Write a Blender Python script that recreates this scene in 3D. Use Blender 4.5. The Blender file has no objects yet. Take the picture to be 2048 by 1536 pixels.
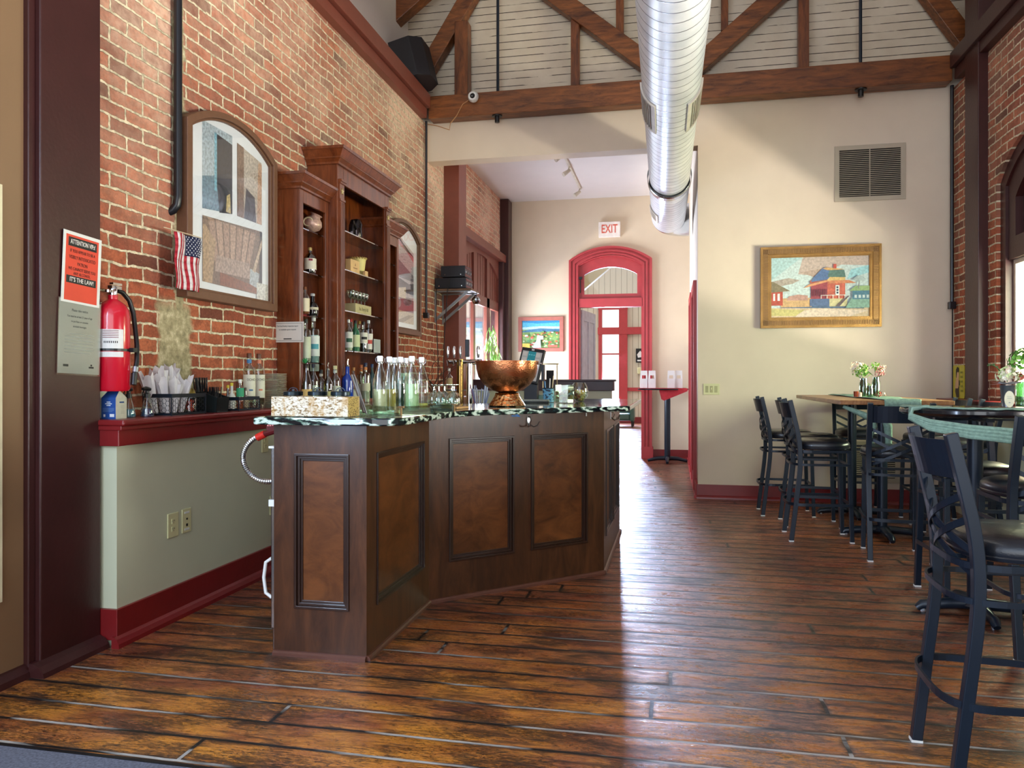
import bpy, math, random
from math import sin, cos, pi, radians, atan2, sqrt, hypot
from mathutils import Vector, Matrix
random.seed(7)
scene = bpy.context.scene
COL = scene.collection

# ------------------------------------------------------------------ camera, sky, light, exposure
cam_d = bpy.data.cameras.new('camera'); cam = bpy.data.objects.new('camera', cam_d); COL.objects.link(cam)
cam.location = (0, 0, 1.24); cam.rotation_euler = (radians(90), 0, radians(11.85))
cam_d.sensor_width = 36; cam_d.lens = 1530 / 2048 * 36; cam_d.shift_y = -9 / 2048
cam_d.clip_start = .05; cam_d.clip_end = 200
scene.camera = cam
scene.view_settings.view_transform = 'Standard'; scene.view_settings.look = 'None'
scene.view_settings.gamma = 1; scene.view_settings.use_curve_mapping = False
scene.view_settings.exposure = 0.55
wd = bpy.data.worlds.new('sky'); scene.world = wd; wd.use_nodes = True
_n = wd.node_tree.nodes; _l = wd.node_tree.links
_bg = _n['Background']; _tc = _n.new('ShaderNodeTexCoord'); _sp = _n.new('ShaderNodeSeparateXYZ'); _rp = _n.new('ShaderNodeValToRGB')
_l.new(_tc.outputs['Generated'], _sp.inputs[0]); _l.new(_sp.outputs['Z'], _rp.inputs[0]); _l.new(_rp.outputs[0], _bg.inputs[0])
_rp.color_ramp.elements[0].position = 0.0; _rp.color_ramp.elements[0].color = (1.0, .98, .93, 1)
_rp.color_ramp.elements[1].position = .55; _rp.color_ramp.elements[1].color = (.62, .78, 1.0, 1)
_bg.inputs[1].default_value = 1.2
scene.cycles.max_bounces = 10; scene.cycles.diffuse_bounces = 5; scene.cycles.glossy_bounces = 4
scene.cycles.transparent_max_bounces = 24; scene.cycles.transmission_bounces = 8
scene.cycles.sample_clamp_indirect = 4.0
scene.cycles.caustics_reflective = False; scene.cycles.caustics_refractive = False

def area(name, loc, target, sx, sy, power, color):
    d = bpy.data.lights.new(name, 'AREA'); d.shape = 'RECTANGLE'; d.size = sx; d.size_y = sy; d.energy = power; d.color = color
    o = bpy.data.objects.new(name, d); COL.objects.link(o); o.location = loc
    o.rotation_euler = (Vector(target) - Vector(loc)).to_track_quat('-Z', 'Y').to_euler()
    return o
# sunlit pavement outside the right and left windows, throwing light up and in
area('sunlit_pavement_right', (5.5, 3.6, .0), (1.5, 3.6, 3.1), 4.2, .5, 1450, (1, .92, .80))
area('sunlit_pavement_left', (-5.3, 9.6, .0), (-1.4, 9.8, 3.6), 3.4, .5, 480, (1, .93, .82))
# daylight in the far room's window and the other windows, plus two added fill lamps
area('daylight_far_window', (-1.73, 21.98, 1.9), (-.3, 5, .0), .46, 2.3, 470, (.56, .70, 1))
area('far_room_fill', (-.6, 17, 5.58), (-.6, 17, 0), 3, 5, 90, (1, .96, .92))  # fill lamp under the closed ceiling, added to brighten the far room
area('daylight_right_window', (3.15, 6.45, 1.65), (0, 6.2, .6), 1.4, 1.1, 120, (.86, 1, .64))
area('daylight_right_window_near', (3.85, 2.85, .85), (-2.6, 4.2, 3.6), 1.7, 1.0, 620, (1, .97, .92))
area('daylight_left_front_window', (-2.62, .9, 1.7), (2.2, 1.9, 1.0), 1.66, 1.86, 190, (.58, .75, 1))
area('daylight_left_window', (-3.0, 10.6, 1.5), (0, 9.8, 3.0), 2.2, 1.2, 215, (.74, .82, 1))
area('fill_behind_camera', (0, -2.5, 2.3), (0, 8, 2.4), 5.0, 3.6, 85, (.80, .89, 1))  # unseen fill lamp at the open back, added to lift the whole room

# ------------------------------------------------------------------ materials
def hx(h, k=1.0):
    h = h.lstrip('#'); v = [int(h[i:i + 2], 16) / 255 for i in (0, 2, 4)]
    return tuple((x / 12.92 if x <= .04045 else ((x + .055) / 1.055) ** 2.4) * k for x in v) + (1,)
class NT:
    def __init__(s, name):
        s.m = bpy.data.materials.new(name); s.m.use_nodes = True; s.t = s.m.node_tree
        s.b = s.t.nodes['Principled BSDF']; s.out = s.t.nodes['Material Output']
    def n(s, typ, **kw):
        x = s.t.nodes.new('ShaderNode' + typ)
        for k, v in kw.items():
            if k.startswith('i_'): x.inputs[int(k[2:])].default_value = v
            else: setattr(x, k, v)
        return x
    def l(s, a, b): s.t.links.new(a, b)
    def set(s, **kw):
        for k, v in kw.items():
            s.b.inputs[{'col': 'Base Color', 'rough': 'Roughness', 'metal': 'Metallic', 'coat': 'Coat Weight', 'spec': 'Specular IOR Level', 'trans': 'Transmission Weight', 'ecol': 'Emission Color', 'estr': 'Emission Strength', 'crough': 'Coat Roughness', 'aniso': 'Anisotropic'}[k]].default_value = v
    def coords(s, kind='Object', scale=(1, 1, 1), order=None):
        tc = s.n('TexCoord'); o = tc.outputs[kind]
        if order:
            sp = s.n('SeparateXYZ'); cb = s.n('CombineXYZ'); s.l(o, sp.inputs[0])
            for i, c in enumerate(order):
                if c != '0': s.l(sp.outputs[c], cb.inputs[i])
            o = cb.outputs[0]
        mp = s.n('Mapping'); mp.inputs['Scale'].default_value = scale; s.l(o, mp.inputs[0])
        return mp.outputs[0]
    def noise(s, vec, scale, detail=4, rough=.55, dist=0):
        x = s.n('TexNoise'); x.inputs['Scale'].default_value = scale; x.inputs['Detail'].default_value = detail
        x.inputs['Roughness'].default_value = rough; x.inputs['Distortion'].default_value = dist; s.l(vec, x.inputs[0]); return x.outputs[0]
    def ramp(s, fac, stops, interp='LINEAR'):
        r = s.n('ValToRGB'); r.color_ramp.interpolation = interp; e = r.color_ramp.elements
        while len(e) < len(stops): e.new(.5)
        for i, (p, c) in enumerate(stops):
            e[i].position = p; e[i].color = c if isinstance(c, tuple) else (c, c, c, 1)
        s.l(fac, r.inputs[0]); return r.outputs[0]
    def mix(s, fac, a, b, mode='MIX'):
        x = s.n('Mix', data_type='RGBA', blend_type=mode)
        for sock, v in ((x.inputs[0], fac), (x.inputs[6], a), (x.inputs[7], b)):
            if hasattr(v, 'is_linked') or hasattr(v, 'node'): s.l(v, sock)
            else: sock.default_value = v
        return x.outputs[2]
    def math(s, op, a, b=None):
        x = s.n('Math', operation=op)
        for sock, v in ((x.inputs[0], a), (x.inputs[1], b)):
            if v is None: continue
            if hasattr(v, 'node'): s.l(v, sock)
            else: sock.default_value = v
        return x.outputs[0]
    def bump(s, h, dist=.003, strength=1):
        x = s.n('Bump'); x.inputs['Distance'].default_value = dist; x.inputs['Strength'].default_value = strength
        s.l(h, x.inputs['Height']); s.l(x.outputs[0], s.b.inputs['Normal'])
_mc = {}
def plain(name, col, rough=.5, metal=0, var=.12, vs=9, bump=0, **kw):
    if name in _mc: return _mc[name]
    t = NT(name); c = hx(col) if isinstance(col, str) else col
    v = t.coords('Object'); nz = t.noise(v, vs, 3)
    d = tuple(x * (1 - var) for x in c[:3]) + (1,); b = tuple(min(1, x * (1 + var)) for x in c[:3]) + (1,)
    t.l(t.ramp(nz, [(.3, d), (.7, b)]), t.b.inputs['Base Color'])
    t.set(rough=rough, metal=metal, **kw)
    if bump: t.bump(t.noise(v, vs * 6, 2), bump)
    _mc[name] = t.m; return t.m
def wood(name, dark, light, scale=(1, 1, 1), rough=.35, coat=.2, grain=14, bump=.0006, red=None):
    if name in _mc: return _mc[name]
    t = NT(name); v = t.coords('Object', scale)
    g = t.noise(v, grain, 6, .65, .6); big = t.noise(v, grain * .12, 2)
    c = t.ramp(g, [(.25, hx(dark)), (.75, hx(light))])
    c2 = t.mix(t.ramp(big, [(.35, 0.), (.7, 1.)]), c, t.mix(1, c, hx(red or light), 'MULTIPLY'))
    c3 = t.mix(.45, c, c2); t.l(c3, t.b.inputs['Base Color'])
    t.set(rough=rough, coat=coat, crough=.15, spec=.35); t.bump(g, bump)
    _mc[name] = t.m; return t.m
def glass(name, tint='#ffffff', a=.12, rough=.02, k=.7):
    if name in _mc: return _mc[name]
    t = NT(name); tr = t.n('BsdfTransparent'); gl = t.n('BsdfGlossy'); lw = t.n('LayerWeight'); mx = t.n('MixShader')
    tr.inputs[0].default_value = hx(tint); gl.inputs['Roughness'].default_value = rough; gl.inputs[0].default_value = (1, 1, 1, 1)
    lw.inputs[0].default_value = .32
    f = t.math('ADD', t.math('MULTIPLY', lw.outputs['Facing'], k), a)
    t.l(f, mx.inputs[0]); t.l(tr.outputs[0], mx.inputs[1]); t.l(gl.outputs[0], mx.inputs[2]); t.l(mx.outputs[0], t.out.inputs[0])
    _mc[name] = t.m; return t.m
def colattr(name='printed_paint', rough=.6, noise=0.1, scale=60):
    if name in _mc: return _mc[name]
    t = NT(name); a = t.n('VertexColor'); a.layer_name = 'Col'
    nz = t.noise(t.coords('Object'), scale, 3)
    t.l(t.mix(noise, a.outputs[0], t.mix(1, a.outputs[0], t.ramp(nz, [(.3, .25), (.7, 1.)]), 'MULTIPLY')), t.b.inputs['Base Color'])
    t.set(rough=rough); _mc[name] = t.m; return t.m

def make_brick(name, wash_glare, stain_y=None):
    t = NT(name); tc = t.coords('Object', (1, 1, 1), 'YZ0')
    wob = t.n('TexNoise'); wob.inputs['Scale'].default_value = 3.2; t.l(tc, wob.inputs[0])
    wsub = t.n('VectorMath', operation='SUBTRACT'); t.l(wob.outputs['Color'], wsub.inputs[0]); wsub.inputs[1].default_value = (.5, .5, .5)
    wsc = t.n('VectorMath', operation='SCALE'); t.l(wsub.outputs[0], wsc.inputs[0]); wsc.inputs['Scale'].default_value = .04
    w2 = t.n('TexNoise'); w2.inputs['Scale'].default_value = 38; t.l(tc, w2.inputs[0])
    w2s = t.n('VectorMath', operation='SUBTRACT'); t.l(w2.outputs['Color'], w2s.inputs[0]); w2s.inputs[1].default_value = (.5, .5, .5)
    w2c = t.n('VectorMath', operation='SCALE'); t.l(w2s.outputs[0], w2c.inputs[0]); w2c.inputs['Scale'].default_value = .014
    ad = t.n('VectorMath', operation='ADD'); t.l(tc, ad.inputs[0]); t.l(wsc.outputs[0], ad.inputs[1])
    ad2 = t.n('VectorMath', operation='ADD'); t.l(ad.outputs[0], ad2.inputs[0]); t.l(w2c.outputs[0], ad2.inputs[1])
    b = t.n('TexBrick'); t.l(ad2.outputs[0], b.inputs[0])
    for k, v in {'Scale': 1.0, 'Mortar Size': .0078, 'Mortar Smooth': .3, 'Bias': 0.0, 'Brick Width': .2416, 'Row Height': .0726}.items(): b.inputs[k].default_value = v
    b.inputs['Color1'].default_value = (0, 0, 0, 1); b.inputs['Color2'].default_value = (1, 1, 1, 1); b.inputs['Mortar'].default_value = (.5, .5, .5, 1)
    b.offset = .5
    brick = t.ramp(b.outputs['Color'], [(0, hx('#5c3226')), (.16, hx('#98503a')), (.5, hx('#b0583a')), (.8, hx('#c06c48')), (1, hx('#a46048'))])
    fine = t.noise(tc, 70, 4); mot = t.noise(tc, 9, 6, .7); brick = t.mix(t.ramp(mot, [(.42, .55), (.55, 0.)]), brick, hx('#6e3a26')); brick = t.mix(t.ramp(t.noise(tc, 90, 3), [(.66, 0.), (.72, .5)]), brick, hx('#d8b898')); brick = t.mix(.45, brick, t.mix(1, brick, t.ramp(fine, [(.3, .35), (.65, 1.)]), 'MULTIPLY'))
    # pale wash on the brick, stronger higher up; far-end light glare painted in
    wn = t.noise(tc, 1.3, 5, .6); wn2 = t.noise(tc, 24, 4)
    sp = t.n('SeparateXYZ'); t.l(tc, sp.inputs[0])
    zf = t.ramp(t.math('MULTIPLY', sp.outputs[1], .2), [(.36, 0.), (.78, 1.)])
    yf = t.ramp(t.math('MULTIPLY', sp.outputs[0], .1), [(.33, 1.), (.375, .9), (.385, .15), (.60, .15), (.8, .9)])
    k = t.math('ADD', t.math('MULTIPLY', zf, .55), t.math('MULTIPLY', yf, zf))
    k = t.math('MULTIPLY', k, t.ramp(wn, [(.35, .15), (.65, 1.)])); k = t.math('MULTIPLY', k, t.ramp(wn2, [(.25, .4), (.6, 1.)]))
    brick = t.mix(t.math('MULTIPLY', k, wash_glare), brick, hx('#e6c4aa'))
    grime = t.ramp(sp.outputs[1], [(1.3 / 5, 1.), (2.0 / 5, 0.)]) if False else None
    mort = t.ramp(t.noise(tc, 30, 4), [(.3, hx('#a09478')), (.65, hx('#ecdcbc'))])
    col = t.mix(b.outputs['Fac'], brick, mort)
    h = t.math('SUBTRACT', 1.0, b.outputs['Fac'])
    if stain_y:   # rough vertical seam filled with mortar
        yy = t.math('ADD', sp.outputs[0], t.math('MULTIPLY', t.math('SUBTRACT', t.noise(tc, 6, 4), .5), .16))
        d = t.math('ABSOLUTE', t.math('SUBTRACT', yy, stain_y))
        s1 = t.ramp(d, [(.035, 1.), (.05, 0.)])
        hi = t.ramp(t.math('MULTIPLY', sp.outputs[1], .2), [(.36, .0), (.40, 1.)])
        low = t.ramp(t.math('MULTIPLY', sp.outputs[1], .2), [(.325, 1.), (.34, 0.)])
        d2 = t.math('ABSOLUTE', t.math('SUBTRACT', yy, stain_y - .03)); s2 = t.ramp(d2, [(.13, 1.), (.16, 0.)])
        msk = t.math('MAXIMUM', s1, t.math('MULTIPLY', s2, low))
        mc = t.ramp(t.noise(tc, 18, 6, .7), [(.3, hx('#6f6a50')), (.5, hx('#a89c78')), (.75, hx('#e2d6b4'))])
        col = t.mix(msk, col, mc); h = t.math('MULTIPLY', h, t.math('SUBTRACT', 1.0, msk)); h = t.math('ADD', h, t.math('MULTIPLY', t.math('MULTIPLY', msk, t.noise(tc, 25, 5)), 1.5))
    t.l(col, t.b.inputs['Base Color']); t.set(rough=.88)
    t.bump(t.math('ADD', h, t.math('MULTIPLY', fine, .25)), .009, .9)
    return t.m

def make_floor():
    t = NT('worn_floorboards'); v = t.coords('Object')
    wob = t.n('TexNoise'); wob.inputs['Scale'].default_value = 1.1; t.l(v, wob.inputs[0])
    ws = t.n('VectorMath', operation='SUBTRACT'); t.l(wob.outputs['Color'], ws.inputs[0]); ws.inputs[1].default_value = (.5, .5, .5)
    wc = t.n('VectorMath', operation='SCALE'); t.l(ws.outputs[0], wc.inputs[0]); wc.inputs['Scale'].default_value = .03
    w2 = t.n('TexNoise'); w2.inputs['Scale'].default_value = 16; w2.inputs['Detail'].default_value = 4; t.l(v, w2.inputs[0])
    w2s = t.n('VectorMath', operation='SUBTRACT'); t.l(w2.outputs['Color'], w2s.inputs[0]); w2s.inputs[1].default_value = (.5, .5, .5)
    w2c = t.n('VectorMath', operation='SCALE'); t.l(w2s.outputs[0], w2c.inputs[0]); w2c.inputs['Scale'].default_value = .006
    a1 = t.n('VectorMath', operation='ADD'); t.l(v, a1.inputs[0]); t.l(wc.outputs[0], a1.inputs[1])
    ad = t.n('VectorMath', operation='ADD'); t.l(a1.outputs[0], ad.inputs[0]); t.l(w2c.outputs[0], ad.inputs[1])
    spx = t.n('SeparateXYZ'); t.l(ad.outputs[0], spx.inputs[0]); row = t.math('FLOOR', t.math('DIVIDE', spx.outputs['Y'], .158))
    wn = t.n('TexWhiteNoise', noise_dimensions='1D'); t.l(row, wn.inputs['W']); xs_ = t.math('ADD', spx.outputs['X'], t.math('MULTIPLY', wn.outputs['Value'], 3.3))
    cbx = t.n('CombineXYZ'); t.l(xs_, cbx.inputs[0]); t.l(spx.outputs['Y'], cbx.inputs[1])
    def brick(ms, sm):
        b = t.n('TexBrick'); t.l(cbx.outputs[0], b.inputs[0]); b.offset = 0
        for k, x in {'Scale': 1.0, 'Mortar Size': ms, 'Mortar Smooth': sm, 'Bias': 0.0, 'Brick Width': 3.3, 'Row Height': .158}.items(): b.inputs[k].default_value = x
        b.inputs['Color1'].default_value = (0, 0, 0, 1); b.inputs['Color2'].default_value = (1, 1, 1, 1); b.inputs['Mortar'].default_value = (.5, .5, .5, 1); return b
    b = brick(.0078, .15); eg = brick(.028, 1.0)
    # per-board shift so that grain does not run across joints
    cshift = t.n('VectorMath', operation='SCALE'); t.l(b.outputs['Color'], cshift.inputs[0]); cshift.inputs['Scale'].default_value = 7.0
    vb = t.n('VectorMath', operation='ADD'); t.l(v, vb.inputs[0]); t.l(cshift.outputs[0], vb.inputs[1])
    def mp(sx, sy):
        m = t.n('Mapping'); m.inputs['Scale'].default_value = (sx, sy, 1); t.l(vb.outputs[0], m.inputs[0]); return m.outputs[0]
    g = t.noise(mp(1.2, 16), 5.5, 8, .72, .5); wear = t.noise(mp(1.5, 6), 3.6, 12, .78, .5); blot = t.noise(t.coords('Object', (1, 1.7, 1)), 1.9, 6, .62, .3); fine = t.noise(mp(9, 60), 6, 4, .7)
    base = t.ramp(b.outputs['Color'], [(0, hx('#804432')), (.3, hx('#a86038')), (.6, hx('#8c4a3a')), (1, hx('#b06a40'))])
    c = t.mix(t.ramp(blot, [(.36, 0.), (.62, .85)]), base, hx('#a85c2e'))
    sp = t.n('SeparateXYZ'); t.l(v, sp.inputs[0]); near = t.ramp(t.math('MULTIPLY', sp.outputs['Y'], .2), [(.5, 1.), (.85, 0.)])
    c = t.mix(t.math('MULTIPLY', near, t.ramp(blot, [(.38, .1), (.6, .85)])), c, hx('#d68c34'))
    c = t.mix(t.ramp(t.noise(t.coords('Object', (1, 2.4, 1)), 2.6, 4), [(.5, 0.), (.72, .7)]), c, hx('#6e241a'))
    c = t.mix(t.ramp(g, [(.28, .85), (.50, 0.)]), c, hx('#2a140c'))
    grime = t.math('ADD', wear, t.math('MULTIPLY', eg.outputs['Fac'], .10)); grime = t.math('ADD', grime, t.math('MULTIPLY', t.math('SUBTRACT', t.noise(t.coords('Object', (1, 1.5, 1)), 1.3, 3), .5), .35))
    c = t.mix(t.ramp(grime, [(.50, 0.), (.58, .65), (.68, .92)]), c, hx('#17100f'))
    c = t.mix(t.ramp(fine, [(.62, 0.), (.70, .45)]), c, hx('#d09a58')); c = t.mix(t.ramp(fine, [(.30, .6), (.38, 0.)]), c, hx('#1a0e0a'))
    fleck = t.noise(mp(7, 26), 7, 14, .84, .2); zone = t.noise(t.coords('Object', (1, 2.2, 1)), 2.3, 5, .6)
    fk = t.math('ADD', fleck, t.math('MULTIPLY', t.math('SUBTRACT', zone, .5), .45))
    c = t.mix(t.ramp(fk, [(.505, 0.), (.55, .85)]), c, hx('#150d0c'))
    c = t.mix(t.ramp(t.noise(mp(3.5, 9), 9, 10, .8), [(.36, .55), (.42, 0.)]), c, hx('#4a1a14'))
    scr = t.noise(t.coords('Object', (22, 4, 1)), 5, 5, .7); c = t.mix(t.ramp(scr, [(.68, 0.), (.72, .5)]), c, hx('#1a0f0c'))
    vo = t.n('TexVoronoi'); vo.inputs['Scale'].default_value = 3.4; t.l(t.coords('Object', (1, 1.9, 1)), vo.inputs[0])
    c = t.mix(t.ramp(vo.outputs['Distance'], [(.022, 1.), (.034, 0.)]), c, hx('#0c0808')); c = t.mix(t.ramp(vo.outputs['Distance'], [(.010, 1.), (.016, 0.)]), c, hx('#8f8f96'))
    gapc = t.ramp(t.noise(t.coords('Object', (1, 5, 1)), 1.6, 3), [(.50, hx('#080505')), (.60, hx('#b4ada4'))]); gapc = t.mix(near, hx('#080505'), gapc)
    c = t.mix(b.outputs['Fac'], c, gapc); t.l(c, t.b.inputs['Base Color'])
    r = t.ramp(grime, [(.40, .22), (.66, .48)]); t.l(r, t.b.inputs['Roughness']); t.set(spec=.5, coat=.3, crough=.22)
    h = t.math('SUBTRACT', t.math('MULTIPLY', g, .4), t.math('MULTIPLY', b.outputs['Fac'], 1.4)); h = t.math('SUBTRACT', h, t.math('MULTIPLY', eg.outputs['Fac'], .5)); h = t.math('SUBTRACT', h, t.math('MULTIPLY', t.ramp(grime, [(.5, 0.), (.62, 1.)]), .2))
    t.bump(h, .005, .85); return t.m

def make_boards():
    t = NT('cream_boards'); v = t.coords('Object'); sp = t.n('SeparateXYZ'); t.l(v, sp.inputs[0])
    fr = t.math('FRACT', t.math('DIVIDE', sp.outputs['Z'], .081))
    ln = t.math('LESS_THAN', fr, t.math('MULTIPLY', t.ramp(t.noise(t.coords('Object', (1.2, 1, 14)), 2.2, 3), [(.38, 0.), (.5, 1.)]), .085))
    c = t.mix(ln, t.ramp(t.noise(v, 4, 4), [(.3, hx('#c6b8a2')), (.7, hx('#d6cab5'))]), hx('#2a1a12'))
    t.l(c, t.b.inputs['Base Color']); t.set(rough=.7)
    t.bump(t.math('ADD', t.math('MULTIPLY', ln, -1.0), t.math('MULTIPLY', t.noise(v, 40, 2), .1)), .004); return t.m
def make_vboards(name, col, pitch, axis='X'):
    t = NT(name); v = t.coords('Object'); sp = t.n('SeparateXYZ'); t.l(v, sp.inputs[0])
    fr = t.math('FRACT', t.math('DIVIDE', sp.outputs[axis], pitch)); ln = t.math('LESS_THAN', fr, .07)
    c = t.mix(ln, hx(col), hx('#8c8268')); t.l(c, t.b.inputs['Base Color']); t.set(rough=.6)
    t.bump(t.math('MULTIPLY', ln, -1.0), .004); return t.m
def make_granite():
    t = NT('green_black_granite'); v = t.coords('Object', (1, 1, 3)); w = t.n('TexWave', wave_type='BANDS', bands_direction='DIAGONAL')
    w.inputs['Scale'].default_value = 3.4; w.inputs['Distortion'].default_value = 11; w.inputs['Detail'].default_value = 6; w.inputs['Detail Scale'].default_value = 2.2
    t.l(v, w.inputs[0]); n = t.noise(v, 22, 8, .75, 1.4)
    k = t.math('MULTIPLY', w.outputs['Fac'], n)
    c = t.ramp(k, [(.10, hx('#0b0f14')), (.22, hx('#1d2f30')), (.34, hx('#55705c')), (.46, hx('#c9d8cc'))])
    t.l(c, t.b.inputs['Base Color']); t.set(rough=.06, spec=.6); return t.m
def make_duct():
    t = NT('galvanised_spiral_duct'); v = t.coords('Object'); sp = t.n('SeparateXYZ'); t.l(v, sp.inputs[0])
    an = t.math('ARCTAN2', sp.outputs['X'], sp.outputs['Z'])
    u = t.math('FRACT', t.math('ADD', t.math('DIVIDE', sp.outputs['Y'], .115), t.math('DIVIDE', an, 2 * pi)))
    ln = t.ramp(u, [(0, 1.), (.06, 1.), (.085, 0.), (1, 0.)])
    c = t.mix(ln, t.ramp(t.noise(v, 7, 5), [(.3, hx('#d2d8dc')), (.7, hx('#eceff1'))]), hx('#5c646c'))
    t.l(c, t.b.inputs['Base Color']); t.set(metal=.45, rough=.38); t.bump(t.math('ADD', ln, t.math('MULTIPLY', t.noise(v, 3, 2), .5)), .004); return t.m
def make_steelhammer(name, col, rough=.2, sc=90, d=.0012):
    t = NT(name); v = t.coords('Object'); vo = t.n('TexVoronoi'); vo.inputs['Scale'].default_value = sc; t.l(v, vo.inputs[0])
    t.l(t.ramp(t.noise(v, 9, 3), [(.3, hx(col, .8)), (.7, hx(col, 1.15))]), t.b.inputs['Base Color']); t.set(metal=1, rough=rough); t.bump(vo.outputs[0], d); return t.m

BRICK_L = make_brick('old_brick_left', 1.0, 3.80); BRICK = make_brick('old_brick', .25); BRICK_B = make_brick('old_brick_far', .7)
FLOOR = make_floor(); BOARDS = make_boards(); GRANITE = make_granite(); DUCT = make_duct()
WALL = plain('cream_wall_paint', '#dccbb6', .75, var=.03, vs=3, bump=.0006)
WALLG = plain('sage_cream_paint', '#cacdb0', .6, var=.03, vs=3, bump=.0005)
CEIL = plain('white_ceiling_paint', '#d8d0ca', .8, var=.02, vs=3)
OLIVE = plain('olive_brown_paint', '#84674a', .5, var=.04, vs=3, bump=.0008)
MAROON = plain('maroon_post_paint', '#3c1b1a', .38, var=.10, vs=7, bump=.0008)
BROWNRED = plain('brown_red_paint', '#7a4032', .42, var=.07, vs=7, bump=.0006)
RED = plain('dark_red_trim_paint', '#7c1c1e', .32, var=.08, vs=7, bump=.0006)
DRED = plain('door_red_paint', '#b03a3e', .4, var=.08, vs=8, bump=.0008)
TRUSS = wood('old_truss_timber', '#35180c', '#a0602e', (1, 6, 6), .5, .25, 3.5, .002)
TRUSSV = wood('old_truss_timber_upright', '#35180c', '#98582a', (6, 6, 1), .5, .25, 3.5, .002)
CHERRY = wood('cherry_cabinet', '#4c2210', '#96522c', (5, 5, .7), .28, .4, 5, .0003)
CHERRYD = wood('cherry_cabinet_inside', '#40190a', '#9a4e20', (5, 5, .8), .3, .4, 5, .0003)
BARW = wood('bar_walnut', '#2e180c', '#603920', (3, 3, .6), .36, .18, 5, .0003)
BARP = wood('bar_walnut_panel', '#3a1d0c', '#7e4a24', (1.4, 1.4, 2.2), .33, .22, 4, .0003)
DKWOOD = plain('dark_moulding', '#23110b', .25)
BASEM = plain('bar_base_bead', '#5c362a', .3)
BLKM = plain('black_powder_metal', '#18222f', .30, .25, var=.05)
VINYL = plain('black_vinyl', '#10141d', .32, var=.1, vs=30, bump=.0006, coat=.2)
BLACK = plain('black_plastic', '#0d0d10', .4)
BLKPIPE = plain('black_pipe', '#14151c', .35)
GREYM = plain('grey_metal', '#9a9da2', .35, .6)
STEEL = plain('stainless_steel', '#c6cacd', .22, 1, var=.05)
CHROME = plain('chrome', '#e4e6e8', .08, 1, var=.02)
WHITE = plain('white_plastic', '#e6e6e2', .4, var=.03)
PAPER = plain('white_paper', '#dfe2dc', .7, var=.02)
IVORY = plain('ivory_plastic', '#d3cf9e', .4, var=.03)
GOLD = make_steelhammer('gilded_frame', '#a07a48', .38, 120, .001)
GOLDD = plain('gilded_frame_dark', '#80603e', .45, .6)  # darker gold for the frame ribs and tray corners
COPPER = make_steelhammer('hammered_copper', '#cc8258', .27, 110, .0007)
COPPERT = plain('copper_tube', '#9a7a48', .25, 1)
GLASS = glass('clear_glass', '#eaf4f0', .10); GLASSG = glass('green_glass', '#7fb58a', .1); PANE = glass('window_pane', '#ffffff', .03)
GLASSB = glass('blue_glass', '#1a47b0', .12); GLASSK = glass('brown_glass', '#2a1208', .14); ACRYL = glass('acrylic', '#e8f2ee', .16)
CLOTHW = plain('white_cloth', '#d9d6d8', .85, var=.08, vs=20, bump=.001)
CARPET = plain('blue_grey_carpet', '#62636e', .95, var=.35, vs=110, bump=.003)
PRINT = colattr(); ART = colattr('oil_paint', .45, .5, 45); ARTW = colattr('photo_print', .35, .75, 60)
GREENL = plain('green_leaves', '#5e8c32', .5, var=.3, vs=40); GREEND = plain('dark_green_leaves', '#2f5a26', .5, var=.3, vs=40)
GAUZE = plain('sage_gauze', '#86a595', .9, var=.2, vs=60, bump=.003)

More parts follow.
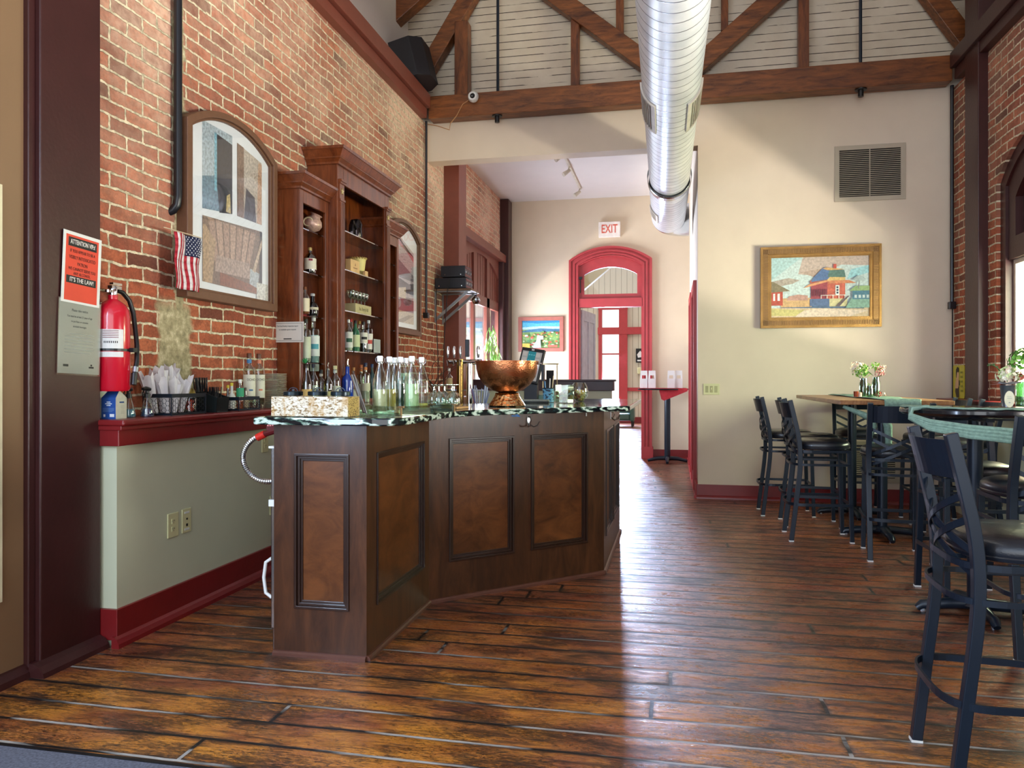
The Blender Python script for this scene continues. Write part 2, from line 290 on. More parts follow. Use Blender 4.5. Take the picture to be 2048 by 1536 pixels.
# ------------------------------------------------------------------ mesh helpers
class MB:
    def __init__(s): s.v = []; s.f = []; s.c = []; s.k = None
    def add(s, vs, fs, col=None):
        n = len(s.v); s.v += [tuple(v) for v in vs]; s.f += [tuple(i + n for i in f) for f in fs]; s.c += [col if col is not None else s.k] * len(fs); return s
    def xf(s, m):
        s.v = [tuple(m @ Vector(v)) for v in s.v]; return s
    def join(s, o, m=None):
        return s._j(o, m)
    def _j(s, o, m):
        n = len(s.v); s.v += [tuple(m @ Vector(v)) if m else v for v in o.v]; s.f += [tuple(i + n for i in f) for f in o.f]; s.c += o.c; return s
    def box(s, x0, x1, y0, y1, z0, z1, col=None):
        return s.add([(x0, y0, z0), (x1, y0, z0), (x1, y1, z0), (x0, y1, z0), (x0, y0, z1), (x1, y0, z1), (x1, y1, z1), (x0, y1, z1)],
                     [(0, 3, 2, 1), (4, 5, 6, 7), (0, 1, 5, 4), (1, 2, 6, 5), (2, 3, 7, 6), (3, 0, 4, 7)], col)
    def cbox(s, cx, cy, cz, sx, sy, sz, col=None): return s.box(cx - sx / 2, cx + sx / 2, cy - sy / 2, cy + sy / 2, cz - sz / 2, cz + sz / 2, col)
    def beam(s, p, q, w, h, up=(0, 0, 1), col=None):
        p = Vector(p); q = Vector(q); d = (q - p).normalized(); u = Vector(up)
        if abs(d.dot(u)) > .98: u = Vector((0, 1, 0))
        a = d.cross(u).normalized(); b = a.cross(d).normalized(); a *= w / 2; b *= h / 2
        return s.add([p - a - b, p + a - b, p + a + b, p - a + b, q - a - b, q + a - b, q + a + b, q - a + b],
                     [(0, 3, 2, 1), (4, 5, 6, 7), (0, 1, 5, 4), (1, 2, 6, 5), (2, 3, 7, 6), (3, 0, 4, 7)], col)
    def prism(s, poly, z0, z1, axis='z', col=None):
        n = len(poly); A = sum(poly[i][0] * poly[(i + 1) % n][1] - poly[(i + 1) % n][0] * poly[i][1] for i in range(n))
        if A < 0: poly = poly[::-1]
        T = {'z': lambda a, b, c: (a, b, c), 'x': lambda a, b, c: (c, a, b), 'y': lambda a, b, c: (a, c, b)}[axis]
        vs = [T(a, b, z0) for a, b in poly] + [T(a, b, z1) for a, b in poly]
        fs = [tuple(range(n))[::-1], tuple(range(n, 2 * n))] + [(i, (i + 1) % n, n + (i + 1) % n, n + i) for i in range(n)]
        if axis == 'y': fs = [f[::-1] for f in fs]
        return s.add(vs, fs, col)
    def strip(s, outer, inner, z0, z1, axis='z', close=False, col=None):
        n = len(outer); T = {'z': lambda a, b, c: (a, b, c), 'x': lambda a, b, c: (c, a, b), 'y': lambda a, b, c: (a, c, b)}[axis]
        vs = []
        for (a, b), (c, d) in zip(outer, inner): vs += [T(a, b, z0), T(a, b, z1), T(c, d, z1), T(c, d, z0)]
        fs = []
        for i in range(n if close else n - 1):
            j = (i + 1) % n
            for k in range(4): fs.append((4 * i + k, 4 * j + k, 4 * j + (k + 1) % 4, 4 * i + (k + 1) % 4))
        if not close: fs += [(0, 1, 2, 3), tuple(4 * (n - 1) + k for k in (3, 2, 1, 0))]
        return s.add(vs, fs, col)
    def lathe(s, prof, n=20, c=(0, 0, 0), cap=True, col=None):
        vs = []; fs = []
        for r, z in prof:
            for i in range(n): a = 2 * pi * i / n; vs.append((c[0] + r * cos(a), c[1] + r * sin(a), c[2] + z))
        for k in range(len(prof) - 1):
            for i in range(n): j = (i + 1) % n; fs.append((k * n + i, k * n + j, (k + 1) * n + j, (k + 1) * n + i))
        if cap:
            if prof[0][0] > 1e-5: fs.append(tuple(range(n))[::-1])
            if prof[-1][0] > 1e-5: fs.append(tuple((len(prof) - 1) * n + i for i in range(n)))
        return s.add(vs, fs, col)
    def cyl(s, c, r, h, n=16, col=None): return s.lathe([(r, 0), (r, h)], n, c, True, col)
    def tube(s, pts, r, n=8, closed=False, col=None, flat=None, up=(0, 0, 1)):
        if len(pts) > 4 and not flat and up == (0, 0, 1):
            e = [max(p[i] for p in pts) - min(p[i] for p in pts) for i in range(3)]
            if min(e[:2]) < .35 * max(e): up = (1, 0, 0) if e[0] < e[1] else (0, 1, 0)
        pts = [Vector(p) for p in pts]; m = len(pts); vs = []; fs = []
        for i, p in enumerate(pts):
            if closed: d = (pts[(i + 1) % m] - pts[i - 1]).normalized()
            else: d = (pts[min(i + 1, m - 1)] - pts[max(i - 1, 0)]).normalized()
            u = Vector(up)
            if abs(d.dot(u)) > .95: u = Vector((0, 1, 0)) if abs(d.y) < .9 else Vector((1, 0, 0))
            a = d.cross(u).normalized(); b = a.cross(d).normalized(); rr = r[i] if isinstance(r, (list, tuple)) else r
            if flat:
                w, h = flat
                for sa, sb in ((-1, -1), (1, -1), (1, 1), (-1, 1)): vs.append(p + a * sa * w / 2 + b * sb * h / 2)
            else:
                for k in range(n): t = 2 * pi * k / n; vs.append(p + a * cos(t) * rr + b * sin(t) * rr)
        if flat: n = 4
        for i in range(m if closed else m - 1):
            j = (i + 1) % m
            for k in range(n): l = (k + 1) % n; fs.append((i * n + k, i * n + l, j * n + l, j * n + k))
        if not closed: fs += [tuple(range(n))[::-1], tuple((m - 1) * n + k for k in range(n))]
        return s.add(vs, fs, col)
    def quad(s, a, b, c, d, col=None): return s.add([a, b, c, d], [(0, 1, 2, 3)], col)
    def poly(s, pts, col=None): return s.add(pts, [tuple(range(len(pts)))], col)
    def sphere(s, c, r, n=12, m=8, sc=(1, 1, 1), col=None):
        vs = []; fs = []
        for j in range(m + 1):
            t = pi * j / m
            for i in range(n): a = 2 * pi * i / n; vs.append((c[0] + r * sc[0] * sin(t) * cos(a), c[1] + r * sc[1] * sin(t) * sin(a), c[2] - r * sc[2] * cos(t)))
        for j in range(m):
            for i in range(n): k = (i + 1) % n; fs.append((j * n + i, j * n + k, (j + 1) * n + k, (j + 1) * n + i))
        return s.add(vs, fs, col)

def wloc(o):
    m = Matrix.Identity(4); ch = []
    while o is not None: ch.append(o); o = o.parent
    for x in reversed(ch): m = m @ Matrix.LocRotScale(x.location, x.rotation_euler, x.scale)
    return m
def obj(name, mb, mat, parent=None, world=False, smooth=False, bevel=0, label=None, loc=None, solid=0, sub=0):
    if world and parent is not None: mb.xf(wloc(parent).inverted())
    me = bpy.data.meshes.new(name); me.from_pydata(mb.v, [], mb.f); me.update()
    if any(c is not None for c in mb.c):
        at = me.color_attributes.new('Col', 'FLOAT_COLOR', 'CORNER'); i = 0
        for p, c in zip(me.polygons, mb.c):
            c = c or (.5, .5, .5, 1)
            for k in p.loop_indices: at.data[k].color = c
    o = bpy.data.objects.new(name, me); COL.objects.link(o); me.materials.append(mat)
    if parent is not None: o.parent = parent
    if loc: o.location = loc
    if smooth:
        for p in me.polygons: p.use_smooth = True
        try: me.set_sharp_from_angle(angle=radians(40))
        except Exception: pass
    if sub: m = o.modifiers.new('s', 'SUBSURF'); m.levels = sub; m.render_levels = sub
    if solid: m = o.modifiers.new('t', 'SOLIDIFY'); m.thickness = solid; m.offset = 0
    if bevel: m = o.modifiers.new('b', 'BEVEL'); m.width = bevel; m.segments = 2; m.limit_method = 'ANGLE'; m.angle_limit = radians(40)
    if label: o['label'] = label
    return o
def tag(o, label, cat, group=None):
    o['label'] = label; o['category'] = cat
    if group: o['group'] = group
    return o
def thing(name, label, cat, loc=(0, 0, 0), rz=0, group=None):
    o = bpy.data.objects.new(name, None); COL.objects.link(o); o.location = loc; o.rotation_euler = (0, 0, rz); o.empty_display_size = .05
    return tag(o, label, cat, group)
def struct(name, mb, mat, parent=None, **kw):
    o = obj(name, mb, mat, parent, **kw)
    if parent is None: o['kind'] = 'structure'
    return o
def one(name, mb, mat, label, cat, group=None, **kw): return tag(obj(name, mb, mat, **kw), label, cat, group)
def dup(root, loc, rz=0, label=None, group=None):
    def cp(o, par):
        c = o.copy(); COL.objects.link(c)
        if par: c.parent = par
        for ch in [x for x in KIDS.get(o.name, [])] or [x for x in bpy.data.objects if x.parent == o]: cp(ch, c)
        return c
    r = cp(root, None); r.location = loc; r.rotation_euler = (0, 0, rz)
    if label: r['label'] = label
    if group: r['group'] = group
    return r
KIDS = {}
def text(body, size, col, parent, loc, rot, name='lettering', ext=.0006, align='CENTER', sx=1.0, label=None, mat=None, bold=0):
    cu = bpy.data.curves.new(name, 'FONT'); cu.body = body; cu.size = size; cu.align_x = align; cu.align_y = 'CENTER'; cu.extrude = ext; cu.offset = bold; cu.resolution_u = 2
    to = bpy.data.objects.new('tmp', cu); COL.objects.link(to)
    dg = bpy.context.evaluated_depsgraph_get(); me = bpy.data.meshes.new_from_object(to.evaluated_get(dg))
    bpy.data.objects.remove(to); me.name = name
    o = bpy.data.objects.new(name, me); COL.objects.link(o); me.materials.clear(); me.materials.append(mat or plain('ink_' + col, col, .6, var=.0))
    o.parent = parent; o.location = loc; o.rotation_euler = rot; o.scale = (sx, 1, 1)
    if label: o['label'] = label
    return o
RL = (radians(90), 0, radians(90))     # facing +X (things on the left wall)
RB = (radians(90), 0, 0)               # facing -Y (things on the back walls)

def arch_pts(y0, y1, zs, rise, n=20):
    """segmental arch from (y0,zs) up and over to (y1,zs)"""
    w = (y1 - y0) / 2; R = (w * w + rise * rise) / (2 * rise); cy = (y0 + y1) / 2; cz = zs + rise - R; a0 = math.asin(w / R)
    return [(cy - R * sin(a0 - 2 * a0 * i / n), cz + R * cos(a0 - 2 * a0 * i / n)) for i in range(n + 1)]

# ================================================================== THE SETTING
W = 2.70; YB = 8.23; YF = 12.2
struct('floor', MB().box(-4.2, 4.2, -2.6, 22.2, -.06, 0), FLOOR)
one('carpet', MB().box(-2.62, 1.5, -2.6, 2.165, .0005, .009), CARPET, 'blue-grey carpet ending along a floorboard at the front left corner', 'carpet')
one('carpet_edge_strip', MB().box(-2.62, 1.5, 2.165, 2.18, .0005, .011), BLACK, 'thin black strip edging the blue-grey carpet', 'edge strip')
def wall_with_arch(x0, x1, ya, yb, zt, opens, mat, name):
    """wall in the X slab x0..x1 from ya to yb with arched openings (y0,y1,sill,spring,rise)"""
    m = MB(); y = ya
    for (o0, o1, sill, spring, rise) in sorted(opens):
        if o0 > y: m.box(x0, x1, y, o0, 0, zt)
        m.box(x0, x1, o0, o1, 0, sill)
        a = arch_pts(o0, o1, spring, rise) if rise else [(o0, spring), (o1, spring)]
        for (p, q), (r, t) in zip(a[:-1], a[1:]):
            m.add([(x0, p, q), (x1, p, q), (x1, r, t), (x0, r, t), (x0, p, zt), (x1, p, zt), (x1, r, zt), (x0, r, zt)], [(0, 1, 2, 3), (4, 7, 6, 5), (0, 4, 5, 1), (1, 5, 6, 2), (2, 6, 7, 3), (3, 7, 4, 0)])
        y = o1
    if y < yb: m.box(x0, x1, y, yb, 0, zt)
    return struct(name, m, mat)
# right brick wall with two arched window openings
WR = [(5.72, 7.22, 1.07, 2.90, .33), (2.1, 3.6, 1.07, 2.90, .33)]
wall_with_arch(W, W + .3, -2.6, 8.5, 4.1, WR, BRICK, 'wall_right')
# left: olive painted wall, brick wall of the bar, brick wall of the back room
struct('wall_left', MB().box(-3.0, -2.65, -2.6, 2.80, 0, 4.1), OLIVE)
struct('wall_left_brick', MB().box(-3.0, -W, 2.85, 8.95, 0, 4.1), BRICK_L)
wall_with_arch(-2.76, -W, 8.95, YF + .2, 4.2, [(9.22, 11.93, .75, 3.22, 0)], BRICK_B, 'wall_left_back')
struct('wall_upper_left', MB().box(-3.0, -2.92, -2.6, 8.3, 4.1, 6.2), CEIL)
struct('wall_upper_right', MB().box(2.92, 3.0, -2.6, 8.3, 4.1, 6.2), CEIL)
# back wall: solid right of the opening, header above it, boarded gable
struct('wall_back', MB().box(.26, 3.0, YB, YB + .2, 0, 4.4).box(-3.0, .26, YB, YB + .2, 3.69, 4.4), WALL)
struct('wall_gable', MB().box(-3.0, 3.0, YB - .02, YB + .2, 4.30, 7.6), BOARDS)
for s_, nm in ((-1, 'left'), (1, 'right')):
    x = s_ * 3.0
    struct('ceiling_slope_' + nm, MB().prism([(x, 6.2), (0, 7.9), (0, 8.0), (x, 6.3)], -2.6, 8.4, 'y'), CEIL)
struct('wall_passage', MB().box(.26, .42, YB + .2, YF, 0, 4.2), plain('passage_wall_paint', '#dcd5cb', .7, var=.02, vs=3))
struct('ceiling_back', MB().box(-3.0, .42, YB + .2, YF + .2, 4.13, 4.22), CEIL)
# far wall with the arched door opening
m = MB(); dl, dr = -1.62, -.315
m.box(-3.0, dl + .14, YF, YF + .15, 0, 4.2).box(dr - .14, .42, YF, YF + .15, 0, 4.2)
a = arch_pts(dl + .14, dr - .14, 3.05, .14)
for (p, q), (r, t) in zip(a[:-1], a[1:]):
    m.add([(p, YF, q), (r, YF, t), (r, YF + .15, t), (p, YF + .15, q), (p, YF, 4.2), (r, YF, 4.2), (r, YF + .15, 4.2), (p, YF + .15, 4.2)], [(0, 3, 2, 1), (4, 5, 6, 7), (0, 1, 5, 4), (1, 2, 6, 5), (2, 3, 7, 6), (3, 0, 4, 7)])
struct('wall_far', m, plain('far_wall_paint', '#dccbb0', .75, var=.03, vs=3, bump=.0005))
# far room
FB = make_vboards('cream_beaded_boards', '#cfc8b4', .16)
m = MB().box(-3.4, -1.98, 22.1, 22.2, 0, 5.6).box(-1.48, 2.0, 22.1, 22.2, 0, 5.6).box(-1.98, -1.48, 22.1, 22.2, 0, .62).box(-1.98, -1.48, 22.1, 22.2, 3.3, 5.6)
struct('wall_far_room', m, FB)
struct('wall_far_room_left', MB().box(-3.5, -3.4, 12.35, 22.2, 0, 5.6), make_vboards('cream_side_boards', '#cbc4ae', .16, 'Y'))
struct('wall_far_room_right', MB().box(2.0, 2.1, 12.35, 22.2, 0, 5.6), WALL)
struct('ceiling_far_room', MB().box(-3.5, 2.1, 12.35, 22.2, 5.6, 5.7), CEIL)
m = MB().prism([(-3.4, 2.2), (-.5, 4.6), (-.5, 5.6), (-3.4, 5.6)], 17.8, 18.0, 'y'); struct('trim_sloped_soffit', m, plain('soffit_paint', '#a99c78', .7, var=.03))
# window of the far room
wn = bpy.data.objects.new('window_far', None); COL.objects.link(wn); wn['kind'] = 'structure'; wn.location = (-1.73, 22.05, 0)
obj('window_frame', MB().box(-2.08, -1.98, 22.0, 22.1, .55, 3.35).box(-1.5, -1.26, 22.0, 22.1, .55, 3.35).box(-2.09, -1.25, 21.99, 22.1, 3.24, 3.36).box(-2.1, -.4, 21.98, 22.1, 2.53, 2.73).box(-2.1, -1.2, 21.96, 22.1, .5, .66), DRED, wn, world=True)
obj('sash_bar', MB().box(-1.98, -1.5, 22.03, 22.07, 1.95, 1.99), DRED, wn, world=True)
obj('pane', MB().box(-1.98, -1.5, 22.085, 22.09, .66, 3.24), PANE, wn, world=True)
struct('trim_far_chair_rail', MB().box(-1.26, 2.0, 22.04, 22.1, .91, 1.01), DRED)
struct('baseboard_far_room', MB().box(-3.4, 2.0, 22.06, 22.1, 0, .17), RED)

# ------------------------------------------------------------------ posts, plates, ledge, skirting
def post(nm, x0, x1, y0, y1, z1, bead=0):
    m = MB().box(x0, x1, y0, y1, 0, z1)
    if bead: m.box(min(x0, x1), max(x0, x1) , y0 - .0, y1, 0, .001)
    return struct(nm, m, MAROON, bevel=.006)
post('trim_post_left', -2.80, -2.60, 2.74, 3.086, 5.4)
struct('trim_post_left_batten', MB().box(-2.80, -2.625, 2.705, 2.74, 0, 5.4), MAROON, bevel=.004)
struct('trim_post_back_room', MB().box(-2.85, -2.51, 8.86, 9.2, 0, 4.12), BROWNRED, bevel=.006)
struct('trim_post_far_corner', MB().box(-2.85, -2.56, 11.93, 12.19, 0, 4.12), MAROON, bevel=.006)
post('trim_post_right', 2.62, 2.9, 7.40, 7.71, 6.0)
for s_, nm in ((-1, 'left'), (1, 'right')):
    def bx(m, a, b, *r): return m.box(min(s_ * a, s_ * b), max(s_ * a, s_ * b), *r)
    m = MB(); bx(m, 2.63, 2.92, -2.6, 8.0, 4.10, 4.20); struct('trim_wall_plate_lower_' + nm, m, BROWNRED if s_ < 0 else MAROON, bevel=.004)
    m = MB(); bx(m, 2.59, 2.92, -2.6, 8.0, 4.205, 4.35); struct('trim_wall_plate_' + nm, m, BROWNRED if s_ < 0 else MAROON, bevel=.004)
# low wall and ledge on the left
LW = 2.53
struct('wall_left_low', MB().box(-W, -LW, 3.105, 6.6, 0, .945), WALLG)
def ledge(nm, x0, x1, y0, y1):
    r = MB().box(x0, x1, y0, y1, 1.025, 1.053); o = struct(nm, r, RED, bevel=.008)
    s_ = 1 if x1 > 0 and x0 > 0 else -1
    return o
ledge('trim_ledge_left', -W, -2.465, 3.07, 8.85)
struct('trim_ledge_left_fascia', MB().box(-W, -2.50, 3.08, 6.6, .931, 1.026).box(-W, -2.48, 3.072, 6.6, 1.005, 1.0255), RED, bevel=.003)
struct('baseboard_left', MB().box(-W, -2.515, 3.088, 6.6, .03, .173), RED, bevel=.003)
struct('baseboard_left_shoe', MB().prism([(-2.53, 0), (-2.49, 0), (-2.492, .02), (-2.503, .04), (-2.516, .052), (-2.53, .052)], 3.07, 6.6, 'y'), RED)
struct('baseboard_left_front_shoe', MB().prism([(-2.62, 0), (-2.545, 0), (-2.55, .02), (-2.57, .045), (-2.6, .058), (-2.62, .058)], 2.70, 3.08, 'y').prism([(-2.66, 0), (-2.61, 0), (-2.615, .025), (-2.635, .05), (-2.66, .055)], -2.6, 2.72, 'y'), MAROON)
# lower back counter standing in front of the ledge, under the cabinets
one('back_counter', MB().box(-2.49, -2.20, 4.95, 8.6, 1.02, 1.052).box(-2.47, -2.23, 5.0, 8.6, 0, 1.02), CHERRYD, 'cherry back counter under the tall bar cabinets', 'counter', bevel=.004)
# right wainscot ledge
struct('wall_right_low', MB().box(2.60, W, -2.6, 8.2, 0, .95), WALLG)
struct('trim_ledge_right', MB().box(2.53, W + .12, -2.6, 8.2, 1.025, 1.058).box(2.57, W, -2.6, 8.2, .94, 1.025), RED, bevel=.006)
# back wall baseboards
def base(nm, x0, x1, y, h=.146): struct(nm, MB().box(x0, x1, y - .018, y, 0, h), RED, bevel=.003); struct(nm + '_shoe', MB().prism([(y - .018, 0), (y - .04, 0), (y - .038, .015), (y - .028, .03), (y - .018, .035)], x0, x1, 'x'), RED)
base('baseboard_back', .245, 2.6, YB); base('baseboard_far_right', -.3, .25, YF); base('baseboard_far_left', -2.5, -1.64, YF)
struct('baseboard_passage', MB().box(.235, .26, YB, YF - .03, 0, .146).box(.22, .26, YB - .02, YF - .03, 0, .03), DRED, bevel=.003)

# ------------------------------------------------------------------ roof truss against the gable
t = thing('roof_truss', 'dark old timber roof truss spanning the room in front of the boarded gable', 'roof truss', (0, 8.08, 4.1))
obj('bottom_chord', MB().box(-2.62, 2.62, 8.02, 8.205, 4.10, 4.345), TRUSS, t, world=True, bevel=.008)
def web(nm, p, q, w, h, y=8.10): obj(nm, MB().beam((p[0], y, p[1]), (q[0], y, q[1]), w, h), TRUSSV if abs(p[0] - q[0]) < .05 else TRUSS, t, world=True, bevel=.006)
web('strut', (-2.76, 4.50), (-1.95, 5.77), .14, .17); web('strut', (2.80, 4.42), (2.2, 5.35), .14, .16)
web('diagonal_brace', (-.02, 4.33), (-2.15, 6.08), .14, .18, 8.09); web('diagonal_brace', (.1, 4.33), (2.2, 6.08), .14, .18, 8.09)
web('upright', (-2.25, 4.34), (-2.25, 5.14), .15, .15); web('upright', (-1.01, 4.34), (-1.01, 5.1), .09, .09); web('upright', (1.28, 4.34), (1.28, 6.0), .10, .10)
web('upright', (-.54, 4.85), (-.54, 6.4), .08, .08); web('upright', (.52, 4.80), (.52, 6.4), .07, .07)
web('rafter_foot', (-3.0, 5.17), (-1.7, 6.14), .16, .2, 7.9); web('rafter_foot', (3.0, 5.17), (1.7, 6.14), .16, .2, 7.9)
for x in (-1.85, 1.81): obj('tie_rod', MB().cyl((x, 8.07, 4.3), .016, 2.6, 8), BLKM, t, world=True, smooth=True, label='black iron tie rod')

# ------------------------------------------------------------------ spiral duct
DZ = 3.33; DR = .205
def dx(y): return .044 - .0094 * y
t = thing('air_duct', 'round galvanised spiral air duct running overhead and turning into the passage wall', 'duct', (dx(5), 5, DZ))
m = MB()
def duct_sec(m, y0, y1, r, n=40, steps=1):
    vs = []; fs = []
    for k in range(steps + 1):
        y = y0 + (y1 - y0) * k / steps
        for i in range(n): a = 2 * pi * i / n; vs.append((dx(y) + r * cos(a), y, DZ + r * sin(a)))
    for k in range(steps):
        for i in range(n): j = (i + 1) % n; fs.append((k * n + i, (k + 1) * n + i, (k + 1) * n + j, k * n + j))
    m.add(vs, fs)
duct_sec(m, -1.5, 8.0, DR, 48)
o = obj('duct_pipe', m, DUCT, t, world=True, smooth=True)
m = MB(); duct_sec(m, 8.0, 8.18, DR + .018, 48); duct_sec(m, 8.0, 8.001, DR + .018, 48)
obj('collar', m, STEEL, t, world=True, smooth=True, label='smooth sheet metal collar', solid=.004)
m = MB(); duct_sec(m, 8.18, 10.0, DR + .008, 48); obj('duct_end', m, DUCT, t, world=True, smooth=True)
m = MB(); n = 40; vs = []; fs = []; R = DR + .008
cx = dx(10.0)
for k in range(9):
    th = radians(90) * k / 8; rad = .26
    ox = cx + rad * (1 - cos(th)); oy = 10.0 + rad * sin(th)
    for i in range(n): a = 2 * pi * i / n; vs.append((ox + R * cos(a) * cos(th), oy - R * cos(a) * sin(th), DZ + R * sin(a)))
for k in range(8):
    for i in range(n): j = (i + 1) % n; fs.append((k * n + i, (k + 1) * n + i, (k + 1) * n + j, k * n + j))
m.add(vs, fs); obj('elbow', m, STEEL, t, world=True, smooth=True)
def duct_grille(y0, y1, a0, a1, R, f=.03):
    o = MB(); k = 12
    def arc(ya, yb, aa, ab, r0=R, r1=R + .012, n=k):
        pts = [radians(aa + (ab - aa) * i / n) for i in range(n + 1)]
        vs = []; fs = []
        for a in pts:
            for (y, r) in ((ya, r0), (yb, r0), (yb, r1), (ya, r1)): vs.append((dx(y) + r * cos(a), y, DZ + r * sin(a)))
        for i in range(n):
            for q in range(4): fs.append((4 * i + q, 4 * i + (q + 1) % 4, 4 * (i + 1) + (q + 1) % 4, 4 * (i + 1) + q))
        fs += [(3, 2, 1, 0), tuple(4 * n + q for q in range(4))]
        o.add(vs, fs)
    da = math.degrees(f / R)
    arc(y0, y0 + f, a0, a1); arc(y1 - f, y1, a0, a1); arc(y0 + f, y1 - f, a0, a0 + da, n=3); arc(y0 + f, y1 - f, a1 - da, a1, n=3)
    g = obj('air_grille', o, plain('cream_grille', '#cfc6b8', .5), t, world=True)
    o = MB(); arc(y0 + f, y1 - f, a0 + da, a1 - da, R, R + .003)
    h = obj('grille_throat', o, plain('grille_inside', '#8f8a80', .7), g); h.data.transform(wloc(t).inverted())
    o = MB(); q = 7
    for i in range(1, q):
        aa = a0 + da + (a1 - a0 - 2 * da) * i / q; arc(y0 + f, y1 - f, aa - .6, aa + .6, R + .002, R + .010, 1)
    h = obj('grille_blade', o, plain('cream_grille', '#cfc6b8', .5), g); h.data.transform(wloc(t).inverted())
duct_grille(5.45, 6.05, 180, 238, DR + .001); duct_grille(5.45, 6.05, 302, 360, DR + .001); duct_grille(9.1, 9.5, 190, 235, DR + .009)
obj('hanger_strap', MB().box(dx(6.9) - .01, dx(6.9) + .01, 6.88, 6.9, DZ + DR, 7.4), GREYM, t, world=True)

# ------------------------------------------------------------------ window assembly of the right wall
def arched_window(nm, y0, y1, sx):
    yc = (y0 + y1) / 2
    w = bpy.data.objects.new(nm, None); COL.objects.link(w); w['kind'] = 'structure'; w.location = (W + .12, yc, 1.07)
    X0, X1 = W + .05, W + .17
    A = arch_pts(y0, y1, 2.90, .33); out = [(y0, 1.058)] + A + [(y1, 1.058)]
    f = .10; I = arch_pts(y0 + f, y1 - f, 2.86, .27); inn = [(y0 + f, 1.058)] + I + [(y1 - f, 1.058)]
    obj('window_frame', MB().strip(out, inn, X0 - .02, X1, 'x'), MAROON, w, world=True)
    # head panel: board with a recessed arched field of diagonal boarding
    hp = MB(); P = arch_pts(y0 + f, y1 - f, 2.86, .27); Q = arch_pts(y0 + f + .14, y1 - f - .14, 2.74, .22)
    hp.strip([(y0 + f, 2.24)] + P + [(y1 - f, 2.24)], [(y0 + f + .14, 2.42)] + Q + [(y1 - f - .14, 2.42)], X0, X1, 'x')
    hp.box(X0 - .001, X1 - .001, y0 + f + .002, y1 - f - .002, 2.239, 2.419)
    obj('head_panel', hp, MAROON, w, world=True)
    db = MB(); y = y0 + f + .1
    zt = lambda yy: 2.74 + .24 * (1 - ((yy - yc) / (yc - y0 - f - .12)) ** 2)
    n = 14; dw = (y1 - y0 - 2 * f - .2) / n
    for i in range(n):
        ya = y + i * dw; db.box(X0 + .05 + .006 * (i % 2), X1, ya, ya + dw, 2.42, max(2.5, min(2.99, zt(ya + dw / 2))))
    obj('boarded_field', db, MAROON, w, world=True)
    obj('pane', MB().box(X0 + .07, X0 + .075, y0 + f, y1 - f, 1.06, 2.24), PANE, w, world=True)
    obj('sash', MB().strip([(y0 + f, 1.06), (y0 + f, 2.24), (y1 - f, 2.24), (y1 - f, 1.06)], [(y0 + f + .04, 1.10), (y0 + f + .04, 2.20), (y1 - f - .04, 2.20), (y1 - f - .04, 1.10)], X0 + .04, X0 + .10, 'x', True).box(X0 + .05, X0 + .09, yc - .02, yc + .02, 1.1, 2.2), plain('pale_sash', '#d9c9b4', .5), w, world=True)
    return w
arched_window('window_1', 5.72, 7.22, 1); arched_window('window_2', 2.1, 3.6, 1)
# ------------------------------------------------------------------ window wall of the back room (left)
w = bpy.data.objects.new('window_3', None); COL.objects.link(w); w['kind'] = 'structure'; w.location = (-2.72, 10.57, .75)
X0, X1 = -2.73, -2.69
fr = MB().box(X0, X1, 9.22, 9.62, .75, 2.31).box(X0, X1, 10.23, 10.33, .75, 2.31).box(X0, X1, 11.0, 11.2, .75, 2.31).box(X0, X1, 11.76, 11.93, .75, 2.31).box(X0, X1, 9.22, 11.93, .75, .85)
# upper boarding with three recessed panels under one arch
Y = [9.22, 9.75, 10.25, 10.42, 11.02, 11.18, 11.78, 11.93]
zt = lambda y: 2.62 + .42 * max(0, 1 - ((y - 10.72) / 1.25) ** 2) ** .6
def field(m, a, b, z0, z1, f):
    n = 12
    for i in range(n):
        p = a + (b - a) * i / n; q = a + (b - a) * (i + 1) / n
        m.add([(X1, p, f(p)), (X1, q, f(q)), (X1, q, z1), (X1, p, z1), (X1 - .03, p, f(p)), (X1 - .03, q, f(q))], [(0, 1, 2, 3), (0, 4, 5, 1)])
for a_, b_ in ((9.75, 10.25), (10.42, 11.02), (11.18, 11.78)): field(fr, a_, b_, 2.45, 3.1, zt)
for a_, b_ in ((9.22, 9.75), (10.25, 10.42), (11.02, 11.18), (11.78, 11.93)): fr.box(X0, X1, a_, b_, 2.31, 3.1)
fr.box(X0, X1, 9.22, 11.93, 2.31, 2.45)
obj('window_frame', fr, BROWNRED, w, world=True)
m = MB()
for a_, b_ in ((9.75, 10.25), (10.42, 11.02), (11.18, 11.78)):
    n = 8; d = (b_ - a_) / n
    for i in range(n): m.box(X0, X1 - .025 - .004 * (i % 2), a_ + i * d, a_ + i * d + d, 2.45, 3.1)
obj('boarded_field', m, BROWNRED, w, world=True)
obj('head_rail', MB().box(-2.78, -2.60, 9.2, 11.95, 3.10, 3.22), BROWNRED, w, world=True, bevel=.01)
obj('pane', MB().box(-2.722, -2.718, 9.62, 11.76, .85, 2.31), PANE, w, world=True)
struct('trim_window_3_right_jamb', MB().box(-2.80, -2.62, 11.79, 11.93, .75, 3.1), MAROON, bevel=.006)

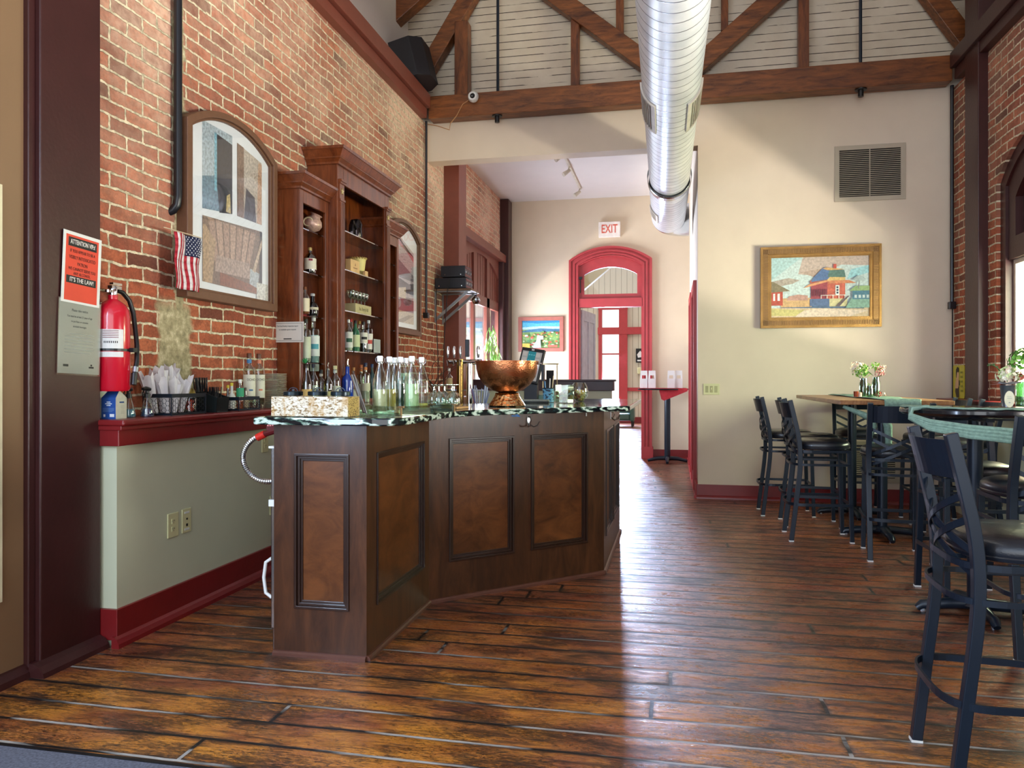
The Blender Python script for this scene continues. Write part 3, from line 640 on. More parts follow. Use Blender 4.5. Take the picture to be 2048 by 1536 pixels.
# ------------------------------------------------------------------ far door (arched red frame with transom)
d = bpy.data.objects.new('door_1', None); COL.objects.link(d); d['kind'] = 'structure'; d.location = (-.97, YF, 0)
def arch_band(o, i, y0, y1):
    """o,i=(x0,x1,spring,rise)"""
    A = [(o[0], 0)] + arch_pts(*o) + [(o[1], 0)]; B = [(i[0], 0)] + arch_pts(*i) + [(i[1], 0)]
    return MB().strip(A, B, y0, y1, 'y')
cs = arch_band((dl, dr, 3.14, .21), (dl + .035, dr - .035, 3.12, .20), YF - .07, YF + .01)
for k, (a_, dep) in enumerate(((.035, .045), (.065, .06), (.09, .035), (.115, .05))):
    cs.join(arch_band((dl + a_, dr - a_, 3.14 - a_ * .6, .21 - a_ * .3), (dl + a_ + .03, dr - a_ - .03, 3.14 - (a_ + .03) * .6, .21 - (a_ + .03) * .3), YF - dep, YF + .01))
obj('casing', cs, DRED, d, world=True)
obj('plinth_block', MB().box(dr - .15, dr + .02, YF - .085, YF, 0, .19).box(dl - .02, dl + .15, YF - .085, YF, 0, .19), DRED, d, world=True, bevel=.004)
obj('jamb', arch_band((dl + .138, dr - .138, 3.052, .16), (dl + .152, dr - .152, 3.04, .15), YF - .03, YF + .17).box(dl + .14, dl + .165, YF - .02, YF + .17, 0, 3.05).box(dr - .165, dr - .14, YF - .02, YF + .17, 0, 3.05), DRED, d, world=True)
obj('transom_bar', MB().box(dl + .14, dr - .14, YF - .03, YF + .12, 2.39, 2.53), DRED, d, world=True, bevel=.004)
iA = (dl + .145, dr - .145, 3.05, .15); iB = (-1.385, -.545, 2.91, .12)
A = [(iA[0], 2.53)] + arch_pts(*iA) + [(iA[1], 2.53)]; B = [(iB[0], 2.60)] + arch_pts(*iB) + [(iB[1], 2.60)]
obj('transom_sash', MB().strip(A, B, YF + .02, YF + .08, 'y').box(iA[0], iA[1], YF + .018, YF + .082, 2.528, 2.60), DRED, d, world=True)
obj('transom_pane', MB().prism(B, YF + .048, YF + .052, 'y'), PANE, d, world=True)
obj('transom_latch', MB().tube([(-1.44, YF - .02, 2.86), (-1.44, YF - .03, 2.62)], .008, 6).box(-1.46, -1.41, YF - .04, YF, 2.84, 2.88), BLACK, d, world=True)
# open leaf swung into the far room
lf = bpy.data.objects.new('door_leaf', None); COL.objects.link(lf); lf.location = (-1.455, YF + .18, 0); lf.rotation_euler = (0, 0, radians(-82 + 180)); lf['kind'] = 'structure'; lf['label'] = 'open pale grey panelled door leaf'
PG = plain('pale_door_paint', '#b9bcc6', .5); 
m = MB().box(0, -.0 + .9, -.02, .02, .01, .2)
m = MB().box(0, .1, -.022, .022, .01, 2.37).box(.82, .92, -.022, .022, .01, 2.37).box(.1, .82, -.022, .022, .01, .22).box(.1, .82, -.022, .022, 2.2, 2.37).box(.1, .82, -.022, .022, 1.0, 1.12).box(.42, .5, -.022, .022, .2, 2.2).box(.1, .82, -.01, .01, .2, 2.2)
lf.rotation_euler = (0, 0, radians(82)); obj('door_panel', m, PG, lf)
# passage doors on the right side wall
for k, (a_, b_, z) in enumerate(((8.62, 9.62, 2.33), (10.25, 11.2, 2.38))):
    dd = bpy.data.objects.new('door_%d' % (k + 2), None); COL.objects.link(dd); dd['kind'] = 'structure'; dd.location = (.26, (a_ + b_) / 2, 0)
    obj('casing', MB().strip([(a_, 0), (a_, z), (b_, z), (b_, 0)], [(a_ + .1, 0), (a_ + .1, z - .1), (b_ - .1, z - .1), (b_ - .1, 0)], .222, .27, 'x'), DRED, dd, world=True, bevel=.004)
    obj('door_panel', MB().box(.25, .268, a_ + .1, b_ - .1, .01, z - .1), RED, dd, world=True)
# half wall with a maroon cap
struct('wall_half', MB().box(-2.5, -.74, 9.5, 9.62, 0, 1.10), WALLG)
struct('trim_half_wall_cap', MB().box(-2.55, -.71, 9.47, 9.65, 1.10, 1.225).box(-2.55, -.69, 9.45, 9.67, 1.215, 1.24), MAROON, bevel=.005)
# outside ground and greenery seen through the windows
struct('ground_outside', MB().box(-30, -3.6, -8, 30, -.12, -.02).box(3.6, 30, -8, 30, -.12, -.02), plain('pavement', '#b8b4a6', .9))
struct('wall_neighbour_house', MB().box(7.5, 12, 4, 12, -.1, 6), plain('pale_siding', '#dcd6cc', .8))

# ================================================================== BAR COUNTER
BP = [(-1.762, 3.161), (-1.319, 3.166), (-1.319, 4.05), (-.429, 4.906), (-.423, 6.30)]
bar = thing('bar_counter', 'dark walnut panelled bar counter with a green-black granite top', 'bar counter', (-1.1, 4.6, 0))
def frame_on(p, q):
    d = Vector((q[0] - p[0], q[1] - p[1], 0)); L = d.length; d.normalize(); nrm = Vector((d.y, -d.x, 0))
    return Matrix(((d.x, nrm.x, 0, p[0]), (d.y, nrm.y, 0, p[1]), (0, 0, 1, 0), (0, 0, 0, 1))), L
ZT = 1.043
def bar_side(p, q, panels, z0=.214, z1=.908):
    M_, L = frame_on(p, q)      # local: x along, y outward, z up
    fr = MB(); T = -.03
    xs = [0] + [v for a in panels for v in a] + [L]
    fr.box(0, L, T, 0, 0.0, z0).box(0, L, T, 0, z1, ZT)
    for i in range(0, len(xs), 2): fr.box(xs[i], xs[i + 1], T, 0, z0, z1)
    o = obj('front_frame', fr.xf(M_), BARW, bar, world=True)
    for a, b in panels:
        pn = obj('front_panel', MB().box(a, b, T - .01, -.018, z0, z1).xf(M_), BARP, bar, world=True)
        mo = MB()
        for k, (e, y) in enumerate(((0, .008), (.012, -.003), (.022, -.012))):
            mo.strip([(a + e, z0 + e), (a + e, z1 - e), (b - e, z1 - e), (b - e, z0 + e)], [(a + e + .012, z0 + e + .012), (a + e + .012, z1 - e - .012), (b - e - .012, z1 - e - .012), (b - e - .012, z0 + e + .012)], -.02, y, 'y', True)
        o2 = obj('panel_moulding', mo.xf(M_), plain('bar_moulding', '#2c170d', .3, coat=.3), pn, bevel=.002); o2.data.transform(wloc(pn).inverted())
    obj('base_bead', MB().prism([(0, 0), (.018, 0), (.017, .012), (.009, .02), (0, .022)], 0, L, 'x').xf(M_), BASEM, bar, world=True)
bar_side(BP[0], BP[1], [(.10, .362)])
bar_side(BP[1], BP[2], [(.115, .795)], .214, .908)
bar_side(BP[2], BP[3], [(.124, .556), (.675, 1.103)])
bar_side(BP[3], BP[4], [(.13, .62), (.74, 1.25)])
obj('carcass', MB().prism([(-1.755, 3.60), (-1.36, 3.60), (-1.35, 4.06), (-.46, 4.92), (-.46, 6.29), (-1.0, 6.29), (-1.0, 5.2), (-1.755, 4.4)], .01, 1.04), BARW, bar, world=True)
obj('carcass_top_rail', MB().prism([(-1.75, 3.19), (-1.35, 3.19), (-1.35, 3.6), (-1.75, 3.6)], .945, 1.04).box(-1.35, -1.345, 3.19, 4.05, .01, 1.04), BARW, bar, world=True)
def rpoly(pts, r, n=5):
    out = []; N = len(pts)
    for i in range(N):
        p = Vector(pts[i]).to_2d() if len(pts[i]) == 3 else Vector(pts[i]); a = Vector(pts[i - 1]); b = Vector(pts[(i + 1) % N])
        da = (a - p).normalized(); db = (b - p).normalized(); rr = r[i] if isinstance(r, list) else r
        for k in range(n + 1):
            t = k / n; q = (p + da * rr) * (1 - t) ** 2 + p * 2 * t * (1 - t) + (p + db * rr) * t * t; out.append((q.x, q.y))
    return out
gp = rpoly([(-1.80, 3.035), (-1.12, 3.035), (-1.13, 3.95), (-.262, 4.83), (-.255, 6.50), (-1.08, 6.50), (-1.08, 5.3), (-1.80, 4.55)], [.03, .12, .3, .06, .06, .02, .1, .02])
obj('granite_top', MB().prism(gp, ZT, 1.076), GRANITE, bar, world=True, bevel=.006, label='polished green-black granite bar top')
def coat_hook(p, nrm_deg, m=STEEL):
    h = bpy.data.objects.new('coat_hook', None); COL.objects.link(h); h.parent = bar
    h.location = Vector(p) - Vector(bar.location); h.rotation_euler = (0, 0, radians(nrm_deg)); h['label'] = 'steel coat hook under the granite'
    obj('hook_plate', MB().box(-.012, .012, -.006, 0, -.02, .035), m, h, bevel=.002)
    obj('hook_prong', MB().tube([(0, -.006, .03), (0, -.02, .03), (0, -.03, .01), (0, -.012, -.02)], .004, 6).tube([(0, -.008, -.01), (.02, -.03, -.028), (.035, -.05, -.02), (.045, -.06, .006)], .004, 6).tube([(0, -.008, -.01), (-.02, -.03, -.028), (-.035, -.045, -.02), (-.04, -.05, -.003)], .004, 6), m, h, smooth=True)
coat_hook((-.846, 4.504, .985), 43.9); coat_hook((-.423, 5.35, .985), 90); 
obj('blue_tape', MB().quad((-.93, 4.43 - .003, 1.035), (-.90, 4.452 - .003, 1.035), (-.885, 4.47 - .003, 1.018), (-.93, 4.425 - .003, 1.022)), plain('blue_tape', '#2f7fd0', .6), bar, world=True, label='scrap of blue tape', solid=.001)
obj('screw_cap', MB().cbox(-.53, 4.80, 1.02, .006, .01, .02).cbox(-1.316, 4.0, 1.03, .008, .008, .016), WHITE, bar, world=True)

# under-counter cooler behind the bar end
t = thing('undercounter_cooler', 'narrow stainless steel cooler standing behind the end of the bar', 'cooler', (-1.6, 3.4, 0))
obj('cabinet_body', MB().box(-1.80, -1.37, 3.20, 3.58, .10, .925), STEEL, t, world=True, bevel=.005)
obj('top_trim', MB().box(-1.808, -1.37, 3.195, 3.58, .66, .69).box(-1.808, -1.37, 3.195, 3.58, .925, .935), WHITE, t, world=True)
obj('foot', MB().cyl((-1.785, 3.22, 0), .014, .1, 10), STEEL, t, world=True)
obj('door_handle', MB().tube([(-1.80, 3.21, .42), (-1.83, 3.21, .40), (-1.84, 3.21, .33), (-1.83, 3.21, .26), (-1.80, 3.21, .24)], .008, 8), WHITE, t, world=True, smooth=True)
# flexible hose with red soda gun
t = thing('bar_gun_hose', 'ribbed steel hose with a red drinks gun, looping out from behind the bar end', 'hose', (-1.85, 3.3, .8))
P = []
for k in range(81):
    a = radians(112 + 205 * k / 80); P.append((-1.872 + .128 * cos(a), 3.30, .868 + .11 * sin(a)))
m = MB().tube(P, [.0125 + .0022 * (k % 2) for k in range(81)], 10)
obj('hose', MB().tube([Vector(P[0]).lerp(Vector(P[0]), 0)] + P[1:] + [(-1.76, 3.30, .79)], [.0135 if k % 2 else .0115 for k in range(82)], 12), STEEL, t, world=True, smooth=False)
obj('gun_sleeve', MB().tube([(-1.925, 3.30, .965), (-1.885, 3.30, .983)], .018, 10), plain('red_rubber', '#c8281c', .4), t, world=True, smooth=True, label='red rubber sleeve')
obj('gun_body', MB().tube([(-1.885, 3.30, .983), (-1.80, 3.30, 1.01)], [.015, .017], 10).box(-1.87, -1.80, 3.285, 3.315, 1.0, 1.02), plain('dark_red_plastic', '#5a1418', .3), t, world=True)
obj('button_row', MB().join(MB()).box(-1.868, -1.86, 3.288, 3.312, 1.02, 1.027).box(-1.856, -1.848, 3.288, 3.312, 1.021, 1.029).box(-1.844, -1.836, 3.288, 3.312, 1.022, 1.03).box(-1.832, -1.824, 3.288, 3.312, 1.023, 1.031), plain('pink_button', '#e08a88', .4), t, world=True)

# ================================================================== BACK-BAR CABINETS
def crown(mb, path, z0, steps):
    """stack of mouldings: path=(x_wall, x_front, y0, y1); steps=[(z_a,z_b,out)]"""
    xw, xf, y0, y1 = path
    for a, b, o, o2 in steps:
        mb.add([(xw, y0 - o, z0 + a), (xf + o, y0 - o, z0 + a), (xf + o, y1 + o, z0 + a), (xw, y1 + o, z0 + a), (xw, y0 - o2, z0 + b), (xf + o2, y0 - o2, z0 + b), (xf + o2, y1 + o2, z0 + b), (xw, y1 + o2, z0 + b)],
               [(0, 3, 2, 1), (4, 5, 6, 7), (0, 1, 5, 4), (1, 2, 6, 5), (2, 3, 7, 6), (3, 0, 4, 7)])
    return mb
CR = [(0, .012, .012, .012), (.012, .03, .012, .028), (.03, .038, .032, .032), (.038, .075, .034, .06), (.075, .09, .066, .07)]
def cabinet(nm, label, y0, y1, xf, ztop, stile, shelves, pil=False, zb=1.054, crown_h=.10, lab=None):
    c = thing(nm, label, 'cabinet', (-2.6, (y0 + y1) / 2, zb))
    xw = -2.695; zc = ztop - crown_h
    obj('side_panel', MB().box(xw, xf - .02, y0, y0 + .018, zb, zc), CHERRY, c, world=True)
    obj('side_panel', MB().box(xw, xf - .02, y1 - .018, y1, zb, zc), CHERRY, c, world=True)
    obj('back_panel', MB().box(xw, xw + .012, y0 + .018, y1 - .018, zb, zc), CHERRYD, c, world=True)
    obj('top_panel', MB().box(xw, xf - .02, y0 + .018, y1 - .018, zc - .03, zc), CHERRYD, c, world=True)
    zr = zc - (.13 if pil else .09)
    ff = MB().box(xf - .02, xf, y0, y0 + stile, zb, zc).box(xf - .02, xf, y1 - stile, y1, zb, zc).box(xf - .02, xf, y0 + stile, y1 - stile, zr, zc).box(xf - .02, xf, y0 + stile, y1 - stile, zb, zb + .03)
    obj('face_frame', ff, CHERRY, c, world=True, bevel=.003)
    k = crown_h / .09
    obj('crown_moulding', crown(MB(), (xw, xf, y0, y1), zc, [(a * k, b * k, o * k, p * k) for a, b, o, p in CR]), CHERRY, c, world=True)
    if pil:
        for ya in (y0 + .004, y1 - .104):
            p = MB().box(xf, xf + .012, ya + .01, ya + .09, zb, zc - .11).box(xf, xf + .03, ya, ya + .1, zc - .125, zc - .11).box(xf, xf + .022, ya + .003, ya + .097, zc - .14, zc - .125).box(xf, xf + .02, ya + .004, ya + .096, zc - .27, zc - .255)
            for q in range(6): p.box(xf + .012, xf + .018, ya + .017 + q * .0125, ya + .024 + q * .0125, zb, zc - .28)
            po = obj('pilaster', p, CHERRY, c, world=True)
            st = []
            for q in range(10): r = .027 if q % 2 == 0 else .011; a = pi / 2 + q * pi / 5; st.append((ya + .05 + r * cos(a), zc - .195 + r * sin(a)))
            s_ = obj('star_ornament', MB().prism(st, xf + .012, xf + .018, 'x'), plain('pale_gold', '#d8c98c', .3, .6), po); s_.data.transform(wloc(po).inverted())
    for z in shelves: obj('glass_shelf', MB().box(xw + .012, xf - .04, y0 + .02, y1 - .02, z - .008, z), glass('shelf_glass', '#d8efe4', .16), c, world=True)
    return c
CLS = [2.317, 2.012, 1.70, 1.36]
cabinet('display_cabinet', 'lower left wing of the cherry back-bar cabinets, beside the chair picture', 4.88, 5.328, -2.523, 2.665, .05, CLS)
cabinet('display_cabinet', 'tall middle cherry cabinet with fluted pilasters and gold stars', 5.33, 6.39, -2.451, 2.967, .10, [2.40, 2.10, 1.78, 1.467], True, crown_h=.115)
cabinet('display_cabinet', 'lower right wing of the cherry back-bar cabinets, beside the red-roofed picture', 6.392, 6.83, -2.523, 2.665, .05, CLS)

# ================================================================== ARCHED PICTURES
def arched_picture(nm, y0, label, art):
    y1 = y0 + .99
    t = thing(nm, label, 'picture', (-2.68, (y0 + y1) / 2, 1.70)); z0 = 1.70; zs = 2.70; rise = .15; f = .065
    A = [(y0, z0)] + arch_pts(y0, y1, zs, rise) + [(y1, z0)]; B = [(y0 + f, z0 + f)] + arch_pts(y0 + f, y1 - f, zs - .03, rise - .02) + [(y1 - f, z0 + f)]
    fm = plain('taupe_brown_frame', '#6a4732', .5, var=.08, vs=30, bump=.0008)
    B2 = [(y0 + f - .015, z0 + f - .015)] + arch_pts(y0 + f - .015, y1 - f + .015, zs - .022, rise - .015) + [(y1 - f + .015, z0 + f - .015)]
    obj('picture_frame', MB().strip(A, B2, -2.70, -2.63, 'x', True).strip(B2, B, -2.70, -2.645, 'x', True), fm, t, world=True, bevel=.004)
    obj('mount_board', MB().prism(B, -2.69, -2.665, 'x'), plain('white_mount', '#dfe4ea', .35, var=.02), t, world=True)
    a_ = MB(); art(a_, y0 + f, y1 - f, z0 + f, zs); obj('photo_print', a_, ARTW, t, world=True)
    obj('picture_glass', MB().prism(B, -2.655, -2.653, 'x'), glass('picture_glass', '#ffffff', .0, .02, .22), t, world=True)
    return t
_kk = [0]
def kk(): _kk[0] += 1; return _kk[0]
def pt(mb, pts, col, k): z_ = kk() % 40; mb.poly([(-2.6648 + .00022 * z_, y, z) for y, z in pts], hx(col))
def art_chair(mb, ya, yb, za, zs):
    W_ = yb - ya; X = lambda u: ya + u * W_; Z = lambda v: za + v * (zs - za + .06)
    _kk[0] = 0
    pt(mb, [(X(.14), Z(.47)), (X(.50), Z(.50)), (X(.50), Z(.985)), (X(.14), Z(.985))], '#b9cbd6', 1)
    pt(mb, [(X(.14), Z(.47)), (X(.36), Z(.49)), (X(.33), Z(.70)), (X(.14), Z(.66))], '#7f9cae', 2)
    pt(mb, [(X(.34), Z(.48)), (X(.50), Z(.50)), (X(.50), Z(.93)), (X(.28), Z(.95)), (X(.30), Z(.7))], '#3b3f49', 3)
    pt(mb, [(X(.28), Z(.6)), (X(.31), Z(.6)), (X(.31), Z(.95)), (X(.28), Z(.95))], '#86c3d8', 4)
    pt(mb, [(X(.42), Z(.5)), (X(.48), Z(.5)), (X(.47), Z(.62)), (X(.43), Z(.6))], '#d9c58f', 4)
    # upper right pane
    pt(mb, [(X(.56), Z(.50)), (X(.90), Z(.50)), (X(.90), Z(.91)), (X(.56), Z(.96))], '#cfc3b6', 1)
    pt(mb, [(X(.56), Z(.5)), (X(.65), Z(.5)), (X(.65), Z(.95)), (X(.56), Z(.96))], '#8f7465', 2)
    pt(mb, [(X(.65), Z(.5)), (X(.82), Z(.5)), (X(.80), Z(.66)), (X(.68), Z(.70))], '#56545e', 2)
    pt(mb, [(X(.83), Z(.5)), (X(.90), Z(.5)), (X(.90), Z(.9)), (X(.85), Z(.9))], '#d2a98c', 3)
    # lower pane with the slatted garden chair
    pt(mb, [(X(.14), Z(.045)), (X(.90), Z(.03)), (X(.90), Z(.455)), (X(.14), Z(.43))], '#8d7565', 1)
    for i in range(7):
        u = .20 + i * .09; pt(mb, [(X(.30 + i * .058), Z(.13)), (X(.345 + i * .058), Z(.13)), (X(u + .075), Z(.43)), (X(u), Z(.43))], '#c9a893' if i % 2 else '#bb9a86', 2)
    pt(mb, [(X(.14), Z(.045)), (X(.25), Z(.045)), (X(.29), Z(.30)), (X(.17), Z(.38)), (X(.14), Z(.38))], '#c3a482', 3)
    pt(mb, [(X(.28), Z(.12)), (X(.74), Z(.12)), (X(.72), Z(.22)), (X(.30), Z(.22))], '#bda496', 3)
    pt(mb, [(X(.34), Z(.045)), (X(.90), Z(.035)), (X(.90), Z(.075)), (X(.34), Z(.12))], '#9a5f44', 4)
    pt(mb, [(X(.86), Z(.05)), (X(.90), Z(.05)), (X(.90), Z(.45)), (X(.87), Z(.45))], '#2b2a2c', 4)
    pt(mb, [(X(.72), Z(.09)), (X(.84), Z(.07)), (X(.86), Z(.17)), (X(.73), Z(.19))], '#c3ccd2', 5)
    pt(mb, [(X(.76), Z(.18)), (X(.80), Z(.17)), (X(.895), Z(.36)), (X(.89), Z(.40))], '#d8bfa4', 5)
    pt(mb, [(X(.82), Z(.0)), (X(.985), Z(.0)), (X(.985), Z(.11)), (X(.82), Z(.11))], '#e8e8e2', 6)
def art_roof(mb, ya, yb, za, zs):
    _kk[0] = 0
    W_ = yb - ya; X = lambda u: ya + u * W_; Z = lambda v: za + v * (zs - za + .06)
    pt(mb, [(X(.08), Z(.05)), (X(.88), Z(.05)), (X(.88), Z(.80)), (X(.08), Z(.99))], '#c2b6bd', 1)
    pt(mb, [(X(.08), Z(.86)), (X(.88), Z(.76)), (X(.88), Z(.70)), (X(.08), Z(.98))], '#c86a72', 2)
    pt(mb, [(X(.08), Z(.74)), (X(.88), Z(.56)), (X(.88), Z(.50)), (X(.08), Z(.50))], '#6a6570', 2)
    pt(mb, [(X(.3), Z(.5)), (X(.7), Z(.46)), (X(.88), Z(.48)), (X(.88), Z(.36)), (X(.3), Z(.36))], '#3f3c44', 3)
    pt(mb, [(X(.08), Z(.36)), (X(.6), Z(.42)), (X(.6), Z(.30)), (X(.08), Z(.30))], '#d9c3a2', 4)
    pt(mb, [(X(.08), Z(.30)), (X(.88), Z(.30)), (X(.88), Z(.17)), (X(.08), Z(.17))], '#7a3f48', 3)
    pt(mb, [(X(.08), Z(.17)), (X(.88), Z(.17)), (X(.88), Z(.05)), (X(.08), Z(.05))], '#cbb892', 3)
    for q in range(12):
        pass
    pt(mb, [(X(.30 + .14 * cos(2 * pi * q / 14)), Z(.245 + .06 * sin(2 * pi * q / 14))) for q in range(14)], '#9a9ea2', 5)
    pt(mb, [(X(.25), Z(.05)), (X(.5), Z(.05)), (X(.88), Z(.14)), (X(.7), Z(.14))], '#8f7d52', 5)
arched_picture('arched_picture', 3.78, 'arched picture of a slatted garden chair behind window panes, nearest the flag', art_chair)
arched_picture('arched_picture', 6.838, 'arched picture with a red roof and a round ball, right of the cabinets', art_roof)

# pipes
one('pipe', MB().tube([(-2.665, 3.745, 4.1), (-2.665, 3.745, 2.25), (-2.668, 3.74, 2.20), (-2.69, 3.735, 2.17), (-2.71, 3.73, 2.16)], .022, 10), BLKPIPE, 'black pipe running down the brick beside the chair picture', 'pipe', smooth=True)
t = thing('conduit', 'thin black pipe in the corner where the brick meets the header', 'pipe', (-2.66, 8.12, 1.93))
obj('pipe_run', MB().tube([(-2.67, 8.10, 1.96), (-2.67, 8.10, 4.1)], .014, 8), BLKPIPE, t, world=True, smooth=True); obj('end_fitting', MB().cbox(-2.67, 8.10, 1.95, .06, .06, .06), BLKPIPE, t, world=True, bevel=.006)
t = thing('conduit', 'thin black pipe in the right corner of the cream wall', 'pipe', (2.62, 8.14, 1.93))
obj('pipe_run', MB().tube([(2.665, 8.16, 1.06), (2.665, 8.16, 1.95)], .006, 6).tube([(2.66, 8.16, 1.95), (2.66, 8.16, 4.1)], .017, 8), BLKPIPE, t, world=True, smooth=True); obj('end_fitting', MB().cbox(2.655, 8.15, 1.96, .06, .06, .07), BLKPIPE, t, world=True, bevel=.006)

# ================================================================== THINGS ON THE WALLS
t = thing('picture', 'gold-framed painting of a red railway depot on the cream back wall', 'painting', (1.456, YB - .03, 1.76))
x0, x1, z0, z1 = .882, 2.03, 1.765, 2.59
def rect(a, b, c, d): return [(a, c), (a, d), (b, d), (b, c)]
fb = MB()
for e0, e1, dp in ((0, .022, .055), (.022, .075, .045), (.075, .092, .03), (.092, .10, .035), (.10, .108, .022)):
    fb.strip(rect(x0 + e0, x1 - e0, z0 + e0, z1 - e0), rect(x0 + e1, x1 - e1, z0 + e1, z1 - e1), YB - dp, YB - .002, 'y', True)
obj('gilded_frame', fb, GOLD, t, world=True)
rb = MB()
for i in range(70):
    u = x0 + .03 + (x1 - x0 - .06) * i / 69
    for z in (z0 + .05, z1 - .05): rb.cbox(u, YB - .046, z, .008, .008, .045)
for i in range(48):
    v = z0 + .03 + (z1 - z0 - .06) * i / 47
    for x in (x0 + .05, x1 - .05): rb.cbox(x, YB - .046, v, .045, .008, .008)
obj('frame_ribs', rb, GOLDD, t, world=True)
_kk[0] = 0; cv = MB(); a0, a1, c0, c1 = x0 + .108, x1 - .108, z0 + .108, z1 - .108
U = lambda u: a0 + (u) * (a1 - a0); V = lambda v: c0 + v * (c1 - c0)
def pa(pts, col, k): cv.poly([(U(u), YB - .010 - .00012 * kk(), V(v)) for u, v in pts], hx(col))
def pr(u0, v0, u1, v1, col, k): pa([(u0, v0), (u1, v0), (u1, v1), (u0, v1)], col, k)
pr(0, 0, 1, 1, '#cfe0dc', 0)
pa([(0, 1), (0, .62), (.2, .86), (.32, 1)], '#b9d8d6', 1); pa([(.33, 1), (.28, .72), (.5, .68), (.72, .86), (1, .84), (1, 1)], '#cdb9ab', 1.5)
pa([(.0, .5), (.22, .56), (.3, .62), (.18, .66), (0, .6)], '#b8ab9c', 2); pa([(.3, .75), (.45, .66), (.62, .72), (.5, .80)], '#bfa796', 2.3); pa([(.78, .62), (1, .72), (1, .84), (.82, .78)], '#a8dbe0', 2)
pr(0, 0, 1, .16, '#d8c09c', 2); pa([(.25, 0), (.8, 0), (1, .1), (.5, .14), (.3, .1)], '#e6d2bc', 3); pa([(0, .03), (.25, .02), (.35, .12), (0, .15)], '#cfc47e', 3)
pa([(.1, .16), (.95, .13), (.95, .17), (.6, .19), (.12, .2)], '#55708e', 3); pr(.1, .17, .42, .32, '#d8b07c', 2); pa([(.16, .28), (.38, .28), (.38, .36), (.28, .38), (.18, .35)], '#c59a8a', 3)
pr(0, .2, .12, .44, '#c25540', 4); pa([(-.0, .42), (.2, .44), (.02, .60), (0, .6)], '#8a7e60', 5); pr(.02, .28, .04, .40, '#eef0ea', 6); pr(.065, .28, .09, .40, '#eef0ea', 6)
pr(.41, .3, .58, .58, '#a84a52', 4); pr(.58, .3, .76, .60, '#d26a52', 4); pr(.40, .18, .60, .30, '#5b7398', 5); pr(.6, .17, .78, .3, '#d8cf9c', 5)
pa([(.33, .48), (.58, .58), (.88, .56), (.60, .62), (.40, .55)], '#e0a070', 6); pa([(.58, .55), (.87, .55), (.80, .60), (.62, .61)], '#d88a60', 7)
pa([(.40, .56), (.58, .62), (.58, .70), (.40, .60)], '#b8604a', 5); pr(.58, .60, .76, .66, '#e2c07a', 6)
pa([(.41, .58), (.44, .66), (.54, .82), (.60, .82), (.60, .65), (.58, .62)], '#5d7aa6', 6); pa([(.58, .66), (.60, .77), (.75, .77), (.765, .65)], '#5d7f74', 7); pa([(.53, .80), (.57, .82), (.76, .78), (.58, .77)], '#e0b070', 8)
pr(.64, .80, .67, .87, '#d0594a', 8); pr(.66, .36, .70, .52, '#f0f3ee', 7)
for i in range(3): pr(.67, .38 + i * .045, .69, .41 + i * .045, '#394a60', 8)
for i in range(8): pr(.42 + i * .02, .34, .428 + i * .02, .46, '#6e3347', 6)
for i in range(5): pr(.51 + i * .06, .30, .518 + i * .06, .36, '#f2ede0', 8)
pr(.51, .35, .76, .36, '#f2ede0', 8); pa([(.66, .17), (.70, .17), (.80, .34), (.78, .34)], '#6a5a60', 9)
pa([(.76, .14), (1, .14), (1, .3), (.82, .3)], '#88b09c', 4); pr(.83, .28, 1, .42, '#4f8296', 5); pa([(.80, .42), (.86, .5), (1, .5), (1, .42)], '#9ab97c', 6)
for i in range(4): pr(.85 + i * .04, .30, .875 + i * .04, .35, '#c8d8d6', 6)
pa([(.885, .45), (.895, .45), (.90, .60), (.895, .6)], '#8a8a88', 6); pa([(.83, .6), (.89, .58), (.97, .6), (.93, .66), (.88, .67)], '#b4c6c4', 3)
obj('canvas', cv, ART, t, world=True)

t = thing('picture', 'small framed painting of a green valley town left of the red door', 'painting', (-2.08, YF - .03, 1.69))
x0, x1, z0, z1 = -2.45, -1.715, 1.69, 2.25
obj('picture_frame', MB().strip(rect(x0, x1, z0, z1), rect(x0 + .05, x1 - .05, z0 + .05, z1 - .05), YF - .035, YF - .002, 'y', True).strip(rect(x0 + .05, x1 - .05, z0 + .05, z1 - .05), rect(x0 + .06, x1 - .06, z0 + .06, z1 - .06), YF - .028, YF - .002, 'y', True), plain('rose_wood_frame', '#b06a5c', .4), t, world=True)
_kk[0] = 0; cv = MB(); a0, a1, c0, c1 = x0 + .06, x1 - .06, z0 + .06, z1 - .06
def pa(pts, col, k): cv.poly([(U(u), YF - .008 - .00012 * kk(), V(v)) for u, v in pts], hx(col))
pr(0, 0, 1, 1, '#8fb86a', 0); pr(0, .68, 1, 1, '#5fc0dc', 1); pa([(0, 1), (1, 1), (1, .93), (.4, .9), (0, .95)], '#2f8fc4', 2); pa([(0, .68), (1, .7), (1, .78), (.5, .8), (0, .76)], '#bfe6ea', 2)
pa([(0, .62), (.2, .68), (.5, .72), (1, .68), (1, .6), (0, .58)], '#4a7fa0', 3)
rr = random.Random(3)
for i in range(90):
    u, v = rr.random() * .94, rr.random() * .56; s_ = .03 + .05 * rr.random(); pr(u, v, min(1, u + s_), min(.62, v + s_ * .8), rr.choice(['#6fa058', '#a8c46a', '#4f8a5a', '#d8b45a', '#d88a4a', '#cfe0a8', '#c85a48', '#e8ead8']), 4 + (i % 3) * .5)
pa([(.3, 0), (.52, 0), (.5, .35), (.44, .4)], '#b8bcc8', 7); pa([(.4, .3), (.58, .3), (.58, .44), (.42, .46)], '#d8c0b8', 8); pr(.02, 0, .22, .16, '#d8b848', 7); pr(.7, .02, .95, .1, '#d86a54', 7)
obj('canvas', cv, ART, t, world=True)

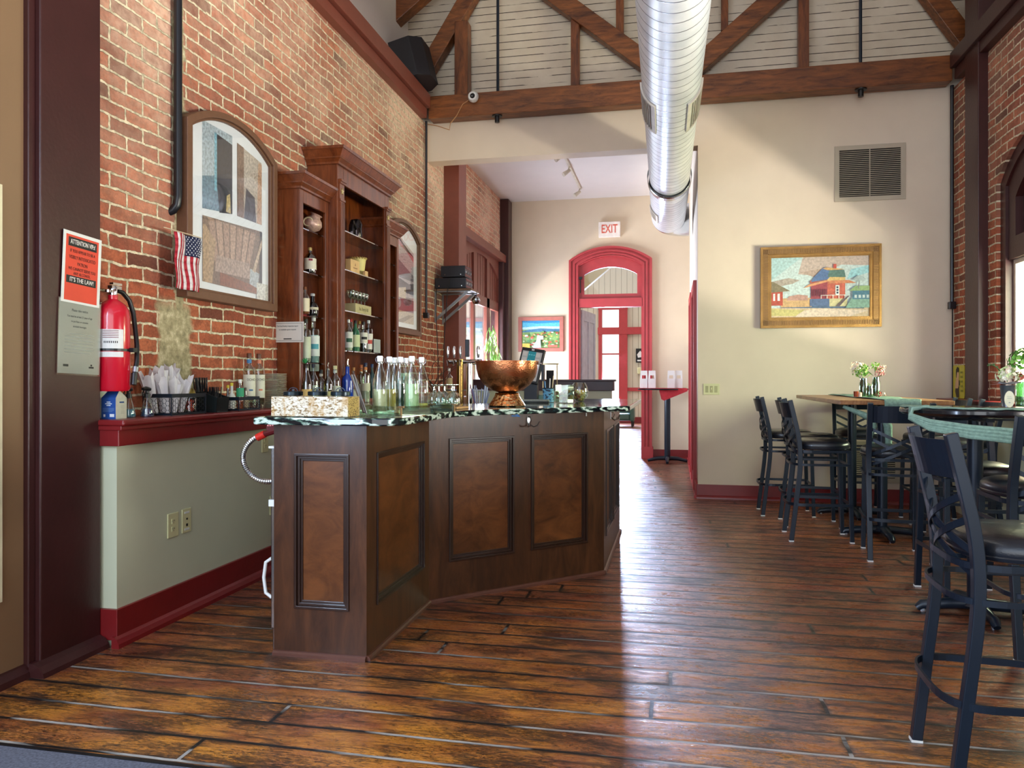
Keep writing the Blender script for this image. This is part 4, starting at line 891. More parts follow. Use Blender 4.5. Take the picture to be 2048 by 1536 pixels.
def grille(nm, label, x0, x1, z0, z1, n, mid=True):
    t = thing(nm, label, 'vent', ((x0 + x1) / 2, YB - .01, z0))
    g = plain('beige_grille', '#b5a894', .5, var=.03)
    obj('grille_frame', MB().strip(rect(x0, x1, z0, z1), rect(x0 + .045, x1 - .045, z0 + .045, z1 - .045), YB - .012, YB - .001, 'y', True), g, t, world=True, bevel=.002)
    obj('backing', MB().box(x0 + .04, x1 - .04, YB - .003, YB - .001, z0 + .04, z1 - .04), plain('vent_dark', '#15120e', .8), t, world=True)
    m = MB()
    for i in range(n):
        z = z0 + .05 + (z1 - z0 - .10) * (i + .5) / n; h = (z1 - z0 - .1) / n * .30
        m.add([(x0 + .045, YB - .012, z - h), (x1 - .045, YB - .012, z - h), (x1 - .045, YB - .004, z + h * .7), (x0 + .045, YB - .004, z + h * .7), (x0 + .045, YB - .010, z - h), (x1 - .045, YB - .010, z - h)], [(0, 1, 2, 3), (0, 4, 5, 1)])
    if mid: m.box((x0 + x1) / 2 - .004, (x0 + x1) / 2 + .004, YB - .012, YB - .003, z0 + .045, z1 - .045)
    obj('slats', m, g, t, world=True)
grille('wall_vent', 'large square slatted return vent high on the cream wall', 1.60, 2.262, 3.03, 3.59, 24)
grille('wall_vent', 'low slatted vent near the floor behind the bar stools', 1.69, 2.21, .21, .62, 16, False)
def plate(nm, label, c, w, h, kind, rot=None, wall='b'):
    t = thing(nm, label, 'switch' if 'switch' in nm else 'outlet', c, 0 if wall == 'b' else radians(90))
    obj('cover_plate', MB().box(-w / 2, w / 2, -.006, 0, -h / 2, h / 2), IVORY if kind != 'gfci' else IVORY, t, bevel=.002)
    if kind == 'switch3':
        for i in (-1, 0, 1): obj('switch_well', MB().box(i * .046 - .015, i * .046 + .015, -.009, -.005, -.034, .034), plain('ivory_shadow', '#a9a478', .5), t, bevel=.002)
        obj('toggle', MB().box(-.005, .005, -.018, -.008, -.004, .016), IVORY, t)
    elif kind == 'duplex':
        for z in (-.02, .02): obj('socket', MB().box(-.014, .014, -.008, -.005, z - .013, z + .013).box(-.007, -.005, -.0085, -.008, z - .003, z + .006, ), IVORY, t); obj('socket_slots', MB().box(-.008, -.005, -.0086, -.0079, z - .002, z + .007).box(.005, .008, -.0086, -.0079, z - .002, z + .007).box(-.002, .002, -.0086, -.0079, z - .010, z - .006), BLACK, t)
    else:
        obj('data_jack', MB().box(-.006, .006, -.008, -.005, -.03, -.016).box(-.005, .005, -.008, -.005, .004, .014), BLACK, t); obj('label_strip', MB().box(-.02, .02, -.0075, -.006, .038, .048).box(-.02, .02, -.0075, -.006, -.05, -.04), PAPER, t)
    return t
plate('light_switch', 'ivory three-gang light switch on the cream wall', (.397, YB - .001, 1.139), .165, .115, 'switch3')
plate('power_outlet', 'ivory double outlet on the low wall, left of its neighbour', (-LW + .001, 3.508, .488), .085, .125, 'duplex', wall='l')
plate('data_outlet', 'grey-beige data outlet plate right of the double outlet', (-LW + .001, 3.62, .492), .075, .125, 'data', wall='l')
plate('power_outlet', 'ivory outlet on the low wall close behind the bar end, lower one', (-LW + .001, 4.52, .43), .075, .12, 'duplex', wall='l')
plate('power_outlet', 'ivory outlet on the low wall under the ledge, by the red drinks gun', (-LW + .001, 4.42, .84), .075, .12, 'duplex', wall='l')

# exit sign
t = thing('exit_sign', 'white EXIT sign with red letters above the arched red door', 'sign', (-.975, YF - .04, 3.61))
obj('sign_housing', MB().box(-.17, .17, -.04, .035, -.12, .12), plain('exit_white', '#efe6dc', .4), t, bevel=.006)
text('EXIT', .19, '#d8604c', t, (0, -.042, 0), RB, 'exit_lettering', sx=.66, bold=.002)

# posters on the left post
t = thing('notice_poster', 'bright red alcohol notice in a plastic sleeve, upper sheet on the maroon post', 'poster', (-2.592, 2.96, 1.73), radians(0))
t.rotation_euler = (radians(-3), 0, 0)
PL = MB().box(0, .002, -.113, .113, -.155, .16); obj('poster_sheet', PL, PAPER, t)
obj('red_panel', MB().box(.002, .0026, -.098, .095, -.145, .145), plain('poster_red', '#d8452c', .55, var=.05), t)
obj('headline_band', MB().box(.0026, .003, -.085, .083, .095, .135), plain('poster_black', '#141112', .55), t); obj('footer_band', MB().box(.0026, .003, -.09, .085, -.068, -.035), plain('poster_black', '#141112', .55), t)
def lt(s, z, size, col, par, sx=1.0, y=0, bold=.0): return text(s, size, col, par, (.0034, y, z), RL, 'lettering', .0003, sx=sx, bold=bold)
lt('ATTENTION VIPs!', .115, .030, '#f0ece4', t, .62); lt('IF YOU APPEAR TO BE A', .075, .020, '#2a1210', t, .68); lt('VISIBLY INTOXICATED', .047, .022, '#2a1210', t, .70); lt('PATRON', .020, .022, '#2a1210', t, .70)
lt('WE CANNOT SERVE YOU', -.004, .020, '#2a1210', t, .70); lt('ANY ALCOHOL.', -.024, .020, '#2a1210', t, .70); lt("IT'S THE LAW!", -.052, .028, '#f0ece4', t, .8)
t2 = thing('notice_poster', 'white typed age notice in a plastic sleeve, lower sheet on the maroon post', 'poster', (-2.594, 2.947, 1.43))
t2.rotation_euler = (radians(-2), 0, 0)
obj('poster_sheet', MB().box(0, .0015, -.118, .125, -.165, .16), plain('notice_paper', '#c9d3c8', .6, var=.02), t2)
obj('plastic_sleeve', MB().box(.0015, .0019, -.125, .13, -.172, .165), glass('sleeve', '#ffffff', .03, .15), t2)
def l2(s, z, size, sx=.8, y=0, col='#3a3f3a'): return text(s, size, col, t2, (.0022, y, z), RL, 'lettering', .0002, sx=sx)
l2('Please take notice:', .115, .016); l2('You must be at least 21 years of age', .088, .0125); l2('to purchase or consume', .066, .0125); l2('alcoholic beverages', .044, .0125); 
m = MB()
for i in range(7): m.box(.002, .0022, -.085 + .02 * (i == 0), .085 - .02 * (i == 6), .01 - i * .014, .013 - i * .014)
obj('typed_lines', m, plain('ink_grey', '#8b928a', .6), t2); obj('printed_marks', MB().box(.002, .0022, -.09, -.06, -.135, -.125).box(.002, .0022, .06, .09, -.138, -.13).box(.002, .0022, .07, .08, -.128, -.12), BLACK, t2)

# flag
t = thing('flag', 'small American flag on a thin stick hanging in front of the chair picture', 'flag', (-2.60, 3.735, 2.03))
m = MB(); n = 13; fw = .235; fh = .30; seg = 8
def fz(u, v): return .012 * sin(u * 9 + v * 2) + .006 * sin(v * 9)
for i in range(13):
    c = hx('#b01c30') if i % 2 == 0 else hx('#e6dcdc')
    for k in range(seg):
        u0, u1 = i / 13, (i + 1) / 13; v0, v1 = k / seg, (k + 1) / seg
        if u0 >= 6.0 / 13 - .001 and k < 3: c_ = hx('#1c2448')
        else: c_ = c
        P = [(fz(u, v), -fw / 2 + u * fw, -v * fh) for u, v in ((u0, v0), (u0, v1), (u1, v1), (u1, v0))]
        m.add(P, [(0, 1, 2, 3)], c_)
obj('flag_cloth', m, PRINT, t, solid=.0012, smooth=True)
m = MB()
for r in range(9):
    for q in range(6 if r % 2 == 0 else 5):
        u = 6 / 13 + (q + (.6 if r % 2 == 0 else 1.1)) * (7 / 13) / 6.3; v = (r + .7) * .375 / 9.6
        y = -fw / 2 + u * fw; z = -v * fh; s5 = [(y + (.0048 if k % 2 == 0 else .002) * cos(pi / 2 + k * pi / 5), z + (.0048 if k % 2 == 0 else .002) * sin(pi / 2 + k * pi / 5)) for k in range(10)]
        m.prism(s5, fz(u, v) + .0008, fz(u, v) + .0018, 'x')
obj('stars', m, plain('star_white', '#f2f2f2', .6), t)
obj('flag_stick', MB().tube([(0, -.20, .005), (0, .13, .008)], .003, 6), plain('stick', '#c9b69a', .5), t)

# fire extinguisher
t = thing('fire_extinguisher', 'red fire extinguisher with black hose strapped to the brick by the post', 'fire extinguisher', (-2.60, 3.165, 1.185))
obj('cylinder_body', MB().lathe([(.0, 0), (.068, 0), (.075, .01), (.075, .35), (.07, .385), (.055, .41), (.03, .43), (.022, .435), (.022, .455)], 28), plain('extinguisher_red', '#c4122a', .22, var=.03, coat=.5), t, smooth=True)
obj('valve', MB().lathe([(.018, .455), (.02, .47), (.02, .49), (.012, .50)], 14).box(-.012, .012, -.02, .045, .485, .50).box(-.01, .01, -.01, .05, .505, .515).cyl((.0, -.028, .465), .02, .012, 12), CHROME, t, smooth=True, label='chrome valve and lever')
obj('hose', MB().tube([(.0, .03, .48), (.0, .065, .475), (.01, .10, .44), (.02, .115, .38), (.035, .11, .30), (.06, .09, .22), (.075, .07, .14), (.08, .045, .07)], .0115, 10), BLACK, t, smooth=True)
obj('nozzle', MB().tube([(.08, .047, .085), (.083, .037, .03)], .0135, 10), BLACK, t, smooth=True); obj('hose_clip', MB().tube([(.077, .060, .115), (.0785, .053, .09)], .0135, 10), GREYM, t, smooth=True)
m = MB()
def cyl_label(m, r, z0, z1, a0, a1, c=(0, 0, 0), n=14, col=None):
    for i in range(n):
        p, q = radians(a0 + (a1 - a0) * i / n), radians(a0 + (a1 - a0) * (i + 1) / n)
        m.add([(c[0] + r * cos(p), c[1] + r * sin(p), c[2] + z0), (c[0] + r * cos(q), c[1] + r * sin(q), c[2] + z0), (c[0] + r * cos(q), c[1] + r * sin(q), c[2] + z1), (c[0] + r * cos(p), c[1] + r * sin(p), c[2] + z1)], [(0, 1, 2, 3)], col)
    return m
cyl_label(m, .0757, .20, .29, -110, -15, col=hx('#dcdad6')); cyl_label(m, .0757, .16, .185, -110, -15, col=hx('#dcdad6'))
for i in range(8): cyl_label(m, .0762, .225, .235, -80 + i * 6, -77 + i * 6, n=1, col=hx('#222222')); 
for i in range(5): cyl_label(m, .0762, .25 + i * .008, .253 + i * .008, -85, -32, n=6, col=hx('#7c3f44'))
obj('label', m, PRINT, t, label='white printed instruction label')
obj('strap', MB().join(cyl_label(MB(), .077, .188, .2, -180, 180, n=30)).box(.07, .095, .02, .05, .185, .205), BLACK, t)
obj('wall_bracket', MB().box(-.10, -.07, -.02, .02, .1, .42), BLACK, t)
# food notice on the cabinet side
t = thing('notice_card', 'white inspection notice card on the left side of the cherry cabinets', 'notice', (-2.612, 4.872, 1.57))
obj('card_sheet', MB().box(-.122, .122, 0, .002, -.072, .07), plain('card_cream', '#cfcac0', .6, var=.02), t)
text("The Food Facility's inspection report", .0145, '#2a2a2a', t, (0, -.001, .04), RB, sx=.74, ext=.0002); text('is available upon request', .0145, '#2a2a2a', t, (0, -.001, .016), RB, sx=.9, ext=.0002)

obj('card_border', MB().strip(rect(-.11, .11, -.062, .060), rect(-.108, .108, -.060, .058), -.001, 0, 'y', True).box(-.03, .03, -.001, 0, -.052, -.045), BLACK, t)
bpy.data.objects[t.name].rotation_euler = (0, 0, 0)

struct('trim_left_front_window', MB().box(-2.66, -2.625, 2.40, 2.578, .35, 2.02), plain('pale_window_trim', '#d8cfae', .5))
struct('trim_left_front_wall_joint', MB().box(-2.655, -2.646, 2.545, 2.555, 2.4, 4.1), BLACK)

struct('window_4', MB().strip([(.0, .68), (.0, 2.72), (1.8, 2.72), (1.8, .68)], [(.08, .76), (.08, 2.64), (1.72, 2.64), (1.72, .76)], -2.66, -2.59, 'x', True), MAROON, bevel=.004)

# ================================================================== BAR STOOLS
def make_stool(label, group=None):
    t = thing('bar_stool', label, 'bar stool', (0, 0, 0), 0, group)
    # rear legs run up to become the back posts
    prof = [(-.235, .0), (-.205, .25), (-.178, .48), (-.170, .62), (-.178, .76), (-.205, .90), (-.245, 1.075)]
    def cr(P, n=4):
        out = []
        for i in range(len(P) - 1):
            p0, p1, p2, p3 = P[max(i - 1, 0)], P[i], P[i + 1], P[min(i + 2, len(P) - 1)]
            for k in range(n):
                u = k / n; out.append(tuple(.5 * ((2 * b) + (-a + c_) * u + (2 * a - 5 * b + 4 * c_ - d_) * u * u + (-a + 3 * b - 3 * c_ + d_) * u ** 3) for a, b, c_, d_ in zip(p0, p1, p2, p3)))
        return out + [P[-1]]
    pr_ = cr(prof)
    for sx in (-1, 1):
        l = obj('leg', MB().tube([(sx * .192, y, z + .006) for y, z in pr_], 0, flat=(.034, .034), up=(1, 0, 0)), BLKM, t, bevel=.003, label='rear leg rising to the back post')
        obj('foot_glide', MB().cbox(sx * .192, -.2355, .004, .036, .036, .008), WHITE, l)
        l = obj('leg', MB().tube([(sx * .172, .205, .006), (sx * .165, .185, .70)], 0, flat=(.030, .030), up=(1, 0, 0)), BLKM, t, bevel=.003)
        obj('foot_glide', MB().cbox(sx * .172, .205, .004, .032, .032, .008), WHITE, l)
    def ring(z, yr, yf, w, r=.008, h=.022, open_front=False):
        P = []
        for k in range(25):
            a = pi + pi * k / 24; P.append((w * (abs(cos(a)) ** .55) * (1 if cos(a) > 0 else -1), yr + .10 - .125 * (abs(sin(a)) ** .8), z))
        P = [(-w + .02, yf, z)] + P + [(w - .02, yf, z)]
        m = MB().tube(P, 0, flat=(.008, h))
        if not open_front: m.tube([(-w + .02, yf, z), (w - .02, yf, z)], 0, flat=(.008, h))
        return m
    obj('foot_rail', ring(.285, -.235, .20, .218), BLKM, t); obj('brace_ring', ring(.59, -.205, .185, .216, h=.018), BLKM, t); obj('seat_ring', ring(.690, -.19, .18, .205, h=.02), BLKM, t)
    # seat: cushion with rounded D outline
    def outline(k, n=36):
        out = []
        for i in range(n):
            a = 2 * pi * i / n; cx_, cy_ = cos(a), sin(a); e = .72
            x = (abs(cx_) ** e) * (1 if cx_ > 0 else -1) * .215; y = (abs(cy_) ** e) * (1 if cy_ > 0 else -1) * .205
            out.append((x * k * (1 - .06 * (y < 0) * abs(y) / .2), y * k + .01))
        return out
    m = MB(); lv = [(.93, .702), (1.0, .708), (1.01, .718), (.995, .722), (1.005, .732), (.99, .75), (.93, .765), (.78, .775), (.45, .781), (.0, .783)]; n = 36; vs = []; fs = []
    for k, z in lv: vs += [(x, y, z) for x, y in outline(max(k, .001))]
    for j in range(len(lv) - 1):
        for i in range(n): q = (i + 1) % n; fs.append((j * n + i, j * n + q, (j + 1) * n + q, (j + 1) * n + i))
    fs.append(tuple(range(n))[::-1]); m.add(vs, fs); obj('seat', m, VINYL, t, smooth=True)
    # curved back: top plate and four crossing slats following one bow
    def yb(x, z): return -.17 - .27 * max(0, (z - .70)) ** 1.15 - .055 * (1 - (x / .18) ** 2) + .008
    m = MB(); N = 12; vs = []; fs = []
    for i in range(N + 1):
        x = -.178 + .356 * i / N
        for z, o in ((.945, 0), (1.06, 0), (1.06, .004), (.945, .004)): vs.append((x, yb(x, z) + o, z))
    for i in range(N):
        for q in range(4): fs.append((4 * i + q, 4 * i + (q + 1) % 4, 4 * (i + 1) + (q + 1) % 4, 4 * (i + 1) + q))
    fs += [(3, 2, 1, 0), (4 * N, 4 * N + 1, 4 * N + 2, 4 * N + 3)]; obj('back_plate', m.add(vs, fs), BLKM, t)
    for za, zb, o in ((.90, .72, 0), (.83, .65, 0), (.72, .90, -.006), (.65, .83, -.006)):
        m = MB(); vs = []; fs = []
        for i in range(N + 1):
            x = -.180 + .36 * i / N; z = za + (zb - za) * i / N; h = .0115
            for dz, dy in ((-h, 0), (h, 0), (h, .004), (-h, .004)): vs.append((x, yb(x, z) + dy + o * (1 - (x / .18) ** 2), z + dz))
        for i in range(N):
            for q in range(4): fs.append((4 * i + q, 4 * i + (q + 1) % 4, 4 * (i + 1) + (q + 1) % 4, 4 * (i + 1) + q))
        fs += [(3, 2, 1, 0), (4 * N, 4 * N + 1, 4 * N + 2, 4 * N + 3)]; obj('back_slat', m.add(vs, fs), BLKM, t)
    return t
GST = 'black metal cross-back bar stools'
s0 = make_stool('nearest black cross-back bar stool, cut off by the right edge', GST)
s0.location = (1.05, 2.66, 0); s0.rotation_euler = (0, 0, radians(-91))
for x, y, rz, lb in ((1.127, 6.375, -90, 'black cross-back stool at the left side of the wooden table, nearest of three'),
                     (1.17, 6.96, -91, 'black cross-back stool, middle one on the left side of the wooden table'),
                     (1.04, 7.475, -90, 'black cross-back stool, farthest left, nearest the cream wall'),
                     (1.53, 5.83, -4.5, 'black cross-back stool at the near end of the wooden table, back to the room'),
                     (1.74, 7.80, 178, 'black cross-back stool at the far end of the wooden table, by the low vent'),
                     (2.21, 6.62, 92, 'black stool on the window side of the wooden table, nearer one'),
                     (2.21, 7.28, 88, 'black stool on the window side of the wooden table, farther one'),
                     (1.665, 3.99, 4, 'black cross-back stool in front of the round table, behind the nearest stool'),
                     (1.63, 4.76, 180, 'black cross-back stool on the far side of the round table')):
    dup(s0, (x, y, 0), radians(rz), lb)

# ================================================================== TABLES
def pedestal(t, x, y, zt, world=True, span=.30):
    p = obj('pedestal', MB().lathe([(.038, .05), (.038, zt - .02)], 20, (x, y, 0)).lathe([(.07, .045), (.055, .07), (.04, .08)], 20, (x, y, 0)), BLKM, t, world=True, smooth=True)
    b = MB()
    for a in (0, 90, 180, 270):
        d = Vector((cos(radians(a)), sin(radians(a)), 0)); q = Vector((x, y, 0))
        b.tube([q + Vector((0, 0, .055)), q + d * span * .5 + Vector((0, 0, .045)), q + d * span * .92 + Vector((0, 0, .032)), q + d * span + Vector((0, 0, .012))], [.034, .03, .026, .018], 10)
    o = obj('cross_base', b, BLKM, p, smooth=True); o.data.transform(wloc(p).inverted())
    g = MB()
    for a in (0, 90, 180, 270): g.lathe([(.016, 0), (.016, .014)], 10, (x + (span - .03) * cos(radians(a)), y + (span - .03) * sin(radians(a)), 0))
    o = obj('levelling_foot', g, GREYM, p); o.data.transform(wloc(p).inverted())
    s_ = MB().box(x - .2, x + .2, y - .02, y + .02, zt - .022, zt - .002).box(x - .02, x + .02, y - .2, y + .2, zt - .022, zt - .002)
    o = obj('top_spider', s_, BLKM, p); o.data.transform(wloc(p).inverted())
TW = wood('table_plank', '#7c4d2a', '#b98a5a', (8, 1.2, 4), .4, .15, 4, .0004)
t = thing('wooden_table', 'long high wooden table with two black pedestals by the cream wall', 'table', (1.59, 7.0, 0))
obj('tabletop', MB().box(1.20, 1.97, 5.98, 8.0, 1.055, 1.088), TW, t, world=True, bevel=.005)
pedestal(t, 1.63, 6.55, 1.055); pedestal(t, 1.61, 7.5, 1.055)
t = thing('round_table', 'round black high table nearest the window', 'table', (1.57, 4.475, 0))
obj('tabletop', MB().lathe([(.0, 1.045), (.30, 1.045), (.345, 1.055), (.36, 1.066), (.36, 1.082), (.352, 1.09), (0, 1.09)], 64, (1.57, 4.475, 0), False), plain('black_laminate', '#15161b', .18, coat=.4), t, world=True, smooth=True)
pedestal(t, 1.57, 4.475, 1.045, span=.285)
# gauze runners
def gauze(nm, label, rows, n_across, cat='table runner', **kw):
    m = MB(); vs = []; fs = []; A = n_across
    for (p, q, amp) in rows:
        p = Vector(p); q = Vector(q)
        for i in range(A + 1):
            u = i / A; v = p.lerp(q, u); v.z += amp * sin(u * 19 + v.y * 7) ; vs.append(v)
    for r in range(len(rows) - 1):
        for i in range(A): fs.append((r * (A + 1) + i, r * (A + 1) + i + 1, (r + 1) * (A + 1) + i + 1, (r + 1) * (A + 1) + i))
    return one(nm, m.add(vs, fs), GAUZE, label, cat, smooth=True, solid=.004, **kw)
rows = [((1.50, 5.962, 1.045), (1.745, 5.962, 1.042), 0), ((1.50, 5.965, 1.08), (1.745, 5.965, 1.08), .0), ((1.50, 5.98, 1.097), (1.75, 5.98, 1.097), .003)]
rows += [((1.50 - .02 * k / 12, 6.0 + 1.9 * k / 12, 1.096), (1.75 - .04 * sin(k), 6.0 + 1.9 * k / 12, 1.096), .003) for k in range(1, 13)]
gauze('table_runner', 'sage gauze runner lying along the wooden table under the flowers', rows, 24)
one('table_runner', MB().tube([(1.24, 6.06, 1.04), (1.33, 6.02, 1.0), (1.42, 6.0, .955), (1.50, 5.99, .965), (1.53, 5.99, .90), (1.535, 5.99, .80), (1.53, 5.99, .72)], [.012, .02, .028, .026, .03, .024, .018], 10).tube([(1.42, 6.0, .95), (1.43, 5.99, .90), (1.405, 5.99, .83), (1.41, 5.99, .76), (1.40, 5.99, .715)], [.024, .028, .022, .026, .014], 10), GAUZE, 'knotted sage gauze hanging under the wooden table near its pedestal', 'table runner', smooth=True)
# gauze over the round table: top layer, rim fold and the swag below the rim
m = MB(); vs = []; fs = []; R = 26
for r in range(5):
    for i in range(R + 1):
        a = radians(150 + 150 * i / R); rr_ = (.363, .366, .355, .27, .17)[r] + .004 * sin(i * 2.3); z = (1.062, 1.085, 1.095, 1.096, 1.095)[r] + .002 * sin(i * 1.7 + r)
        vs.append((1.57 + rr_ * cos(a), 4.475 + rr_ * sin(a) * 1.0, z))
for r in range(4):
    for i in range(R): fs.append((r * (R + 1) + i, r * (R + 1) + i + 1, (r + 1) * (R + 1) + i + 1, (r + 1) * (R + 1) + i))
t = thing('gauze_drape', 'sage gauze draped over the near rim of the round table, swagged below it', 'table runner', (1.4, 4.15, 1.09))
obj('top_layer', MB().add(vs[2 * (R + 1):], [tuple(j - 2 * (R + 1) for j in f) for f in fs if min(f) >= 2 * (R + 1)]), GAUZE, t, world=True, smooth=True, solid=.004)
for k in range(4):
    o_ = k * .012
    obj('swag_fold', MB().tube([(1.30, 4.36 - o_, 1.098), (1.215, 4.33 - o_ * .6, 1.088), (1.205, 4.30, 1.055 - o_ * .4), (1.27, 4.21, 1.028 - o_), (1.42, 4.115, 1.008 - o_ * 1.3), (1.60, 4.09, .995 - o_ * 1.5), (1.76, 4.12, .985 - o_ * 1.3), (1.92, 4.25, .99 - o_)], [.010, .013, .013, .013, .012, .011, .010, .008], 8), GAUZE, t, world=True, smooth=True)

# flowers
def bloom(m, c, r, cols, n=26, rnd=None, petal=.5):
    rnd = rnd or random
    for _ in range(n):
        th = rnd.random() * 2 * pi; ph = math.acos(1 - 1.5 * rnd.random()); d = Vector((sin(ph) * cos(th), sin(ph) * sin(th), cos(ph)))
        p = Vector(c) + d * r * (.75 + .3 * rnd.random()); s_ = r * petal * (.6 + .6 * rnd.random()); a = d.orthogonal().normalized(); b = d.cross(a); k = rnd.random() * 6
        a, b = a * cos(k) + b * sin(k), b * cos(k) - a * sin(k)
        m.add([p - a * s_ * .5, p + b * s_ * .45 + d * s_ * .25, p + a * s_ * .6 + d * s_ * .12, p - b * s_ * .45 + d * s_ * .2], [(0, 1, 2, 3)], hx(rnd.choice(cols)))
def leaf(m, p, d, L, w, col):
    d = Vector(d).normalized(); a = d.cross(Vector((0, 0, 1)))
    if a.length < .1: a = Vector((1, 0, 0))
    a.normalize(); p = Vector(p); m.add([p, p + d * L * .5 + a * w, p + d * L, p + d * L * .5 - a * w], [(0, 1, 2, 3)], hx(col))
PETAL = colattr('petal', .55, .1)
def jar(nm, label, cat, x, y, z, h, r, group=None, water='#7c9c6a', mat=None):
    t = thing(nm, label, cat, (x, y, z), 0, group)
    obj('glass_body', MB().lathe([(0, .0), (r * .95, 0), (r, .008), (r, h * .72), (r * .82, h * .82), (r * .8, h), (r * .76, h), (r * .78, h * .82), (r * .93, h * .72), (r * .93, .01), (0, .008)], 18, cap=False), mat or GLASSG, t, smooth=True)
    return t
def bouquet(t, h, seed, blooms, leaves, spread):
    rn = random.Random(seed); m = MB(); s_ = MB(); l = MB()
    for (x, y, z, r, cols) in blooms:
        bloom(m, (x, y, z), r, cols, 46, rn); s_.tube([(x * .15, y * .15, .02), (x * .4, y * .4, h), (x, y, z - r * .3)], .0022, 5)
    for i in range(leaves):
        a = rn.random() * 2 * pi; e = rn.random() * 1.0; z = h * (.95 + .6 * rn.random()); leaf(l, (cos(a) * spread * .3, sin(a) * spread * .3, z), (cos(a), sin(a), e), .05 + .03 * rn.random(), .012, rn.choice(['#4c8a2c', '#6fa83e', '#2f6a26', '#93b84c']))
    obj('stems', s_, GREEND, t); obj('petals', m, PETAL, t); obj('leaves', l, PETAL, t)
PK = ['#f0d8c8', '#f4e8dc', '#e8b8a4', '#f6efe6']; PK2 = ['#e8909a', '#f0b8b0', '#f4d8cc', '#e0707c']; GR = ['#a8c85c', '#7cae3e', '#c8dc8c', '#5c9230']
j1 = jar('flower_jar', 'green glass jar with blush hydrangea, left jar on the wooden table', 'vase', 1.552, 6.814, 1.10, .15, .034)
bouquet(j1, .15, 1, [(-.05, -.0, .245, .05, PK), (-.02, -.02, .19, .045, GR), (-.055, .01, .20, .035, PK + GR), (0, .02, .23, .04, GR)], 14, .06)
j2 = jar('flower_jar', 'green glass jar with pink and cream stock, right jar on the wooden table', 'vase', 1.671, 6.910, 1.10, .16, .032)
bouquet(j2, .16, 2, [(.03, 0, .215, .035, PK2), (.055, .01, .235, .03, PK), (.015, -.02, .18, .03, PK2), (-.01, 0, .25, .035, GR + PK), (.05, -.01, .19, .022, PK2)], 12, .06)
j3 = jar('flower_jar', 'short green jar without tall flowers, between the two flower jars', 'vase', 1.550, 6.609, 1.10, .09, .027)
obj('leaves', MB().join((lambda m: (bloom(m, (0, 0, .09), .022, GR, 20), m)[1])(MB())), PETAL, j3)
m = MB(); bloom(m, (0, 0, .012), .028, ['#8a3020', '#b8503a', '#6a2418'], 40); one('rosette', m, PETAL, 'dark red flower head lying right of the jars', 'flower', loc=(1.634, 6.678, 1.105))
m = MB(); bloom(m, (0, 0, .012), .022, ['#f0e4dc', '#d8a890', '#fff6ee'], 40); one('rosette', m, PETAL, 'pale flower head lying at the right end of the jars', 'flower', loc=(1.697, 6.793, 1.105))
t = thing('candle_holder', 'small copper and pink glass candle holder left of the flower jars', 'candle holder', (1.479, 6.747, 1.098))
obj('cup', MB().lathe([(0, 0), (.018, 0), (.02, .045), (.016, .045), (.015, .004)], 14, cap=False), plain('copper_glass', '#8c3c22', .25, .5), t, smooth=True); obj('votive', MB().lathe([(0, .0), (.014, 0), (.014, .035), (0, .037)], 12, (.03, 0, 0)), plain('pink_wax', '#e0b4a4', .6), t, smooth=True)
# on the round table by the window
t = thing('flower_bucket', 'small galvanised bucket of white and green flowers on the round table', 'flower bucket', (1.714, 4.447, 1.098))
obj('bucket', MB().lathe([(0, 0), (.024, 0), (.034, .11), (.036, .112), (.032, .112), (.023, .006), (0, .006)], 20, cap=False), plain('galvanised', '#9aa3ac', .35, .9), t, smooth=True)
rn = random.Random(5); m = MB()
for k in range(9):
    a = rn.random() * 6.3; leaf(m, (.01 * cos(a), .01 * sin(a), .115), (cos(a), sin(a), .25), .07, .028, '#f2ecee')
leaf(m, (-.01, 0, .12), (-1, -.1, -.05), .085, .026, '#f0eaee'); leaf(m, (0, 0, .12), (1, -.2, .2), .08, .03, '#efe9ec')
bloom(m, (0, 0, .16), .05, ['#e8e4c8', '#c8d89c', '#f4f0e0'], 60, rn); leaf(m, (-.02, 0, .13), (-1, 0, .25), .06, .015, '#5c9a34')
obj('petals', m, PETAL, t)
m = MB()
P = [Vector((.0, 0, .13)) + Vector((-.095 * k / 6, 0, .09 * sin(k / 6 * 1.9))) for k in range(7)]
m.tube(P, .003, 6)
for k in range(2, 7):
    for _ in range(3): leaf(m, P[k], (rn.random() - .5, rn.random() - .5, rn.random() - .2), .012, .004, rn.choice(['#8c6a94', '#5c7a44', '#a88ab0']))
obj('salvia_sprig', m, GREEND, t, label='thin arching purple-green sprig')
t = thing('flower_jar', 'clear jar of green hydrangea and red leaves at the right edge', 'vase', (1.816, 4.519, 1.098))
obj('glass_body', MB().lathe([(0, 0), (.034, 0), (.036, .01), (.036, .10), (.03, .12), (.03, .13)], 18, cap=False), GLASSG, t, smooth=True)
m = MB(); bloom(m, (.0, 0, .235), .07, ['#4f8a2c', '#6cae3c', '#8cc454', '#3c7424'], 150, rn, .35); bloom(m, (-.03, -.02, .15), .035, ['#b85a4c', '#8a3438', '#d88a70', '#5c8a3c'], 50, rn); obj('petals', m, PETAL, t)
t = thing('table_marker', 'oval cream wooden marker with faint lettering in front of the bucket', 'marker', (1.681, 4.338, 1.098), radians(-15))
obj('wood_slice', MB().prism([(.022 * sin(2 * pi * i / 24), .042 + .042 * cos(2 * pi * i / 24) - .0) for i in range(24)], -.008, .008, 'y'), plain('cream_wood', '#d8d3b4', .6), t); obj('faint_marks', MB().box(-.010, .010, -.0088, -.008, .045, .047).box(-.012, .008, -.0088, -.008, .055, .0565).box(-.004, .004, -.0088, -.008, .022, .026), plain('ink_grey', '#8b928a', .6), t)
